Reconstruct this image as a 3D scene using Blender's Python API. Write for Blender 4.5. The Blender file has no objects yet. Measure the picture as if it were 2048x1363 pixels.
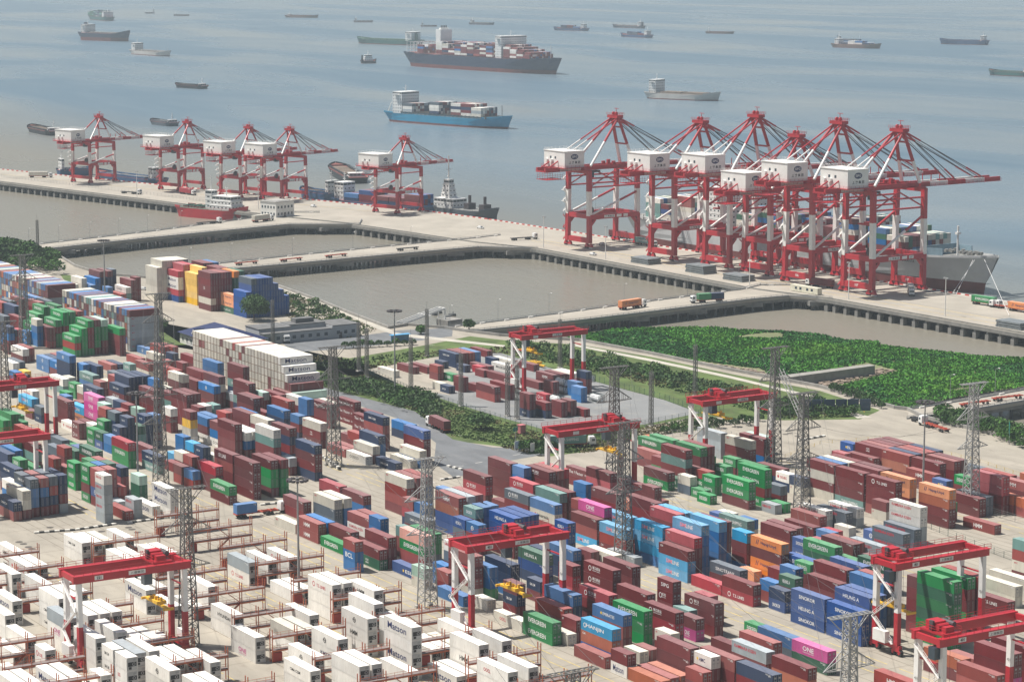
import bpy, math, random
from math import sin, cos, radians, pi, sqrt, atan2
from mathutils import Vector, Matrix
random.seed(7)
S = bpy.context.scene
COL = S.collection
# ---------------------------------------------------------------- camera, sky, sun, exposure
FPX, PHI, HCAM, TH = 5013.0, radians(9.0965), 155.38, radians(31.92)
cam = bpy.data.cameras.new('camera'); cam.sensor_width = 36.0; cam.lens = FPX / 2048 * 36
cam.clip_start = 5.0; cam.clip_end = 60000
co = bpy.data.objects.new('camera', cam); COL.objects.link(co)
co.location = (0, 0, HCAM)
# the yard's axes: +X runs along the container rows towards the camera's right, +Y across them towards the sea
heading = Vector((-cos(TH), sin(TH), 0))
look = (heading * cos(PHI) + Vector((0, 0, -1)) * sin(PHI)).normalized()
co.rotation_euler = look.to_track_quat('-Z', 'Y').to_euler()
S.camera = co
SUN_EL = radians(64)
right = Vector((sin(TH), cos(TH), 0))
to_sun = (-right * 0.985 + heading * 0.17).normalized() * cos(SUN_EL) + Vector((0, 0, sin(SUN_EL)))
wd = bpy.data.worlds.new('World'); S.world = wd; wd.use_nodes = True
nt = wd.node_tree; bg = nt.nodes['Background']
sky = nt.nodes.new('ShaderNodeTexSky'); sky.sky_type = 'NISHITA'; sky.sun_disc = False
sky.sun_elevation = SUN_EL; sky.sun_rotation = atan2(to_sun.x, to_sun.y)
sky.altitude = 0; sky.air_density = 1.3; sky.dust_density = 3.0; sky.ozone_density = 1.2
nt.links.new(sky.outputs[0], bg.inputs[0]); bg.inputs[1].default_value = 0.055
sl = bpy.data.lights.new('sun', 'SUN'); sl.energy = 5.0; sl.angle = radians(0.53); sl.color = (1.0, 0.955, 0.89)
so = bpy.data.objects.new('sun', sl); COL.objects.link(so)
so.rotation_euler = to_sun.to_track_quat('Z', 'Y').to_euler(); so.location = (-600, 300, 900)
S.view_settings.view_transform = 'Standard'; S.view_settings.look = 'None'
S.view_settings.gamma = 1; S.view_settings.exposure = 0.38; S.view_settings.use_curve_mapping = False
S.render.engine = 'CYCLES'
S.cycles.use_denoising = True
S.cycles.max_bounces = 6; S.cycles.diffuse_bounces = 3; S.cycles.glossy_bounces = 3
S.cycles.transmission_bounces = 3; S.cycles.volume_bounces = 0; S.cycles.transparent_max_bounces = 6
S.cycles.sample_clamp_indirect = 6

def at(px, py, z=0.0):
    """where the line of sight through a point of the photograph meets height z"""
    u = px - 1024; v = py - 681.5
    dx, dy, dz = u, FPX * cos(PHI) - v * sin(PHI), -FPX * sin(PHI) - v * cos(PHI)
    t = (z - HCAM) / dz; x, y = dx * t, dy * t
    return Vector((x * sin(TH) - y * cos(TH), x * cos(TH) + y * sin(TH), z))

# ---------------------------------------------------------------- materials
MATS = {}
def mat(name, col, rough=0.6, metal=0.0, var=0.12, scale=0.6, dirt=None, dirt_amt=0.0, bump=0.0, bscale=8.0, rnd=0.0, spec=0.5, stretch=None):
    if name in MATS: return MATS[name]
    m = bpy.data.materials.new(name); m.use_nodes = True
    n = m.node_tree.nodes; L = m.node_tree.links; p = n['Principled BSDF']
    p.inputs['Roughness'].default_value = rough; p.inputs['Metallic'].default_value = metal
    p.inputs['Specular IOR Level'].default_value = spec
    tc = n.new('ShaderNodeTexCoord'); src = tc.outputs['Object']
    if stretch:
        mp = n.new('ShaderNodeMapping'); mp.inputs['Scale'].default_value = stretch
        L.new(src, mp.inputs[0]); src = mp.outputs[0]
    rgb = n.new('ShaderNodeRGB'); rgb.outputs[0].default_value = (*col, 1)
    nz = n.new('ShaderNodeTexNoise'); nz.inputs['Scale'].default_value = scale; nz.inputs['Detail'].default_value = 5
    L.new(src, nz.inputs['Vector'])
    mr = n.new('ShaderNodeMapRange'); mr.inputs[1].default_value = 0.3; mr.inputs[2].default_value = 0.7
    mr.inputs[3].default_value = 1 - var; mr.inputs[4].default_value = 1 + var
    L.new(nz.outputs['Fac'], mr.inputs[0]); val = mr.outputs[0]
    hs = n.new('ShaderNodeHueSaturation'); L.new(rgb.outputs[0], hs.inputs['Color'])
    if rnd:
        oi = n.new('ShaderNodeObjectInfo'); ge = n.new('ShaderNodeAttribute'); ge.attribute_name = 'tone'
        ad = n.new('ShaderNodeMath'); ad.operation = 'ADD'; L.new(oi.outputs['Random'], ad.inputs[0]); L.new(ge.outputs['Fac'], ad.inputs[1])
        fr = n.new('ShaderNodeMath'); fr.operation = 'FRACT'; L.new(ad.outputs[0], fr.inputs[0])
        r2 = n.new('ShaderNodeMapRange'); r2.inputs[3].default_value = 1 - rnd; r2.inputs[4].default_value = 1 + rnd
        L.new(fr.outputs[0], r2.inputs[0])
        mu = n.new('ShaderNodeMath'); mu.operation = 'MULTIPLY'; L.new(val, mu.inputs[0]); L.new(r2.outputs[0], mu.inputs[1]); val = mu.outputs[0]
        w2 = n.new('ShaderNodeMath'); w2.operation = 'MULTIPLY'; w2.inputs[1].default_value = 7.31; L.new(fr.outputs[0], w2.inputs[0])
        w3 = n.new('ShaderNodeMath'); w3.operation = 'FRACT'; L.new(w2.outputs[0], w3.inputs[0])
        r3 = n.new('ShaderNodeMapRange'); r3.inputs[3].default_value = 0.80; r3.inputs[4].default_value = 1.06
        L.new(w3.outputs[0], r3.inputs[0]); L.new(r3.outputs[0], hs.inputs['Saturation'])
    L.new(val, hs.inputs['Value']); out = hs.outputs[0]
    if dirt:
        n2 = n.new('ShaderNodeTexNoise'); n2.inputs['Scale'].default_value = scale * 2.7; n2.inputs['Detail'].default_value = 8; n2.inputs['Roughness'].default_value = 0.7
        L.new(src, n2.inputs['Vector'])
        m2 = n.new('ShaderNodeMapRange'); m2.inputs[1].default_value = 0.52; m2.inputs[2].default_value = 0.78
        m2.inputs[3].default_value = 0; m2.inputs[4].default_value = dirt_amt; L.new(n2.outputs['Fac'], m2.inputs[0])
        mx = n.new('ShaderNodeMixRGB'); L.new(m2.outputs[0], mx.inputs[0]); L.new(out, mx.inputs[1]); mx.inputs[2].default_value = (*dirt, 1)
        out = mx.outputs[0]
    L.new(out, p.inputs['Base Color'])
    if bump:
        b = n.new('ShaderNodeBump'); b.inputs['Strength'].default_value = bump; b.inputs['Distance'].default_value = 0.05
        n3 = n.new('ShaderNodeTexNoise'); n3.inputs['Scale'].default_value = bscale; L.new(src, n3.inputs['Vector'])
        L.new(n3.outputs['Fac'], b.inputs['Height']); L.new(b.outputs[0], p.inputs['Normal'])
    MATS[name] = m
    return m

# ---------------------------------------------------------------- mesh helpers
class MB:
    def __init__(s): s.v = []; s.f = []; s.m = []; s.t = None
    def add(s, vs, fs, mi=0):
        o = len(s.v); s.v.extend(vs); s.f.extend([tuple(i + o for i in f) for f in fs]); s.m.extend([mi] * len(fs))
    def box(s, x0, x1, y0, y1, z0, z1, mi=0):
        s.add([(x0,y0,z0),(x1,y0,z0),(x1,y1,z0),(x0,y1,z0),(x0,y0,z1),(x1,y0,z1),(x1,y1,z1),(x0,y1,z1)],
              [(0,3,2,1),(4,5,6,7),(0,1,5,4),(1,2,6,5),(2,3,7,6),(3,0,4,7)], mi)
    def rbox(s, c, ang, lx, ly, z0, z1, mi=0):
        ca, sa = cos(ang), sin(ang); P = []
        for z in (z0, z1):
            for a, b in ((-lx/2,-ly/2),(lx/2,-ly/2),(lx/2,ly/2),(-lx/2,ly/2)): P.append((c[0]+a*ca-b*sa, c[1]+a*sa+b*ca, z))
        s.add(P, [(0,3,2,1),(4,5,6,7),(0,1,5,4),(1,2,6,5),(2,3,7,6),(3,0,4,7)], mi)
    def frus(s, b, t, mi=0):
        """b, t: (x0,x1,y0,y1,z)"""
        P = []
        for x0,x1,y0,y1,z in (b, t): P += [(x0,y0,z),(x1,y0,z),(x1,y1,z),(x0,y1,z)]
        s.add(P, [(0,3,2,1),(4,5,6,7),(0,1,5,4),(1,2,6,5),(2,3,7,6),(3,0,4,7)], mi)
    def beam(s, p, q, w, h=None, mi=0):
        p = Vector(p); q = Vector(q); h = h or w; d = q - p
        if d.length < 1e-6: return
        d.normalize(); up = Vector((0,0,1)) if abs(d.z) < 0.95 else Vector((1,0,0))
        a = d.cross(up).normalized() * (w/2); b = a.normalized().cross(d).normalized() * (h/2)
        P = [tuple(c + a*i + b*j) for c in (p, q) for i, j in ((-1,-1),(1,-1),(1,1),(-1,1))]
        s.add(P, [(0,3,2,1),(4,5,6,7),(0,1,5,4),(1,2,6,5),(2,3,7,6),(3,0,4,7)], mi)
    def tube(s, p, q, r, n=8, mi=0, r2=None):
        p = Vector(p); q = Vector(q); d = (q-p).normalized(); r2 = r if r2 is None else r2
        up = Vector((0,0,1)) if abs(d.z) < 0.95 else Vector((1,0,0))
        a = d.cross(up).normalized(); b = a.cross(d)
        P = []
        for c, rr in ((p, r), (q, r2)):
            for i in range(n):
                t = 2*pi*i/n; P.append(tuple(c + a*(rr*cos(t)) + b*(rr*sin(t))))
        s.add(P, [(i, (i+1)%n, n+(i+1)%n, n+i) for i in range(n)] + [tuple(range(n))[::-1], tuple(range(n, 2*n))], mi)
    def poly(s, pts, mi=0): s.add([tuple(p) for p in pts], [tuple(range(len(pts)))], mi)
    def prism(s, pts, z0, z1, mi=0):
        n = len(pts)
        s.add([(p[0],p[1],z0) for p in pts] + [(p[0],p[1],z1) for p in pts],
              [tuple(range(n))[::-1], tuple(range(n, 2*n))] + [(i,(i+1)%n,n+(i+1)%n,n+i) for i in range(n)], mi)
    def mesh(s, name, mats, smooth=False):
        me = bpy.data.meshes.new(name); me.from_pydata(s.v, [], s.f)
        for m in (mats if isinstance(mats, (list, tuple)) else [mats]): me.materials.append(m)
        if any(s.m): me.polygons.foreach_set('material_index', s.m)
        if smooth: me.polygons.foreach_set('use_smooth', [True]*len(s.f))
        me.update(); return me
    def build(s, name, mats, parent=None, loc=None, rz=0, smooth=False):
        return obj(name, s.mesh(name, mats, smooth), parent, loc, rz)
KIDS = {}
def obj(name, me, parent=None, loc=None, rz=0):
    o = bpy.data.objects.new(name, me); COL.objects.link(o)
    if parent: o.parent = parent; KIDS.setdefault(parent.name, []).append(o)
    if loc is not None: o.location = loc
    if rz: o.rotation_euler = (0, 0, rz)
    return o
def empty(name, loc=(0,0,0), rz=0):
    o = obj(name, None, None, loc, rz); o.empty_display_size = 0.5; return o
def tag(o, label=None, cat=None, group=None, kind=None):
    if label: o['label'] = label
    if cat: o['category'] = cat
    if group: o['group'] = group
    if kind: o['kind'] = kind
    return o
def copy_tree(o, parent=None):
    c = o.copy(); COL.objects.link(c)
    if parent: c.parent = parent; KIDS.setdefault(parent.name, []).append(c)
    for ch in list(KIDS.get(o.name, [])): copy_tree(ch, c)
    return c

# ---------------------------------------------------------------- lettering (flat print)
_TXT = {}
def text_geo(body, sx=1.0, bold=0.0):
    """outline of a word as flat faces, 1 unit high, left edge at 0"""
    k = (body, bold)
    if k not in _TXT:
        cu = bpy.data.curves.new('t', 'FONT'); cu.body = body; cu.resolution_u = 2; cu.offset = bold
        o = bpy.data.objects.new('t', cu); COL.objects.link(o)
        bpy.context.view_layer.update()
        dg = bpy.context.evaluated_depsgraph_get(); me = o.evaluated_get(dg).to_mesh()
        v = [(a.co.x, a.co.y) for a in me.vertices]; f = [tuple(p.vertices) for p in me.polygons]
        o.evaluated_get(dg).to_mesh_clear(); bpy.data.objects.remove(o); bpy.data.curves.remove(cu)
        if v:
            x0 = min(a[0] for a in v); y0 = min(a[1] for a in v); h = max(a[1] for a in v) - y0 or 1
            v = [((a[0]-x0)/h, (a[1]-y0)/h) for a in v]
        _TXT[k] = (v, f, max([a[0] for a in v] or [0]))
    return _TXT[k]
def put_text(mb, body, o, ex, ey, h, mi=0, width=None, bold=0.0, center=False):
    """write body on mb: o lower-left corner, ex / ey unit directions of the line and of the letters' height"""
    v, f, w = text_geo(body, bold=bold)
    sx = h if width is None else width / max(w, 1e-6)
    ox = -w*sx/2 if center else 0
    o = Vector(o); ex = Vector(ex); ey = Vector(ey)
    mb.add([tuple(o + ex*(a*sx+ox) + ey*(b*h)) for a, b in v], f, mi)
def disc(mb, o, ex, ey, r, n=20, mi=0, r2=0.0, off=0.0, ry=None):
    o = Vector(o); ex = Vector(ex); ey = Vector(ey); ry = ry or r; k = ry/r
    if r2 <= 0: mb.poly([o + ex*(r*cos(2*pi*i/n)) + ey*(ry*sin(2*pi*i/n)) for i in range(n)], mi)
    else:
        P = [tuple(o + ex*(q*cos(2*pi*i/n)) + ey*(q*k*sin(2*pi*i/n))) for q in (r2, r) for i in range(n)]
        mb.add(P, [(i,(i+1)%n,n+(i+1)%n,n+i) for i in range(n)], mi)
# ================================================================ the setting
WZ = -5.6
def pxs(lst, z=0.0): return [at(a, b, z) for a, b in lst]
# ---- water
def water_material():
    m = bpy.data.materials.new('water'); m.use_nodes = True
    n = m.node_tree.nodes; L = m.node_tree.links; p = n['Principled BSDF']
    tc = n.new('ShaderNodeTexCoord')
    mp = n.new('ShaderNodeMapping'); mp.inputs['Rotation'].default_value = (0, 0, radians(58)); mp.inputs['Scale'].default_value = (0.30, 1.0, 1.0)
    L.new(tc.outputs['Object'], mp.inputs[0])
    a = n.new('ShaderNodeTexNoise'); a.inputs['Scale'].default_value = 0.0042; a.inputs['Detail'].default_value = 4; a.inputs['Distortion'].default_value = 0.6
    L.new(mp.outputs[0], a.inputs['Vector'])
    r = n.new('ShaderNodeValToRGB'); r.color_ramp.elements[0].position = 0.40; r.color_ramp.elements[1].position = 0.68
    r.color_ramp.elements[0].color = (0, 0, 0, 1); r.color_ramp.elements[1].color = (1, 1, 1, 1); L.new(a.outputs['Fac'], r.inputs[0])
    c = n.new('ShaderNodeTexNoise'); c.inputs['Scale'].default_value = 0.02; c.inputs['Detail'].default_value = 6; L.new(mp.outputs[0], c.inputs['Vector'])
    mixc = n.new('ShaderNodeMixRGB'); mixc.inputs[1].default_value = (0.080, 0.145, 0.200, 1); mixc.inputs[2].default_value = (0.200, 0.240, 0.265, 1)  # reflected sky's blue, with wind and cloud-shadow patches, put into the base colour
    ad = n.new('ShaderNodeMath'); ad.operation = 'MULTIPLY_ADD'; ad.inputs[1].default_value = 0.5; L.new(c.outputs['Fac'], ad.inputs[0]); L.new(r.outputs[0], ad.inputs[2])
    ad2 = n.new('ShaderNodeMath'); ad2.operation = 'SUBTRACT'; ad2.use_clamp = True; ad2.inputs[1].default_value = 0.2; L.new(ad.outputs[0], ad2.inputs[0])
    L.new(ad2.outputs[0], mixc.inputs[0])
    # basins keep the brown water colour; seaward, the sky's blue is painted in
    sx = n.new('ShaderNodeSeparateXYZ'); L.new(tc.outputs['Object'], sx.inputs[0])
    by = n.new('ShaderNodeMapRange'); by.inputs[1].default_value = 690; by.inputs[2].default_value = 960; L.new(sx.outputs['Y'], by.inputs[0])
    nb = n.new('ShaderNodeMath'); nb.operation = 'MULTIPLY_ADD'; nb.inputs[1].default_value = 0.5; L.new(a.outputs['Fac'], nb.inputs[0]); L.new(by.outputs[0], nb.inputs[2])
    nb2 = n.new('ShaderNodeMath'); nb2.operation = 'SUBTRACT'; nb2.use_clamp = True; nb2.inputs[1].default_value = 0.25; L.new(nb.outputs[0], nb2.inputs[0])
    mx2 = n.new('ShaderNodeMixRGB'); L.new(nb2.outputs[0], mx2.inputs[0]); mx2.inputs[1].default_value = (0.200, 0.185, 0.150, 1); L.new(mixc.outputs[0], mx2.inputs[2])
    L.new(mx2.outputs[0], p.inputs['Base Color'])
    rr = n.new('ShaderNodeMapRange'); rr.inputs[3].default_value = 0.34; rr.inputs[4].default_value = 0.16; L.new(r.outputs[0], rr.inputs[0]); L.new(rr.outputs[0], p.inputs['Roughness'])
    p.inputs['IOR'].default_value = 1.33; p.inputs['Specular IOR Level'].default_value = 0.5
    w = n.new('ShaderNodeTexNoise'); w.inputs['Scale'].default_value = 0.16; w.inputs['Detail'].default_value = 3; L.new(mp.outputs[0], w.inputs['Vector'])
    w2 = n.new('ShaderNodeTexNoise'); w2.inputs['Scale'].default_value = 0.6; w2.inputs['Detail'].default_value = 2; L.new(mp.outputs[0], w2.inputs['Vector'])
    wa = n.new('ShaderNodeMath'); wa.operation = 'ADD'; L.new(w.outputs['Fac'], wa.inputs[0]); L.new(w2.outputs['Fac'], wa.inputs[1])
    b = n.new('ShaderNodeBump'); b.inputs['Strength'].default_value = 0.55; b.inputs['Distance'].default_value = 0.35; L.new(wa.outputs[0], b.inputs['Height']); L.new(b.outputs[0], p.inputs['Normal'])
    return m
W = MB(); R0 = 40000
W.poly([(-R0, -R0, WZ), (R0, -R0, WZ), (R0, R0, WZ), (-R0, R0, WZ)])
tag(W.build('water', water_material()), kind='structure')

# ---- land, with the sea wall along its edge
concrete = mat('yard_concrete', (0.315, 0.285, 0.235), 0.9, var=0.16, scale=0.05, dirt=(0.17, 0.145, 0.115), dirt_amt=0.62, stretch=(1, 2.6, 1))
seastone = mat('sea_wall_stone', (0.27, 0.26, 0.24), 0.95, var=0.2, scale=0.3)
shore = [(-220,470),(0,494),(60,503),(118,513),(150,533),(200,549),(290,556),(380,559),(450,560),(550,571),(640,603),(700,628),(778,657),(815,651),(890,657),
         (935,664),(1000,672),(1160,682),(1300,708),(1460,741),(1640,775),(1790,817),(1815,820),(1850,837),(1930,856),(2048,884),(2300,930)]
sh = pxs(shore)
land = sh + [Vector((-250, 900, 0)), Vector((-150, -60, 0)), Vector((-1500, -60, 0))]
W = MB(); W.prism([(p.x, p.y) for p in land], -9.0, 0.0)
tag(W.build('ground', [concrete]), kind='structure')

def sheet(name, pts, z, m, kind='structure'):
    W = MB(); W.poly([(p.x, p.y, z) for p in pts]); return tag(W.build(name, m), kind=kind)
asphalt = mat('asphalt', (0.135, 0.142, 0.150), 0.85, var=0.16, scale=0.08, dirt=(0.25, 0.24, 0.22), dirt_amt=0.5, stretch=(1, 2.2, 1))
grass = mat('grass', (0.075, 0.115, 0.028), 0.95, var=0.4, scale=0.12, dirt=(0.16, 0.135, 0.06), dirt_amt=0.75, bump=0.6, bscale=1.5)
path_m = mat('path_concrete', (0.42, 0.395, 0.34), 0.9, var=0.12, scale=0.2)
# grass: verge between sea wall and the depot, green strip beside the yards, the island with clipped bushes
sheet('grass', pxs([(120,548),(165,553),(172,600),(200,622),(262,628),(300,640),(330,690),(420,688),(700,716),(850,690),(940,672),(1010,680),(1160,689),(1300,713),(1460,747),(1640,781),(1760,820),(1720,838),(1560,840),(1400,832),(1300,850),(1190,900),(1100,912),(1040,900),(1000,892),(900,880),(830,826),(640,775),(600,720),(560,690),(360,685),(290,640),(150,590)]), 0.004, grass)
sheet('road', pxs([(590,690),(690,684),(820,668),(905,668),(905,655),(800,660),(690,676),(560,683)]), 0.012, asphalt)
sheet('road', pxs([(560,683),(690,676),(800,661),(900,657),(905,672),(800,686),(690,697),(590,704)]), 0.008, asphalt)
sheet('road', pxs([(640,772),(830,822),(905,878),(985,894),(1090,897),(1140,900),(1010,922),(990,948),(905,952),(868,925),(872,885),(820,845),(640,784)]), 0.012, asphalt)
sheet('path', pxs([(548,575),(640,607),(700,632),(762,660),(790,664),(778,657),(760,648),(700,624),(640,599),(550,567)]), 0.02, path_m)
sheet('path', pxs([(1150,688),(1300,717),(1460,751),(1560,775),(1650,796),(1700,822),(1745,834),(1715,836),(1680,818),(1640,799),(1560,780),(1460,756),(1300,722),(1150,692)]), 0.02, path_m)
sheet('path', pxs([(760,660),(800,672),(1010,694),(1010,690),(800,666)]), 0.016, path_m)
# the fenced depot in the middle, its lighter apron
depot_m = mat('depot_paving', (0.20, 0.205, 0.205), 0.9, var=0.16, scale=0.06, dirt=(0.36, 0.33, 0.27), dirt_amt=0.5)
sheet('depot_pavement', pxs([(735,738),(880,712),(1000,705),(1180,760),(1330,800),(1400,825),(1290,848),(1180,858),(1100,862),(960,822),(820,777)]), 0.016, depot_m)
sheet('depot_pavement', pxs([(735,738),(880,712),(920,735),(900,790),(820,777)]), 0.022, concrete)
# marsh in front of the sea wall
mud = mat('mud', (0.15, 0.165, 0.075), 0.75, var=0.2, scale=0.06)
marsh_px = [(1120,683),(1165,664),(1230,658),(1330,656),(1430,655),(1480,660),(1560,662),(1640,668),(1690,680),(1755,683),(1760,690),(1830,698),(1930,708),(1950,712),(2048,716),(2200,735),(2048,772),(1900,796),(1815,818),(1640,773),(1460,738),(1300,706),(1160,680)]
mz = -4.9
sheet('mudflat', pxs(marsh_px, mz), mz, mud)
W = MB()
for a, b in zip(sh[:-1], sh[1:]): W.beam((a.x, a.y, 0.55), (b.x, b.y, 0.55), 0.7, 1.1)
tag(W.build('sea_wall', seastone), 'long grey concrete sea wall along the edge of the land', 'wall')
# stone groyne reaching out into the reeds
groyne_m = mat('groyne_concrete', (0.27, 0.26, 0.235), 0.95, var=0.18, scale=0.4)
rubble_m = mat('rubble', (0.30, 0.235, 0.185), 0.95, var=0.35, scale=0.5)
g = empty('groyne', at(1660, 752, mz)); W = MB()
gp = [v - g.location for v in pxs([(1560,750),(1738,727),(1750,730),(1575,754)], -1.2)]
W.prism([(p.x, p.y) for p in gp], 0, 3.6); W.build('wall', groyne_m, g)
W = MB(); random.seed(3)
def scatter_rocks(W, poly_px, n, z, off):
    P = pxs(poly_px, z)
    for i in range(n):
        a, b = random.random(), random.random()
        p = P[0].lerp(P[1], a).lerp(P[3].lerp(P[2], a), b) - off; r = random.uniform(0.35, 0.95)
        vs = [(p.x + r*cos(t)*random.uniform(.7,1.1), p.y + r*sin(t)*random.uniform(.7,1.1), z*0 + zz*r) for zz, tt in ((0,0),(0.7,.4)) for t in (tt, tt+1.57, tt+3.14, tt+4.71)]
        W.add(vs, [(0,1,5,4),(1,2,6,5),(2,3,7,6),(3,0,4,7),(4,5,6,7)])
scatter_rocks(W, [(1590,775),(1740,735),(1790,742),(1640,778)], 420, mz, g.location)
tag(W.build('rubble_apron', rubble_m, g), kind='stuff')
tag(g, 'concrete groyne with a rubble apron reaching into the green reeds', 'groyne')
W = MB(); scatter_rocks(W, [(1390,724),(1520,742),(1545,756),(1400,738)], 260, mz, Vector((0,0,0)))
W.v = [(a, b, c + mz) for a, b, c in W.v]
tag(W.build('rubble', rubble_m), 'brown rubble along the foot of the sea wall', 'rubble', kind='stuff')
W = MB(); scatter_rocks(W, [(105,507),(200,499),(204,503),(125,516)], 260, -5.2, Vector((0,0,0)))
W.v = [(a, b, c - 5.2) for a, b, c in W.v]
tag(W.build('rubble', seastone), 'grey stones under the abutment of the left trestle', 'rubble', kind='stuff')

# ---- painted lines and drain covers in the yard
yel = mat('yellow_paint', (0.55, 0.42, 0.12), 0.8, var=0.35, scale=0.4); whp = mat('white_paint', (0.62, 0.60, 0.55), 0.8, var=0.3, scale=0.4)
cover_m = mat('drain_cover', (0.09, 0.08, 0.07), 0.9)
W = MB()
for y in (219.5, 222.0, 255.6, 258.2, 283.2, 286.4, 289.8, 341.0, 344.2, 347.6, 401.0, 405.4, 457.5, 461.0):
    for x in range(-880 if y < 350 else -600, -330, 12):
        if -618 < x < -602: continue
        x1 = x + random.uniform(8, 12)
        W.poly([(x, y, 0.02), (x1, y, 0.02), (x1, y+0.22, 0.02), (x, y+0.22, 0.02)])
tag(W.build('yellow_lane_lines', yel), kind='structure')
W = MB()
for q in range(26):
    p = at(760, 905).lerp(at(905, 985), q/25); d = (at(905, 985) - at(760, 905)).normalized()
    if q % 2: continue
    W.poly([p + Vector((0,0,.026)), p + d*2.4 + Vector((0,0,.026)), p + d*2.4 + Vector((.5,.2,.026)), p + Vector((.5,.2,.026))])
for a, b in (((960,880),(640,800)),((1075,900),(905,935)),((870,690),(600,700))):
    A, B = at(*a), at(*b); d = (B-A).normalized(); n = Vector((-d.y, d.x, 0)); T = (B-A).length; t = 0
    while t < T:
        p = A + d*t; W.poly([p + Vector((0,0,.03)), p + d*3 + Vector((0,0,.03)), p + d*3 + n*.25 + Vector((0,0,.03)), p + n*.25 + Vector((0,0,.03))]); t += 8
tag(W.build('white_lane_lines', whp), kind='structure')
W = MB()
for a, b in ((38,1083),(47,1087),(57,1093),(64,1097),(100,1054),(203,1062),(257,1054),(264,1058),(275,1064),(240,1064),(860,1100),(1571,868),(1580,866),(1595,872)):
    c = at(a, b); W.poly([(c.x + 1.0*cos(t*pi/6), c.y + 1.0*sin(t*pi/6), 0.025) for t in range(12)])
tag(W.build('drain_covers', cover_m), kind='structure')
# rail beams and joints in the container stacking areas
joint_m = mat('pavement_joint', (0.19, 0.165, 0.13), 0.9, var=0.3, scale=0.3)
W = MB()
for y0 in (203.5, 235.5, 261.5, 293.5, 319.6, 351.5, 377.6, 409.6, 435.6, 467.6):
    for r in range(7):
        y = y0 - 0.35 + 2.87*r; xa = -700 if y0 < 352 else -590; W.poly([(xa,y,.01),(-380,y,.01),(-380,y+.22,.01),(xa,y+.22,.01)])
for x in range(-700, -360, 13):
    ye = 486 if x > -590 else 340; W.poly([(x,200,.015),(x+.18,200,.015),(x+.18,ye,.015),(x,ye,.015)])
tag(W.build('pavement_joints', joint_m), kind='structure')
# ================================================================ quay and trestles
deck_m = mat('quay_deck', (0.345, 0.315, 0.265), 0.9, var=0.14, scale=0.06, dirt=(0.25, 0.22, 0.18), dirt_amt=0.5)
pile_m = mat('pile_concrete', (0.20, 0.195, 0.18), 0.9, var=0.2, scale=0.4)
dark_m = mat('dark_concrete', (0.075, 0.078, 0.08), 0.8, var=0.25, scale=0.3)  # plain dark tone: the painted under-deck shade wall, some piles, buoys
rail_m = mat('galvanised_rail', (0.30, 0.31, 0.31), 0.5, var=0.1)
redwhite = [mat('safety_red', (0.50, 0.04, 0.03), 0.6), mat('safety_white', (0.72, 0.70, 0.66), 0.7)]
inner = [(-1760,528),(-1552,576),(-1365,617),(-1268,637),(-1222,652),(-1107,667),(-1068,680),(-888,683),(-848,692),(-730,696),(-600,701)]
outer = [(-600,759),(-850,750),(-1090,738),(-1198,730),(-1252,722),(-1534,639),(-1760,572)]
q = empty('quay', (0, 0, 0))
W = MB(); W.prism(inner + outer, -1.5, -0.004); W.build('deck', deck_m, q)
W = MB(); yellow_q = mat('quay_yellow', (0.50, 0.36, 0.10), 0.8, var=0.3)
def seg(W, a, b, w, z, h=0.0, mi=0):
    if h: W.beam((a[0], a[1], z + h/2), (b[0], b[1], z + h/2), w, h, mi)
    else:
        d = Vector((b[0]-a[0], b[1]-a[1], 0)).normalized(); n = Vector((-d.y, d.x, 0))*(w/2)
        W.poly([(a[0]-n.x, a[1]-n.y, z), (b[0]-n.x, b[1]-n.y, z), (b[0]+n.x, b[1]+n.y, z), (a[0]+n.x, a[1]+n.y, z)], mi)
seg(W, (-1100,703.0), (-600,719), 0.5, 0.012); seg(W, (-1100,697), (-600,709), 0.35, 0.012); seg(W, (-1760,550), (-1240,703), 0.4, 0.012)
W.build('painted_line', yellow_q, q)
W = MB(); dr = mat('crane_rail', (0.10, 0.09, 0.08), 0.6)
seg(W, (-1100,699.2), (-600,726.5), 0.35, 0.016); seg(W, (-1100,731.5), (-600,757.0), 0.35, 0.016); seg(W, (-1700,565), (-1240,700.5), 0.3, 0.016)
W.build('crane_rail', dr, q)
# kerb with red and white blocks on the seaward edge
W = MB()
for a, b in zip(outer[:-1], outer[1:]):
    A, B = Vector((*a, 0)), Vector((*b, 0)); T = (B-A).length; d = (B-A)/T; t = 0; k = 0
    while t < T - 2:
        W.beam(A + d*t + Vector((0,0,.25)), A + d*(t+2.6) + Vector((0,0,.25)), 0.6, 0.5, 1 if k % 2 else 0); t += 2.6; k += 1
W.build('kerb', [redwhite[0], redwhite[1]], q)
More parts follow.
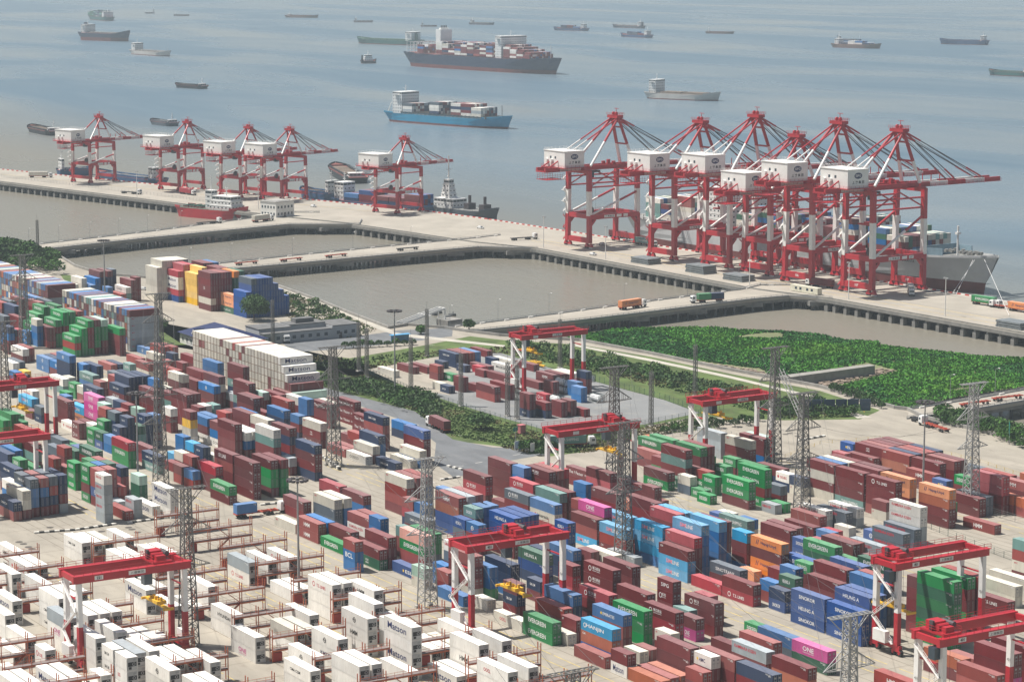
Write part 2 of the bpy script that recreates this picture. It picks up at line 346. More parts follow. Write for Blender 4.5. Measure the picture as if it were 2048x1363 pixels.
# beam and pile caps along the landward edge; dark wall paints in under-deck shade
for a, b in zip(inner[:-1], inner[1:]):
    A, B = Vector((*a, 0)), Vector((*b, 0)); T = (B-A).length; d = (B-A)/T; n = Vector((-d.y, d.x, 0))
    W = MB(); W.beam(A + n*9 + Vector((0,0,-4.2)), B + n*9 + Vector((0,0,-4.2)), 0.6, 5.4); W.build('dark_backing', dark_m, q)
    W = MB(); W.beam(A - n*0.15 + Vector((0,0,-1.0)), B - n*0.15 + Vector((0,0,-1.0)), 0.5, 1.5); W.build('edge_beam', pile_m, q)
    W = MB(); W.beam(A + n*.5 + Vector((0,0,.3)), B + n*.5 + Vector((0,0,.3)), 0.3, 0.6); W.build('kerb', pile_m, q)
    t = 3.0
    while t < T:
        W = MB(); c = A + d*t; W.beam(c + Vector((0,0,-2.3)) + n*.2, c + n*8.6 + Vector((0,0,-2.3)), 1.3, 1.6)
        W.rbox((c.x + n.x*1.0, c.y + n.y*1.0), atan2(d.y, d.x), 1.9, 2.2, -6.6, -3.0); W.build('pile_cap', pile_m, q); t += 7.2
tag(q, 'long concrete quay on piles under the ship-to-shore cranes', 'quay')

PILE = []
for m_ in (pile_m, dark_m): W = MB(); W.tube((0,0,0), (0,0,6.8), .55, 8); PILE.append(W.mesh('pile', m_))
def trestle(name, label, near, far, nw=1.5):
    A, B = pxs(near), pxs(far); r = empty(name, (0, 0, 0))
    W = MB(); W.prism([(p.x, p.y) for p in A] + [(p.x, p.y) for p in B[::-1]], -1.1, 0.002); W.build('deck', deck_m, r)
    for side, P in ((0, A), (1, B)):
        W = MB(); K = MB(); s = 1 if side == 0 else -1
        for a, b in zip(P[:-1], P[1:]):
            d = (b-a).normalized(); n = Vector((-d.y, d.x, 0))
            ins = n * (-0.35 if (Vector((B[0].x-A[0].x, B[0].y-A[0].y, 0)).dot(n) > 0) == (side == 1) else 0.35)
            W.beam(a + Vector((0,0,-1.5)) + ins*1.5, b + Vector((0,0,-1.5)) + ins*1.5, 0.6, 1.6)
            K.beam(a + ins + Vector((0,0,.22)), b + ins + Vector((0,0,.22)), 0.35, 0.44)
            for h in (0.75, 1.05): K.beam(a + ins + Vector((0,0,h)), b + ins + Vector((0,0,h)), 0.10, 0.10)
            T = (b-a).length; t = 0
            while t < T: K.beam(a + d*t + ins, a + d*t + ins + Vector((0,0,1.08)), 0.10); t += 3.0
            t = 4
            while t < T - 3:
                if side == 1: K.beam(a + d*t + ins*3 + Vector((0,0,.3)), a + d*(t+2.4) + ins*3 + Vector((0,0,.3)), 0.6, 0.6, 1)
                t += 13
        W.build('side_girder', pile_m, r); K.build('railing', [rail_m, redwhite[1]], r)
    T = (A[-1]-A[0]).length; k = int(T / 5.2)
    for i in range(1, k):
        if i % 4 == 0: 
            f = i / k
        f = i / k
        def along(P):
            tot = sum((b-a).length for a, b in zip(P[:-1], P[1:])); s = f*tot
            for a, b in zip(P[:-1], P[1:]):
                l = (b-a).length
                if s <= l: return a.lerp(b, s/l)
                s -= l
            return P[-1]
        p, o = along(A), along(B)
        if (i // 3) % 2 and i % 3 == 1: 
            W = MB(); W.beam(p.lerp(o,.02) + Vector((0,0,-2.6)), p.lerp(o,.98) + Vector((0,0,-2.6)), 9.0, 2.0); W.build('cap_beam', pile_m, r)
        for g in (.06, .35, .65, .94):
            c = p.lerp(o, g); obj('pile', PILE[i % 2], r, c + Vector((0,0,-8)))
    tag(r, label, 'bridge', 'trestles to the quay'); return r
trestle('trestle_bridge', 'leftmost trestle bridge, ending beside the white quay office', [(60,502),(300,476),(580,449),(720,449),(725,440)], [(64,490),(300,463),(520,434),(560,425),(640,425)])
trestle('trestle_bridge', 'middle trestle bridge, with empty red trailers parked on it', [(370,546),(560,530),(800,508),(960,494),(1075,497)], [(372,534),(560,514),(800,490),(940,477),(1000,470)])
trestle('trestle_bridge', 'right trestle bridge carrying the orange container truck', [(932,664),(1160,641),(1300,624),(1510,598),(1580,592),(1665,597)], [(892,655),(1100,629),(1300,602),(1480,579),(1520,570),(1600,570)])
trestle('trestle_bridge', 'trestle bridge at the right edge behind the reeds', [(1815,838),(1930,822),(2048,802),(2200,780)], [(1818,818),(1930,800),(2048,779),(2200,755)])
HAZE = 0.00009
STACK_DATA = '''
-593.0;331.1;4;40;r,r,m,m;0
-555.2;351.5;3;40;b,c:IA,r;0
-469.1;351.5;2;40;m,R:TS;0
-512.7;473.3;3;20;r:HMM,m,m;0
-591.8;293.5;1;40;c:MSC;0
-521.8;351.5;3;40;s:SM,r,m:CAI;0
-541.9;479.1;3;40;r:HMM,m,m;0
-593.3;328.2;4;40;c:MSC,r,r,m;0
-481.4;365.9;1;20;O;0
-475.5;305.0;3;40;b,n,k;0
-466.4;293.5;2;40;g:EV,g:EV;0
-595.7;363.0;4;40;m,m,m,m;0
-566.5;333.9;4;40;r,k,m,m;0
-546.2;438.5;4;40;m,c:MSC,m,c:MSC;0
-496.7;418.2;1;20;B:PIL;0
-561.8;409.6;1;20;g:EV;0
-426.2;391.9;2;40;m:TS,m;0
-554.6;473.3;3;40;r:CAI,o,m;0
-508.7;476.2;3;40;r:HMM,m,m;0
-595.1;354.4;3;40;m,R:JJ,m;0
-426.2;302.1;3;40;m,m,m;0
-489.7;415.3;2;40;k:KB,k:KB;0
-593.2;333.9;4;40;r,b,b,m;0
-593.5;418.2;2;40;m,g;0
-567.1;319.6;2;40;k:CMA,m;0
-567.5;476.2;3;40;r,m,m;0
-566.2;296.4;2;40;m,m;0
-439.4;409.6;2;40;c,c;0
-541.5;473.3;3;40;m,m,m;0
-557.2;391.9;1;20;m;0
-398.3;360.1;1;40;r;0
-545.8;305.0;3;20;t,r,m;0
-516.9;481.9;1;40;m;0
-568.2;351.5;3;40;k:JJ,m,m;0
-508.2;470.5;2;40;o,r:HMM;0
-603.8;302.1;2;40;m,m;0
-533.5;299.2;4;40;P,g:EV,r,r;0
-546.0;293.5;2;40;m,d:CN;0
-566.5;302.1;3;40;r,w:KB,m;0
-552.6;386.2;3;20;m,m,m;0
-579.1;296.4;2;40;b,b;0
-493.2;423.9;4;40;w:KB,w:KB,G,G;0
-479.2;293.5;1;40;c:OOCL;0
-565.3;293.5;1;40;g:EV;0
-507.3;302.1;3;40;b,b,g;0
-539.1;333.9;4;40;B,m,m,m;0
-495.1;470.5;2;40;o,r:HMM;0
-516.2;418.2;2;40;k:KB,k;0
-443.8;421.1;4;40;t,r,c:MSC,m;0
-570.7;467.6;2;20;R,m;0
-495.4;351.5;3;40;m:CAI,s:SM,s:SM;0
-568.3;409.6;2;20;c,k;0
-581.6;435.6;2;20;g:EV,m;0
-513.3;383.3;3;40;t:CS,c,m;0
-578.8;293.5;2;40;r:HMM,r:HMM;0
-455.4;305.0;3;40;b:EMI,r,m;0
-474.9;302.1;2;40;r,m;0
-565.8;331.1;4;40;G,m,m,m;0
-568.4;377.6;2;20;q,m;0
-532.4;296.4;1;40;B:ESL;0
-534.3;447.1;4;40;m,m,m,m;0
-545.3;423.9;2;20;k,m;0
-481.8;357.2;2;40;k:SINOTRANS,m;0
-518.8;479.1;3;40;r,m,m;0
-546.5;296.4;3;40;m,m,m;0
-388.8;331.1;2;40;r:HMM,r;0
-414.5;305.0;3;40;r,m,r;0
-439.2;365.9;4;40;b,n,n,n;0
-506.8;307.9;3;40;n,n,b;0
-422.7;319.6;2;40;G:KB,m;0
-516.8;467.6;3;20;g:EV,m,m;0
-567.1;470.5;2;40;m,m;0
-580.2;386.2;3;40;m,R,m;0
-605.6;421.1;2;40;r,m;0
-566.6;305.0;3;40;r,r,m;0
-469.9;365.9;2;20;m,m;0
-616.0;319.6;2;40;R,m;0
-602.1;319.6;2;40;m,b;0
-526.0;467.6;2;20;B:ESL,B:ESL;0
-546.5;441.3;4;40;b,m,m,m;0
-546.6;444.2;4;40;c,m,m,m;0
-496.7;354.4;4;40;R:CAI,m,m,m;0
-425.5;299.2;1;40;o;0
-461.8;380.5;3;40;g,m,m;0
-573.6;322.5;3;20;r,R,n:CMA;0
-538.6;331.1;4;40;B,B,m,m;0
-520.8;444.2;4;40;O:HL,O:HL,m,m;0
-499.3;386.2;3;40;m,m,m;0
-429.6;351.5;3;40;B:SINOKOR,B,B:SINOKOR;0
-521.7;487.1;2;40;m,m;0
-572.6;389.1;1;40;m;0
-510.2;319.6;3;40;d:HA,B,n;0
-459.5;386.2;3;40;m,m,m;0
-510.3;460.0;2;40;m,m;0
-388.2;363.0;3;40;m,m,m;0
-565.6;328.2;4;40;r:HMM,o,B,B;0
-460.1;333.9;2;40;m:JJ,m;0
-412.6;302.1;3;20;w:AMC,m,m;0
-442.6;351.5;3;40;B:SINOKOR,B:HA,B:SINOKOR;0
-452.5;365.9;4;40;m,m,m,m;0
-447.1;296.4;3;40;s:HJ,o:CAI,B;0
-435.6;403.1;2;40;c,c;0
-446.7;328.2;3;20;m,m,m;0
-481.6;351.5;1;40;R;0
-595.1;389.1;2;40;m:TF,m;0
-536.6;418.2;1;20;g;0
-534.0;444.2;4;40;m,m,m,m;0
-520.1;438.5;4;40;m:TS,m,m,r;0
-543.8;307.9;3;40;g,g,k;0
-550.0;435.6;2;20;n,c:MSC;0
-569.1;438.5;2;40;m,n;0
-546.7;322.5;3;20;B:HA,k,k;0
-572.2;391.9;2;40;m,m;0
-536.7;415.3;1;20;G:KB;0
-396.6;351.5;2;40;o,m;0
-549.4;299.2;4;20;b,b,b,b;0
-439.6;368.7;4;40;r,n,n,n;0
-445.4;293.5;1;40;r;0
-521.0;415.3;2;40;w:KB,G;0
-510.1;354.4;4;40;s:SM,s:SM,s,b;0
-546.8;447.1;4;40;m,m,m,m;0
-500.5;389.1;3;40;m,m,m;0
-542.1;481.9;3;40;m,m,m;0
-505.1;293.5;1;40;b:PIL;0
-516.5;409.6;2;40;r,m;0
-425.3;296.4;1;40;r;0
-555.3;476.2;3;40;n,m,m;0
-580.7;479.1;2;20;B:ESL,m;0
-440.9;336.8;1;20;g:EV;0
-556.4;435.6;2;20;w:YM,n;0
-516.6;302.1;4;20;w:KB,k,m,m;0
-546.7;328.2;4;20;b,b,b,b;0
-498.2;363.0;5;40;s,b,b,b,b;0
-555.4;479.1;3;40;r,m,m;0
-452.6;325.3;2;20;t,m;0
-591.4;305.0;3;40;c:MSC,k,k;0
-568.4;481.9;3;40;m,m,m;0
-549.9;331.1;3;20;r,m,m;0
-566.8;473.3;3;40;m:CN,m,m;0
-488.2;368.7;4;20;s,m,m,b;0
-538.1;328.2;4;40;B:HA,B,m,m;0
-416.3;331.1;2;40;p:ONE,d;0
-517.0;299.2;2;20;b,b;0
-591.4;307.9;3;40;c,b,b;0
-455.6;310.7;3;40;g:EV,g,g;0
-568.2;479.1;3;40;m,m,m;0
-401.7;305.0;3;40;n,m,m;0
-567.0;322.5;3;20;b,b,m;0
-578.0;418.2;2;20;m,g;0
-509.4;467.6;4;40;R,R,m,m;0
-430.7;357.2;4;40;B:HA,B,B,B;0
-480.5;368.7;4;40;O:HL,m,O:HL,O:HL;0
-504.4;449.9;2;20;g:EV,m:TS;0
-474.2;394.8;3;40;G:KB,G,m;0
-533.3;438.5;4;40;m,m,m,t:CS;0
-574.6;435.6;2;40;g,m;0
-584.6;415.3;4;40;m,t,m,m;0
-574.3;426.8;2;20;g:EV,g;0
-564.3;415.3;2;20;g:EV,g:EV;0
-506.4;370.7;4;40;m,m,m,b;0
-505.1;415.3;1;20;c;0
-540.0;322.5;3;20;b:PIL,m,m;0
-510.8;296.4;2;20;r,m;0
-555.5;481.9;3;40;r,m,m;0
-579.4;360.1;3;40;R:JJ,m,m;0
-566.0;360.1;3;40;t,m,m;0
-596.1;447.1;3;40;c:MSC,m,m;0
-551.3;418.2;4;40;g:EV,g:EV,m,g:EV;0
-509.4;299.2;4;40;r,m,r,c;0
-504.9;444.2;4;40;O:HL,o,m,m;0
-608.7;423.9;3;40;g:EV,m,m;0
-568.3;484.8;3;40;m,m,m;0
-548.2;360.1;3;20;r,m,m;0
-580.2;336.8;3;20;b,b,b;0
-551.0;412.5;3;40;g:EV,g:EV,m;0
-557.3;336.8;3;20;b,b,b;0
-492.1;421.1;2;40;k:KB,k;0
-519.8;365.9;4;40;R:CAI,m,m,m;0
-508.9;484.8;3;40;o,m,m;0
-427.6;325.3;2;40;r,m;0
-493.3;449.9;1;40;r:HMM;0
-471.1;377.6;4;40;g:EV,d,m,m;0
-571.4;418.2;2;20;r,g:EV;0
-387.1;357.2;3;40;m,m,p:ONE;0
-546.1;325.3;4;20;t:SINOKOR,m,m,m;0
-459.3;299.2;2;20;m:CAI,m;0
-482.5;383.3;3;20;B:SINOKOR,B:SINOKOR,m;0
-511.1;463.4;2;40;k,k;0
-492.2;310.7;2;20;n:CMA,m;0
-517.5;293.5;2;20;q,c:MSC;0
-461.6;363.0;3;20;b,m,m;0
-510.8;328.2;3;40;b,n,n;0
-463.1;368.7;3;20;g:EV,m,m;0
-438.8;305.0;1;20;r;0
-540.9;287.2;3;20;r,b:BCL,b;0
-430.4;354.4;4;40;B:HA,B,B,B;0
-479.9;391.9;3;40;r,m,m;0
-422.0;383.3;1;20;w;0
-503.6;409.6;1;20;R;0
-424.2;377.6;5;40;g,m,m,g,m;0
-390.3;354.4;1;40;R;0
-520.1;368.7;4;40;s,m,m,m;0
-532.5;360.1;3;40;s:SM,s,m;0
-536.1;354.4;4;40;p:ONE,m,m,m;0
-580.4;365.9;4;40;m:JJ,m,m,m;0
-411.6;299.2;2;20;r,m;0
-519.4;476.2;1;20;r;0
-596.6;452.8;3;40;m,m,b;0
-428.5;331.1;2;40;b,k;0
-491.9;319.6;3;20;m:CAI,R:JJ,R:JJ;0
-518.4;423.9;2;40;w:KB,G;0
-501.1;331.1;3;20;m,m,m;0
-492.9;296.4;1;20;c:MSC;0
-460.2;336.8;2;20;R,m;0
-497.6;357.2;5;40;s:SM,b,b,b,b;0
-471.2;383.3;4;40;m,m,m,m;0
-424.5;293.5;1;40;o;0
-544.9;496.5;1;40;k;0
-454.5;357.2;3;20;d:HA,m,m;0
-458.9;325.3;4;20;m:SIPG,m:JJ,m,m;0
-451.4;363.0;3;40;m,m,m;0
-585.3;421.1;4;40;g,m,m,m;0
-484.3;299.2;3;20;m:JJ,n:CMA,m;0
-481.3;325.3;4;40;m,m,m,m;0
-580.7;368.7;4;40;r,m,m,m;0
-535.2;351.5;3;40;m,r:CAI,s:SM;0
-479.5;386.2;3;40;R,m,m;0
-415.7;365.9;6;40;g,d,g,d,g,g;0
-566.1;363.0;3;40;m,m,m;0
-422.3;368.7;5;40;m,m,m,m,m;0
-438.6;302.1;1;20;c:MSC;0
-384.0;349.6;2;40;r,r;0
-555.9;365.9;4;20;b,b,m,m;0
-481.0;319.6;4;40;m:JJ,m:JJ,m,m;0
-585.5;423.9;4;40;m,m,m,m;0
-435.1;398.7;1;20;g;0
-470.0;371.1;3;40;B:SINOKOR,m,m;0
-607.5;463.3;2;40;q,G;0
-555.7;484.8;3;40;n,m,m;0
-591.8;377.6;3;40;R,m,m;0
-408.6;319.6;2;40;m,o;0
-582.5;363.0;4;20;b,b,m,m;0
-620.0;433.3;2;40;o,m;0
-439.1;310.7;2;20;c:MSC,m;0
-431.0;293.5;2;20;m,w:MA;0
-609.3;428.5;3;40;g,m,m;0
-450.4;377.6;4;40;d:EV,g,m,m;0
-606.8;433.2;2;40;r,m;0
-598.3;438.5;1;20;g:EV;0
-467.1;319.6;3;40;m,m,m;0
-516.8;391.9;2;20;b,c;0
-424.1;380.5;5;40;r,m,m,m,m;0
-514.8;357.2;1;40;r;0
-458.5;296.4;1;20;c:MSC;0
-514.1;435.6;2;20;m,c:MSC;0
-509.8;322.5;3;20;n,n,c:OOCL;0
-610.4;447.1;3;40;G,G,G;0
-453.0;371.3;4;40;B,m,m,m;0
-452.9;322.5;1;20;R:JJ;0
-501.5;333.9;3;40;c,m,m;0
-582.4;407.6;2;40;m,g:EV;0
-446.0;322.5;2;20;m,p:ONE;0
-553.0;377.6;2;40;o,m;0
-533.2;368.7;4;40;m,m,m,m;0
-547.2;365.9;4;40;m:CAI,m,m,m;0
-585.0;438.5;1;20;q;0
-451.0;316.0;3;40;m:JJ,R,m;0
-434.2;322.5;1;40;m;0
-585.1;441.3;1;40;g;0
-540.4;470.5;2;40;r:HMM,m;0
-525.3;389.1;2;20;B,B;0
-579.6;354.4;1;40;m;0
-520.3;336.8;4;20;B:HA,B:HA,n,n;0
-577.9;412.5;1;20;d:EV;0
-461.7;357.2;2;20;b,r;0
-525.5;391.9;2;20;c,c;0
-471.2;311.9;3;40;R:JJ,m,m;0
-454.6;354.4;2;20;n,B:SINOKOR;0
-507.9;400.7;2;40;m,m;0
-494.5;400.6;2;20;b,b;0
-555.6;407.2;1;20;g:EV;0
-514.5;349.0;1;40;G;0
-687.3;325.3;3;40;w:IA,b,m;0
-674.6;360.1;2;40;r,m;0
-709.1;296.4;3;20;n:CMA,n,n;0
-708.1;319.6;4;20;m,y,c,w;0
-713.8;333.9;3;20;r,m,m;0
-686.3;331.1;2;40;r,n;0
-661.6;357.2;3;40;n,b,b;0
-726.6;331.1;3;20;m,m,m;0
-708.9;293.5;2;20;b,b;0
-674.1;328.2;4;20;w,t,m,m;0
-765.0;351.5;3;40;b:PIL,m,m;0
-702.6;293.5;2;40;R,g:EV;0
-765.8;319.6;4;40;n:CMA,m:CK,m,m;0
-631.6;270.1;1;40;w:MA;0
-726.4;351.5;2;40;m,m;0
-734.5;293.5;2;20;m:TS,m:TS;0
-704.2;264.4;3;40;m,t,m;0
-829.0;351.5;2;20;t:CS,m;0
-764.2;299.2;3;40;m,m,m;0
-709.4;299.2;4;20;n:CMA,n,n,n;0
-713.2;351.5;3;40;b,n,m;0
-700.7;328.2;4;20;r,m,m,m;0
-700.2;325.3;3;40;m,b,w:COSCO;0
-674.5;333.9;4;40;m,n,m,n;0
-673.7;247.0;3;40;n:CMA,n,m;0
-649.5;365.9;4;40;B,m,m,m;0
-739.6;360.1;3;20;q,m,m;0
-780.8;360.1;3;40;m,m,m;0
-704.9;380.5;2;40;m,m;0
-780.9;307.9;2;20;b,m;0
-663.3;293.5;2;20;m,c;0
-699.0;331.1;2;40;w:IA,b;0
-687.8;328.2;3;40;w,b,m;0
-756.0;357.2;2;20;G,m;0
-657.1;293.5;2;20;m,r;0
-790.0;351.5;3;40;c:MSC,m,m;0
-688.3;351.5;3;40;c:MSC,m:CN,m:TF;0
-728.0;305.0;3;20;n:CMA,n,n;0
-766.6;293.5;2;20;k,n:CMA;0
-741.7;299.2;1;20;g:EV;0
-794.4;331.1;3;20;r,m,m;0
-722.4;293.5;2;20;g:EV,g:EV;0
-662.4;322.5;5;40;w,t,m,m,m;0
-714.1;325.3;3;40;b,m,w:IA;0
-805.9;325.3;3;40;t:CS,b,m;0
-651.7;325.3;2;20;G,m;0
-704.1;273.0;2;40;k,n;0
-739.1;363.0;3;40;m:TF,m,m;0
-786.6;322.5;3;20;r,m,m;0
-647.7;247.0;4;40;k,r,n,m;0
-716.0;293.5;2;20;d:HA,B:SINOKOR;0
-706.7;261.5;3;20;g:EV,g,m;0
-666.6;307.9;2;40;c,m;0
-752.3;365.9;2;20;q,m:TF;0
-714.6;336.8;3;40;m,m,m;0
-630.2;261.5;1;40;r;0
-708.6;307.9;4;20;b,n,m,n;0
-709.3;305.0;4;20;n:CMA,n,n,n;0
-674.5;299.2;2;20;s,m;0
-647.7;249.8;4;40;n,n,m,G;0
-888.6;333.9;2;40;r,m;0
-641.8;267.2;2;20;r,m;0
-647.3;328.2;4;40;n,m,m,n;0
-647.0;241.2;4;40;k:CMA,b,b,m;0
-728.0;333.9;3;20;w,m,m;0
-649.9;293.5;2;20;b,r;0
-647.4;360.1;1;40;c;0
-790.9;357.2;2;40;m,m;0
-653.6;273.0;3;20;n,R,m;0
-714.5;328.2;3;40;b,m,m;0
-663.0;296.4;3;20;c,m,m;0
-744.6;270.1;3;40;g,g,m;0
-647.0;244.1;4;40;r,b,n,m;0
-657.0;299.2;1;40;g:EV;0
-728.8;307.9;4;20;m,m,m,m;0
-702.0;333.9;4;40;m,m,m,m;0
-734.0;302.1;4;20;q,m,m,m;0
-688.4;270.1;3;20;r,m,m;0
-632.2;293.5;2;40;g:EV,m;0
-849.2;319.6;1;20;y;0
-834.7;310.7;2;20;b,m;0
-688.5;322.5;4;40;m,m,m,m;0
-875.9;325.3;1;40;k;0
-660.0;273.0;3;20;r,m,m;0
-672.5;354.4;1;40;r;0
-698.9;278.7;2;20;B:PIL,B:PIL;0
-656.5;296.4;3;20;r,m,m;0
-787.7;310.7;2;20;g,m;0
-667.5;305.0;3;20;n:CMA,n,n;0
-721.1;296.4;3;20;g:EV,g,g;0
-691.9;289.1;3;40;R,g:EV,g;0
-735.1;307.9;4;20;n,m,m,m;0
-694.6;252.7;3;40;n,n,m;0
-754.6;325.3;3;40;m,m,m;0
-726.3;299.2;4;20;r,m,m,m;0
-801.6;333.9;3;40;k,m,m;0
-660.1;354.4;2;40;c:MSC,m;0
-861.1;333.9;2;40;n,n;0
-720.6;302.1;4;20;r,m,m,m;0
-675.4;261.5;3;20;r,m,m;0
-848.3;331.1;2;40;b:PIL,m;0
-727.6;336.8;3;20;t,t,m;0
-887.1;331.1;2;40;w,m;0
-730.0;296.4;2;20;w,m;0
-645.2;235.5;2;40;n:CMA,r;0
-718.5;267.2;2;20;g:EV,g:EV;0
-767.9;307.9;2;20;r,m;0
-635.0;307.9;4;40;m,g,g,m;0
-648.7;261.5;4;20;g:EV,g:EV,m,g:EV;0
-774.8;293.5;1;20;m;0
-721.0;307.9;4;20;q,m,m,m;0
-752.3;305.0;4;40;p:ONE,p:ONE,p:ONE,m;0
-717.9;278.7;2;40;k,m;0
-736.6;296.4;2;20;m,m;0
-635.6;264.4;1;20;G;0
-674.5;264.4;2;20;r,m;0
-861.3;331.1;2;40;b:PIL,b:PIL;0
-801.3;331.1;2;20;c,m;0
-768.2;331.1;3;40;m,m,m;0
-655.1;267.2;4;20;r,m,m,m;0
-753.1;275.9;3;40;g,g,m;0
-655.1;264.4;4;20;g,m,m,m;0
-781.7;328.2;4;40;n,n,n,m;0
-802.5;302.1;2;40;w:YM,n;0
-684.7;363.0;1;40;m:CN;0
-659.4;351.5;1;40;w:COSCO;0
-727.1;360.1;3;40;r,m,m;0
-672.4;351.5;1;40;r;0
-697.7;261.5;1;40;g:EV;0
-831.8;357.2;2;40;r,c:MSC;0
-648.8;264.4;4;20;b,m,m,m;0
-696.6;351.5;3;20;b,m,n;0
-648.8;267.2;4;20;d,m,m,m;0
-814.4;360.1;2;40;r,m;0
-782.0;333.9;4;40;n,n,n,m;0
-664.5;244.1;2;40;w,b;0
-767.1;354.4;4;40;m,c,m,m;0
-666.2;264.4;3;20;g:EV,g:EV,g:EV;0
-646.9;296.4;3;40;R,m,m;0
-641.7;264.4;4;20;r,m,m,m;0
-728.5;365.9;3;40;w,m,m;0
-793.3;360.1;3;40;m,m,m;0
-647.6;302.1;4;40;m:CK,r,m,m;0
-834.0;328.2;4;40;b:PIL,n,n,n;0
-645.7;238.4;3;40;c:MSC,c,m;0
-646.9;363.0;2;40;c:MSC,b;0
-674.6;365.9;4;40;n:CMA,r,m,m;0
-750.8;296.4;1;40;w:YM;0
-701.3;336.8;3;40;n,b,m;0
-641.8;261.5;4;20;r,r,B:PIL,m;0
-788.6;296.4;2;40;s:SM,k;0
-674.1;305.0;3;20;s,m,m;0
-782.3;331.1;4;40;n,n,n,m;0
-687.4;368.7;3;40;m:TF,m:TF,m;0
-814.4;322.5;2;20;c,t;0
-724.7;346.5;4;40;m,m,m,m;0
-679.9;293.5;2;40;n:CMA,t:CS;0
-624.6;264.4;2;20;G:KB,G;0
-766.3;363.0;5;40;m,m,t:CS,n,n;0
-646.3;354.4;1;40;n:CMA;0
-707.9;302.1;3;20;d,t,n;0
-728.0;377.6;2;40;c,t;0
-685.2;275.9;3;40;d:EV,m,m;0
-714.6;377.6;3;40;m:TF,m:TF,m:TF;0
-859.8;365.9;1;40;r;0
-640.6;273.0;3;20;q,d,d;0
-785.9;380.5;2;20;n,c;0
-714.1;343.7;2;40;n,b;0
-767.0;333.9;4;20;b,m,m,m;0
-862.3;336.8;2;20;r,b;0
-738.3;354.4;3;40;m,m,m;0
-634.4;302.1;4;40;m,m,m,m;0
-692.6;296.4;2;40;m,R;0
-749.9;357.2;4;40;m,m,t:CS,n;0
-764.8;305.0;2;40;s:SM,O:HL;0
-623.3;255.3;5;20;w:KB,G:KB,G:KB,G:KB,G;0
-718.9;299.2;4;20;k,n,n,n;0
-727.6;380.5;2;40;m,m;0
-756.2;333.9;3;40;m,t,m;0
-728.0;310.7;3;20;q,m,t;0
-847.9;368.7;2;40;c:MSC,m;0
-877.8;377.6;1;40;b:PIL;0
-625.9;273.0;3;40;w:MA,w:MA,w;0
-753.7;373.9;2;40;m,m;0
-827.6;365.9;2;20;r,m;0
-754.8;377.6;3;40;m,m,m;0
-770.9;336.8;3;40;c,m,m;0
-821.6;368.7;2;20;m,m;0
-801.1;336.8;3;40;n,m,m;0
-792.5;365.9;4;40;b,b,m,m;0
-707.8;360.1;4;20;b,b,m,m;0
-714.8;368.7;3;40;m:TF,m,m;0
-862.8;380.5;2;40;r,m;0
-864.6;377.6;2;40;r,m;0
-874.5;322.5;1;40;w;0
-634.3;310.7;4;40;m,g,g,g;0
-842.5;374.2;2;20;n,m;0
-801.8;319.6;2;20;g:EV,g;0
-738.7;275.9;2;40;r,r;0
-837.1;377.6;2;40;m,m;0
-714.8;322.5;1;20;t;0
-683.2;380.5;2;40;b,n;0
-729.4;322.5;3;20;w,m,m;0
-698.3;256.3;3;40;b,r,n;0
-851.8;354.4;1;40;n;0
-819.5;377.6;2;40;m,m;0
-710.6;258.6;1;40;g:EV;0
-719.3;283.7;1;40;g;0
-794.2;319.6;2;20;c,r;0
-752.1;278.7;2;40;g:EV,g;0
-766.1;281.6;2;40;g:EV,g;0
-852.3;351.5;1;40;r;0
-776.1;286.6;1;40;g;0
-689.0;333.9;4;40;c,m,m,m;0
-766.8;310.7;4;40;n:CMA,n,n,n;0
-715.1;341.0;3;40;b,m,m;0
-822.5;331.1;3;20;b,n,n;0
-819.1;319.6;2;40;w,t;0
-673.5;312.2;1;40;b;0
-741.2;307.9;4;20;G,m,m,m;0
-934.0;351.5;1;20;R;0
-742.0;331.1;4;40;m,m,m,m;0
-709.0;354.4;2;20;m,m;0
-742.5;333.9;4;40;m,m,m,m;0
-700.7;275.9;2;40;d,d;0
-678.8;252.7;3;20;g:EV,m,m;0
-823.1;333.9;3;40;n,n,n;0
-902.7;333.9;4;20;n,b,m,m;0
-697.2;312.2;2;20;b,b;0
-515.3;189.0;2;40;w,w;1
-569.3;238.4;2;40;w,w;1
-589.3;235.5;2;40;w,w;1
-589.3;238.4;2;40;c,w;1
-574.3;212.1;2;40;w:YM,w:YM;1
-589.3;244.1;2;40;w,w;1
-574.3;215.0;2;40;w,w;1
-569.3;235.5;2;40;w,w;1
-449.3;247.0;2;40;w,w;1
-482.3;186.1;2;40;w,w;1
-497.3;180.4;1;40;w;1
-556.3;209.2;2;40;w,w;1
-482.3;212.1;2;40;w,w;1
-482.3;183.2;2;40;w:MA,w;1
-510.3;273.0;2;40;w:HMM,w;1
-503.8;215.0;1;20;w;1
-503.6;217.8;1;20;w;1
-510.3;261.5;3;40;w:TS,w,w;1
-449.8;261.5;1;40;w;1
-469.8;270.1;1;40;c;1
-474.2;191.8;2;20;w,w;1
-549.3;270.1;2;40;w:TS,w:TS;1
-500.7;267.2;3;40;w:HMM,w,w;1
-590.3;215.0;2;40;w:HMM,w:HMM;1
-515.3;209.2;3;40;w,w,w;1
-530.3;261.5;1;40;w;1
-549.3;264.4;2;40;w:CMA,w;1
-497.8;189.0;2;20;w:TS,w:TS;1
-449.3;235.5;3;40;w,w,w;1
-469.8;267.2;1;40;w;1
-482.3;209.2;2;40;w,w;1
-460.3;209.2;2;40;w,w;1
-515.3;206.4;3;40;w,w,w;1
-469.3;235.5;2;40;w:PIL,w;1
-460.3;206.4;2;40;w:HMM,w;1
-515.3;186.1;1;40;w;1
-469.8;264.4;1;40;w;1
-510.3;270.1;2;40;w,w;1
-482.3;206.4;2;40;w,w;1
-530.3;264.4;1;40;w;1
-460.3;229.9;2;40;w:CMA,w;1
-449.3;238.4;3;40;w,w,w;1
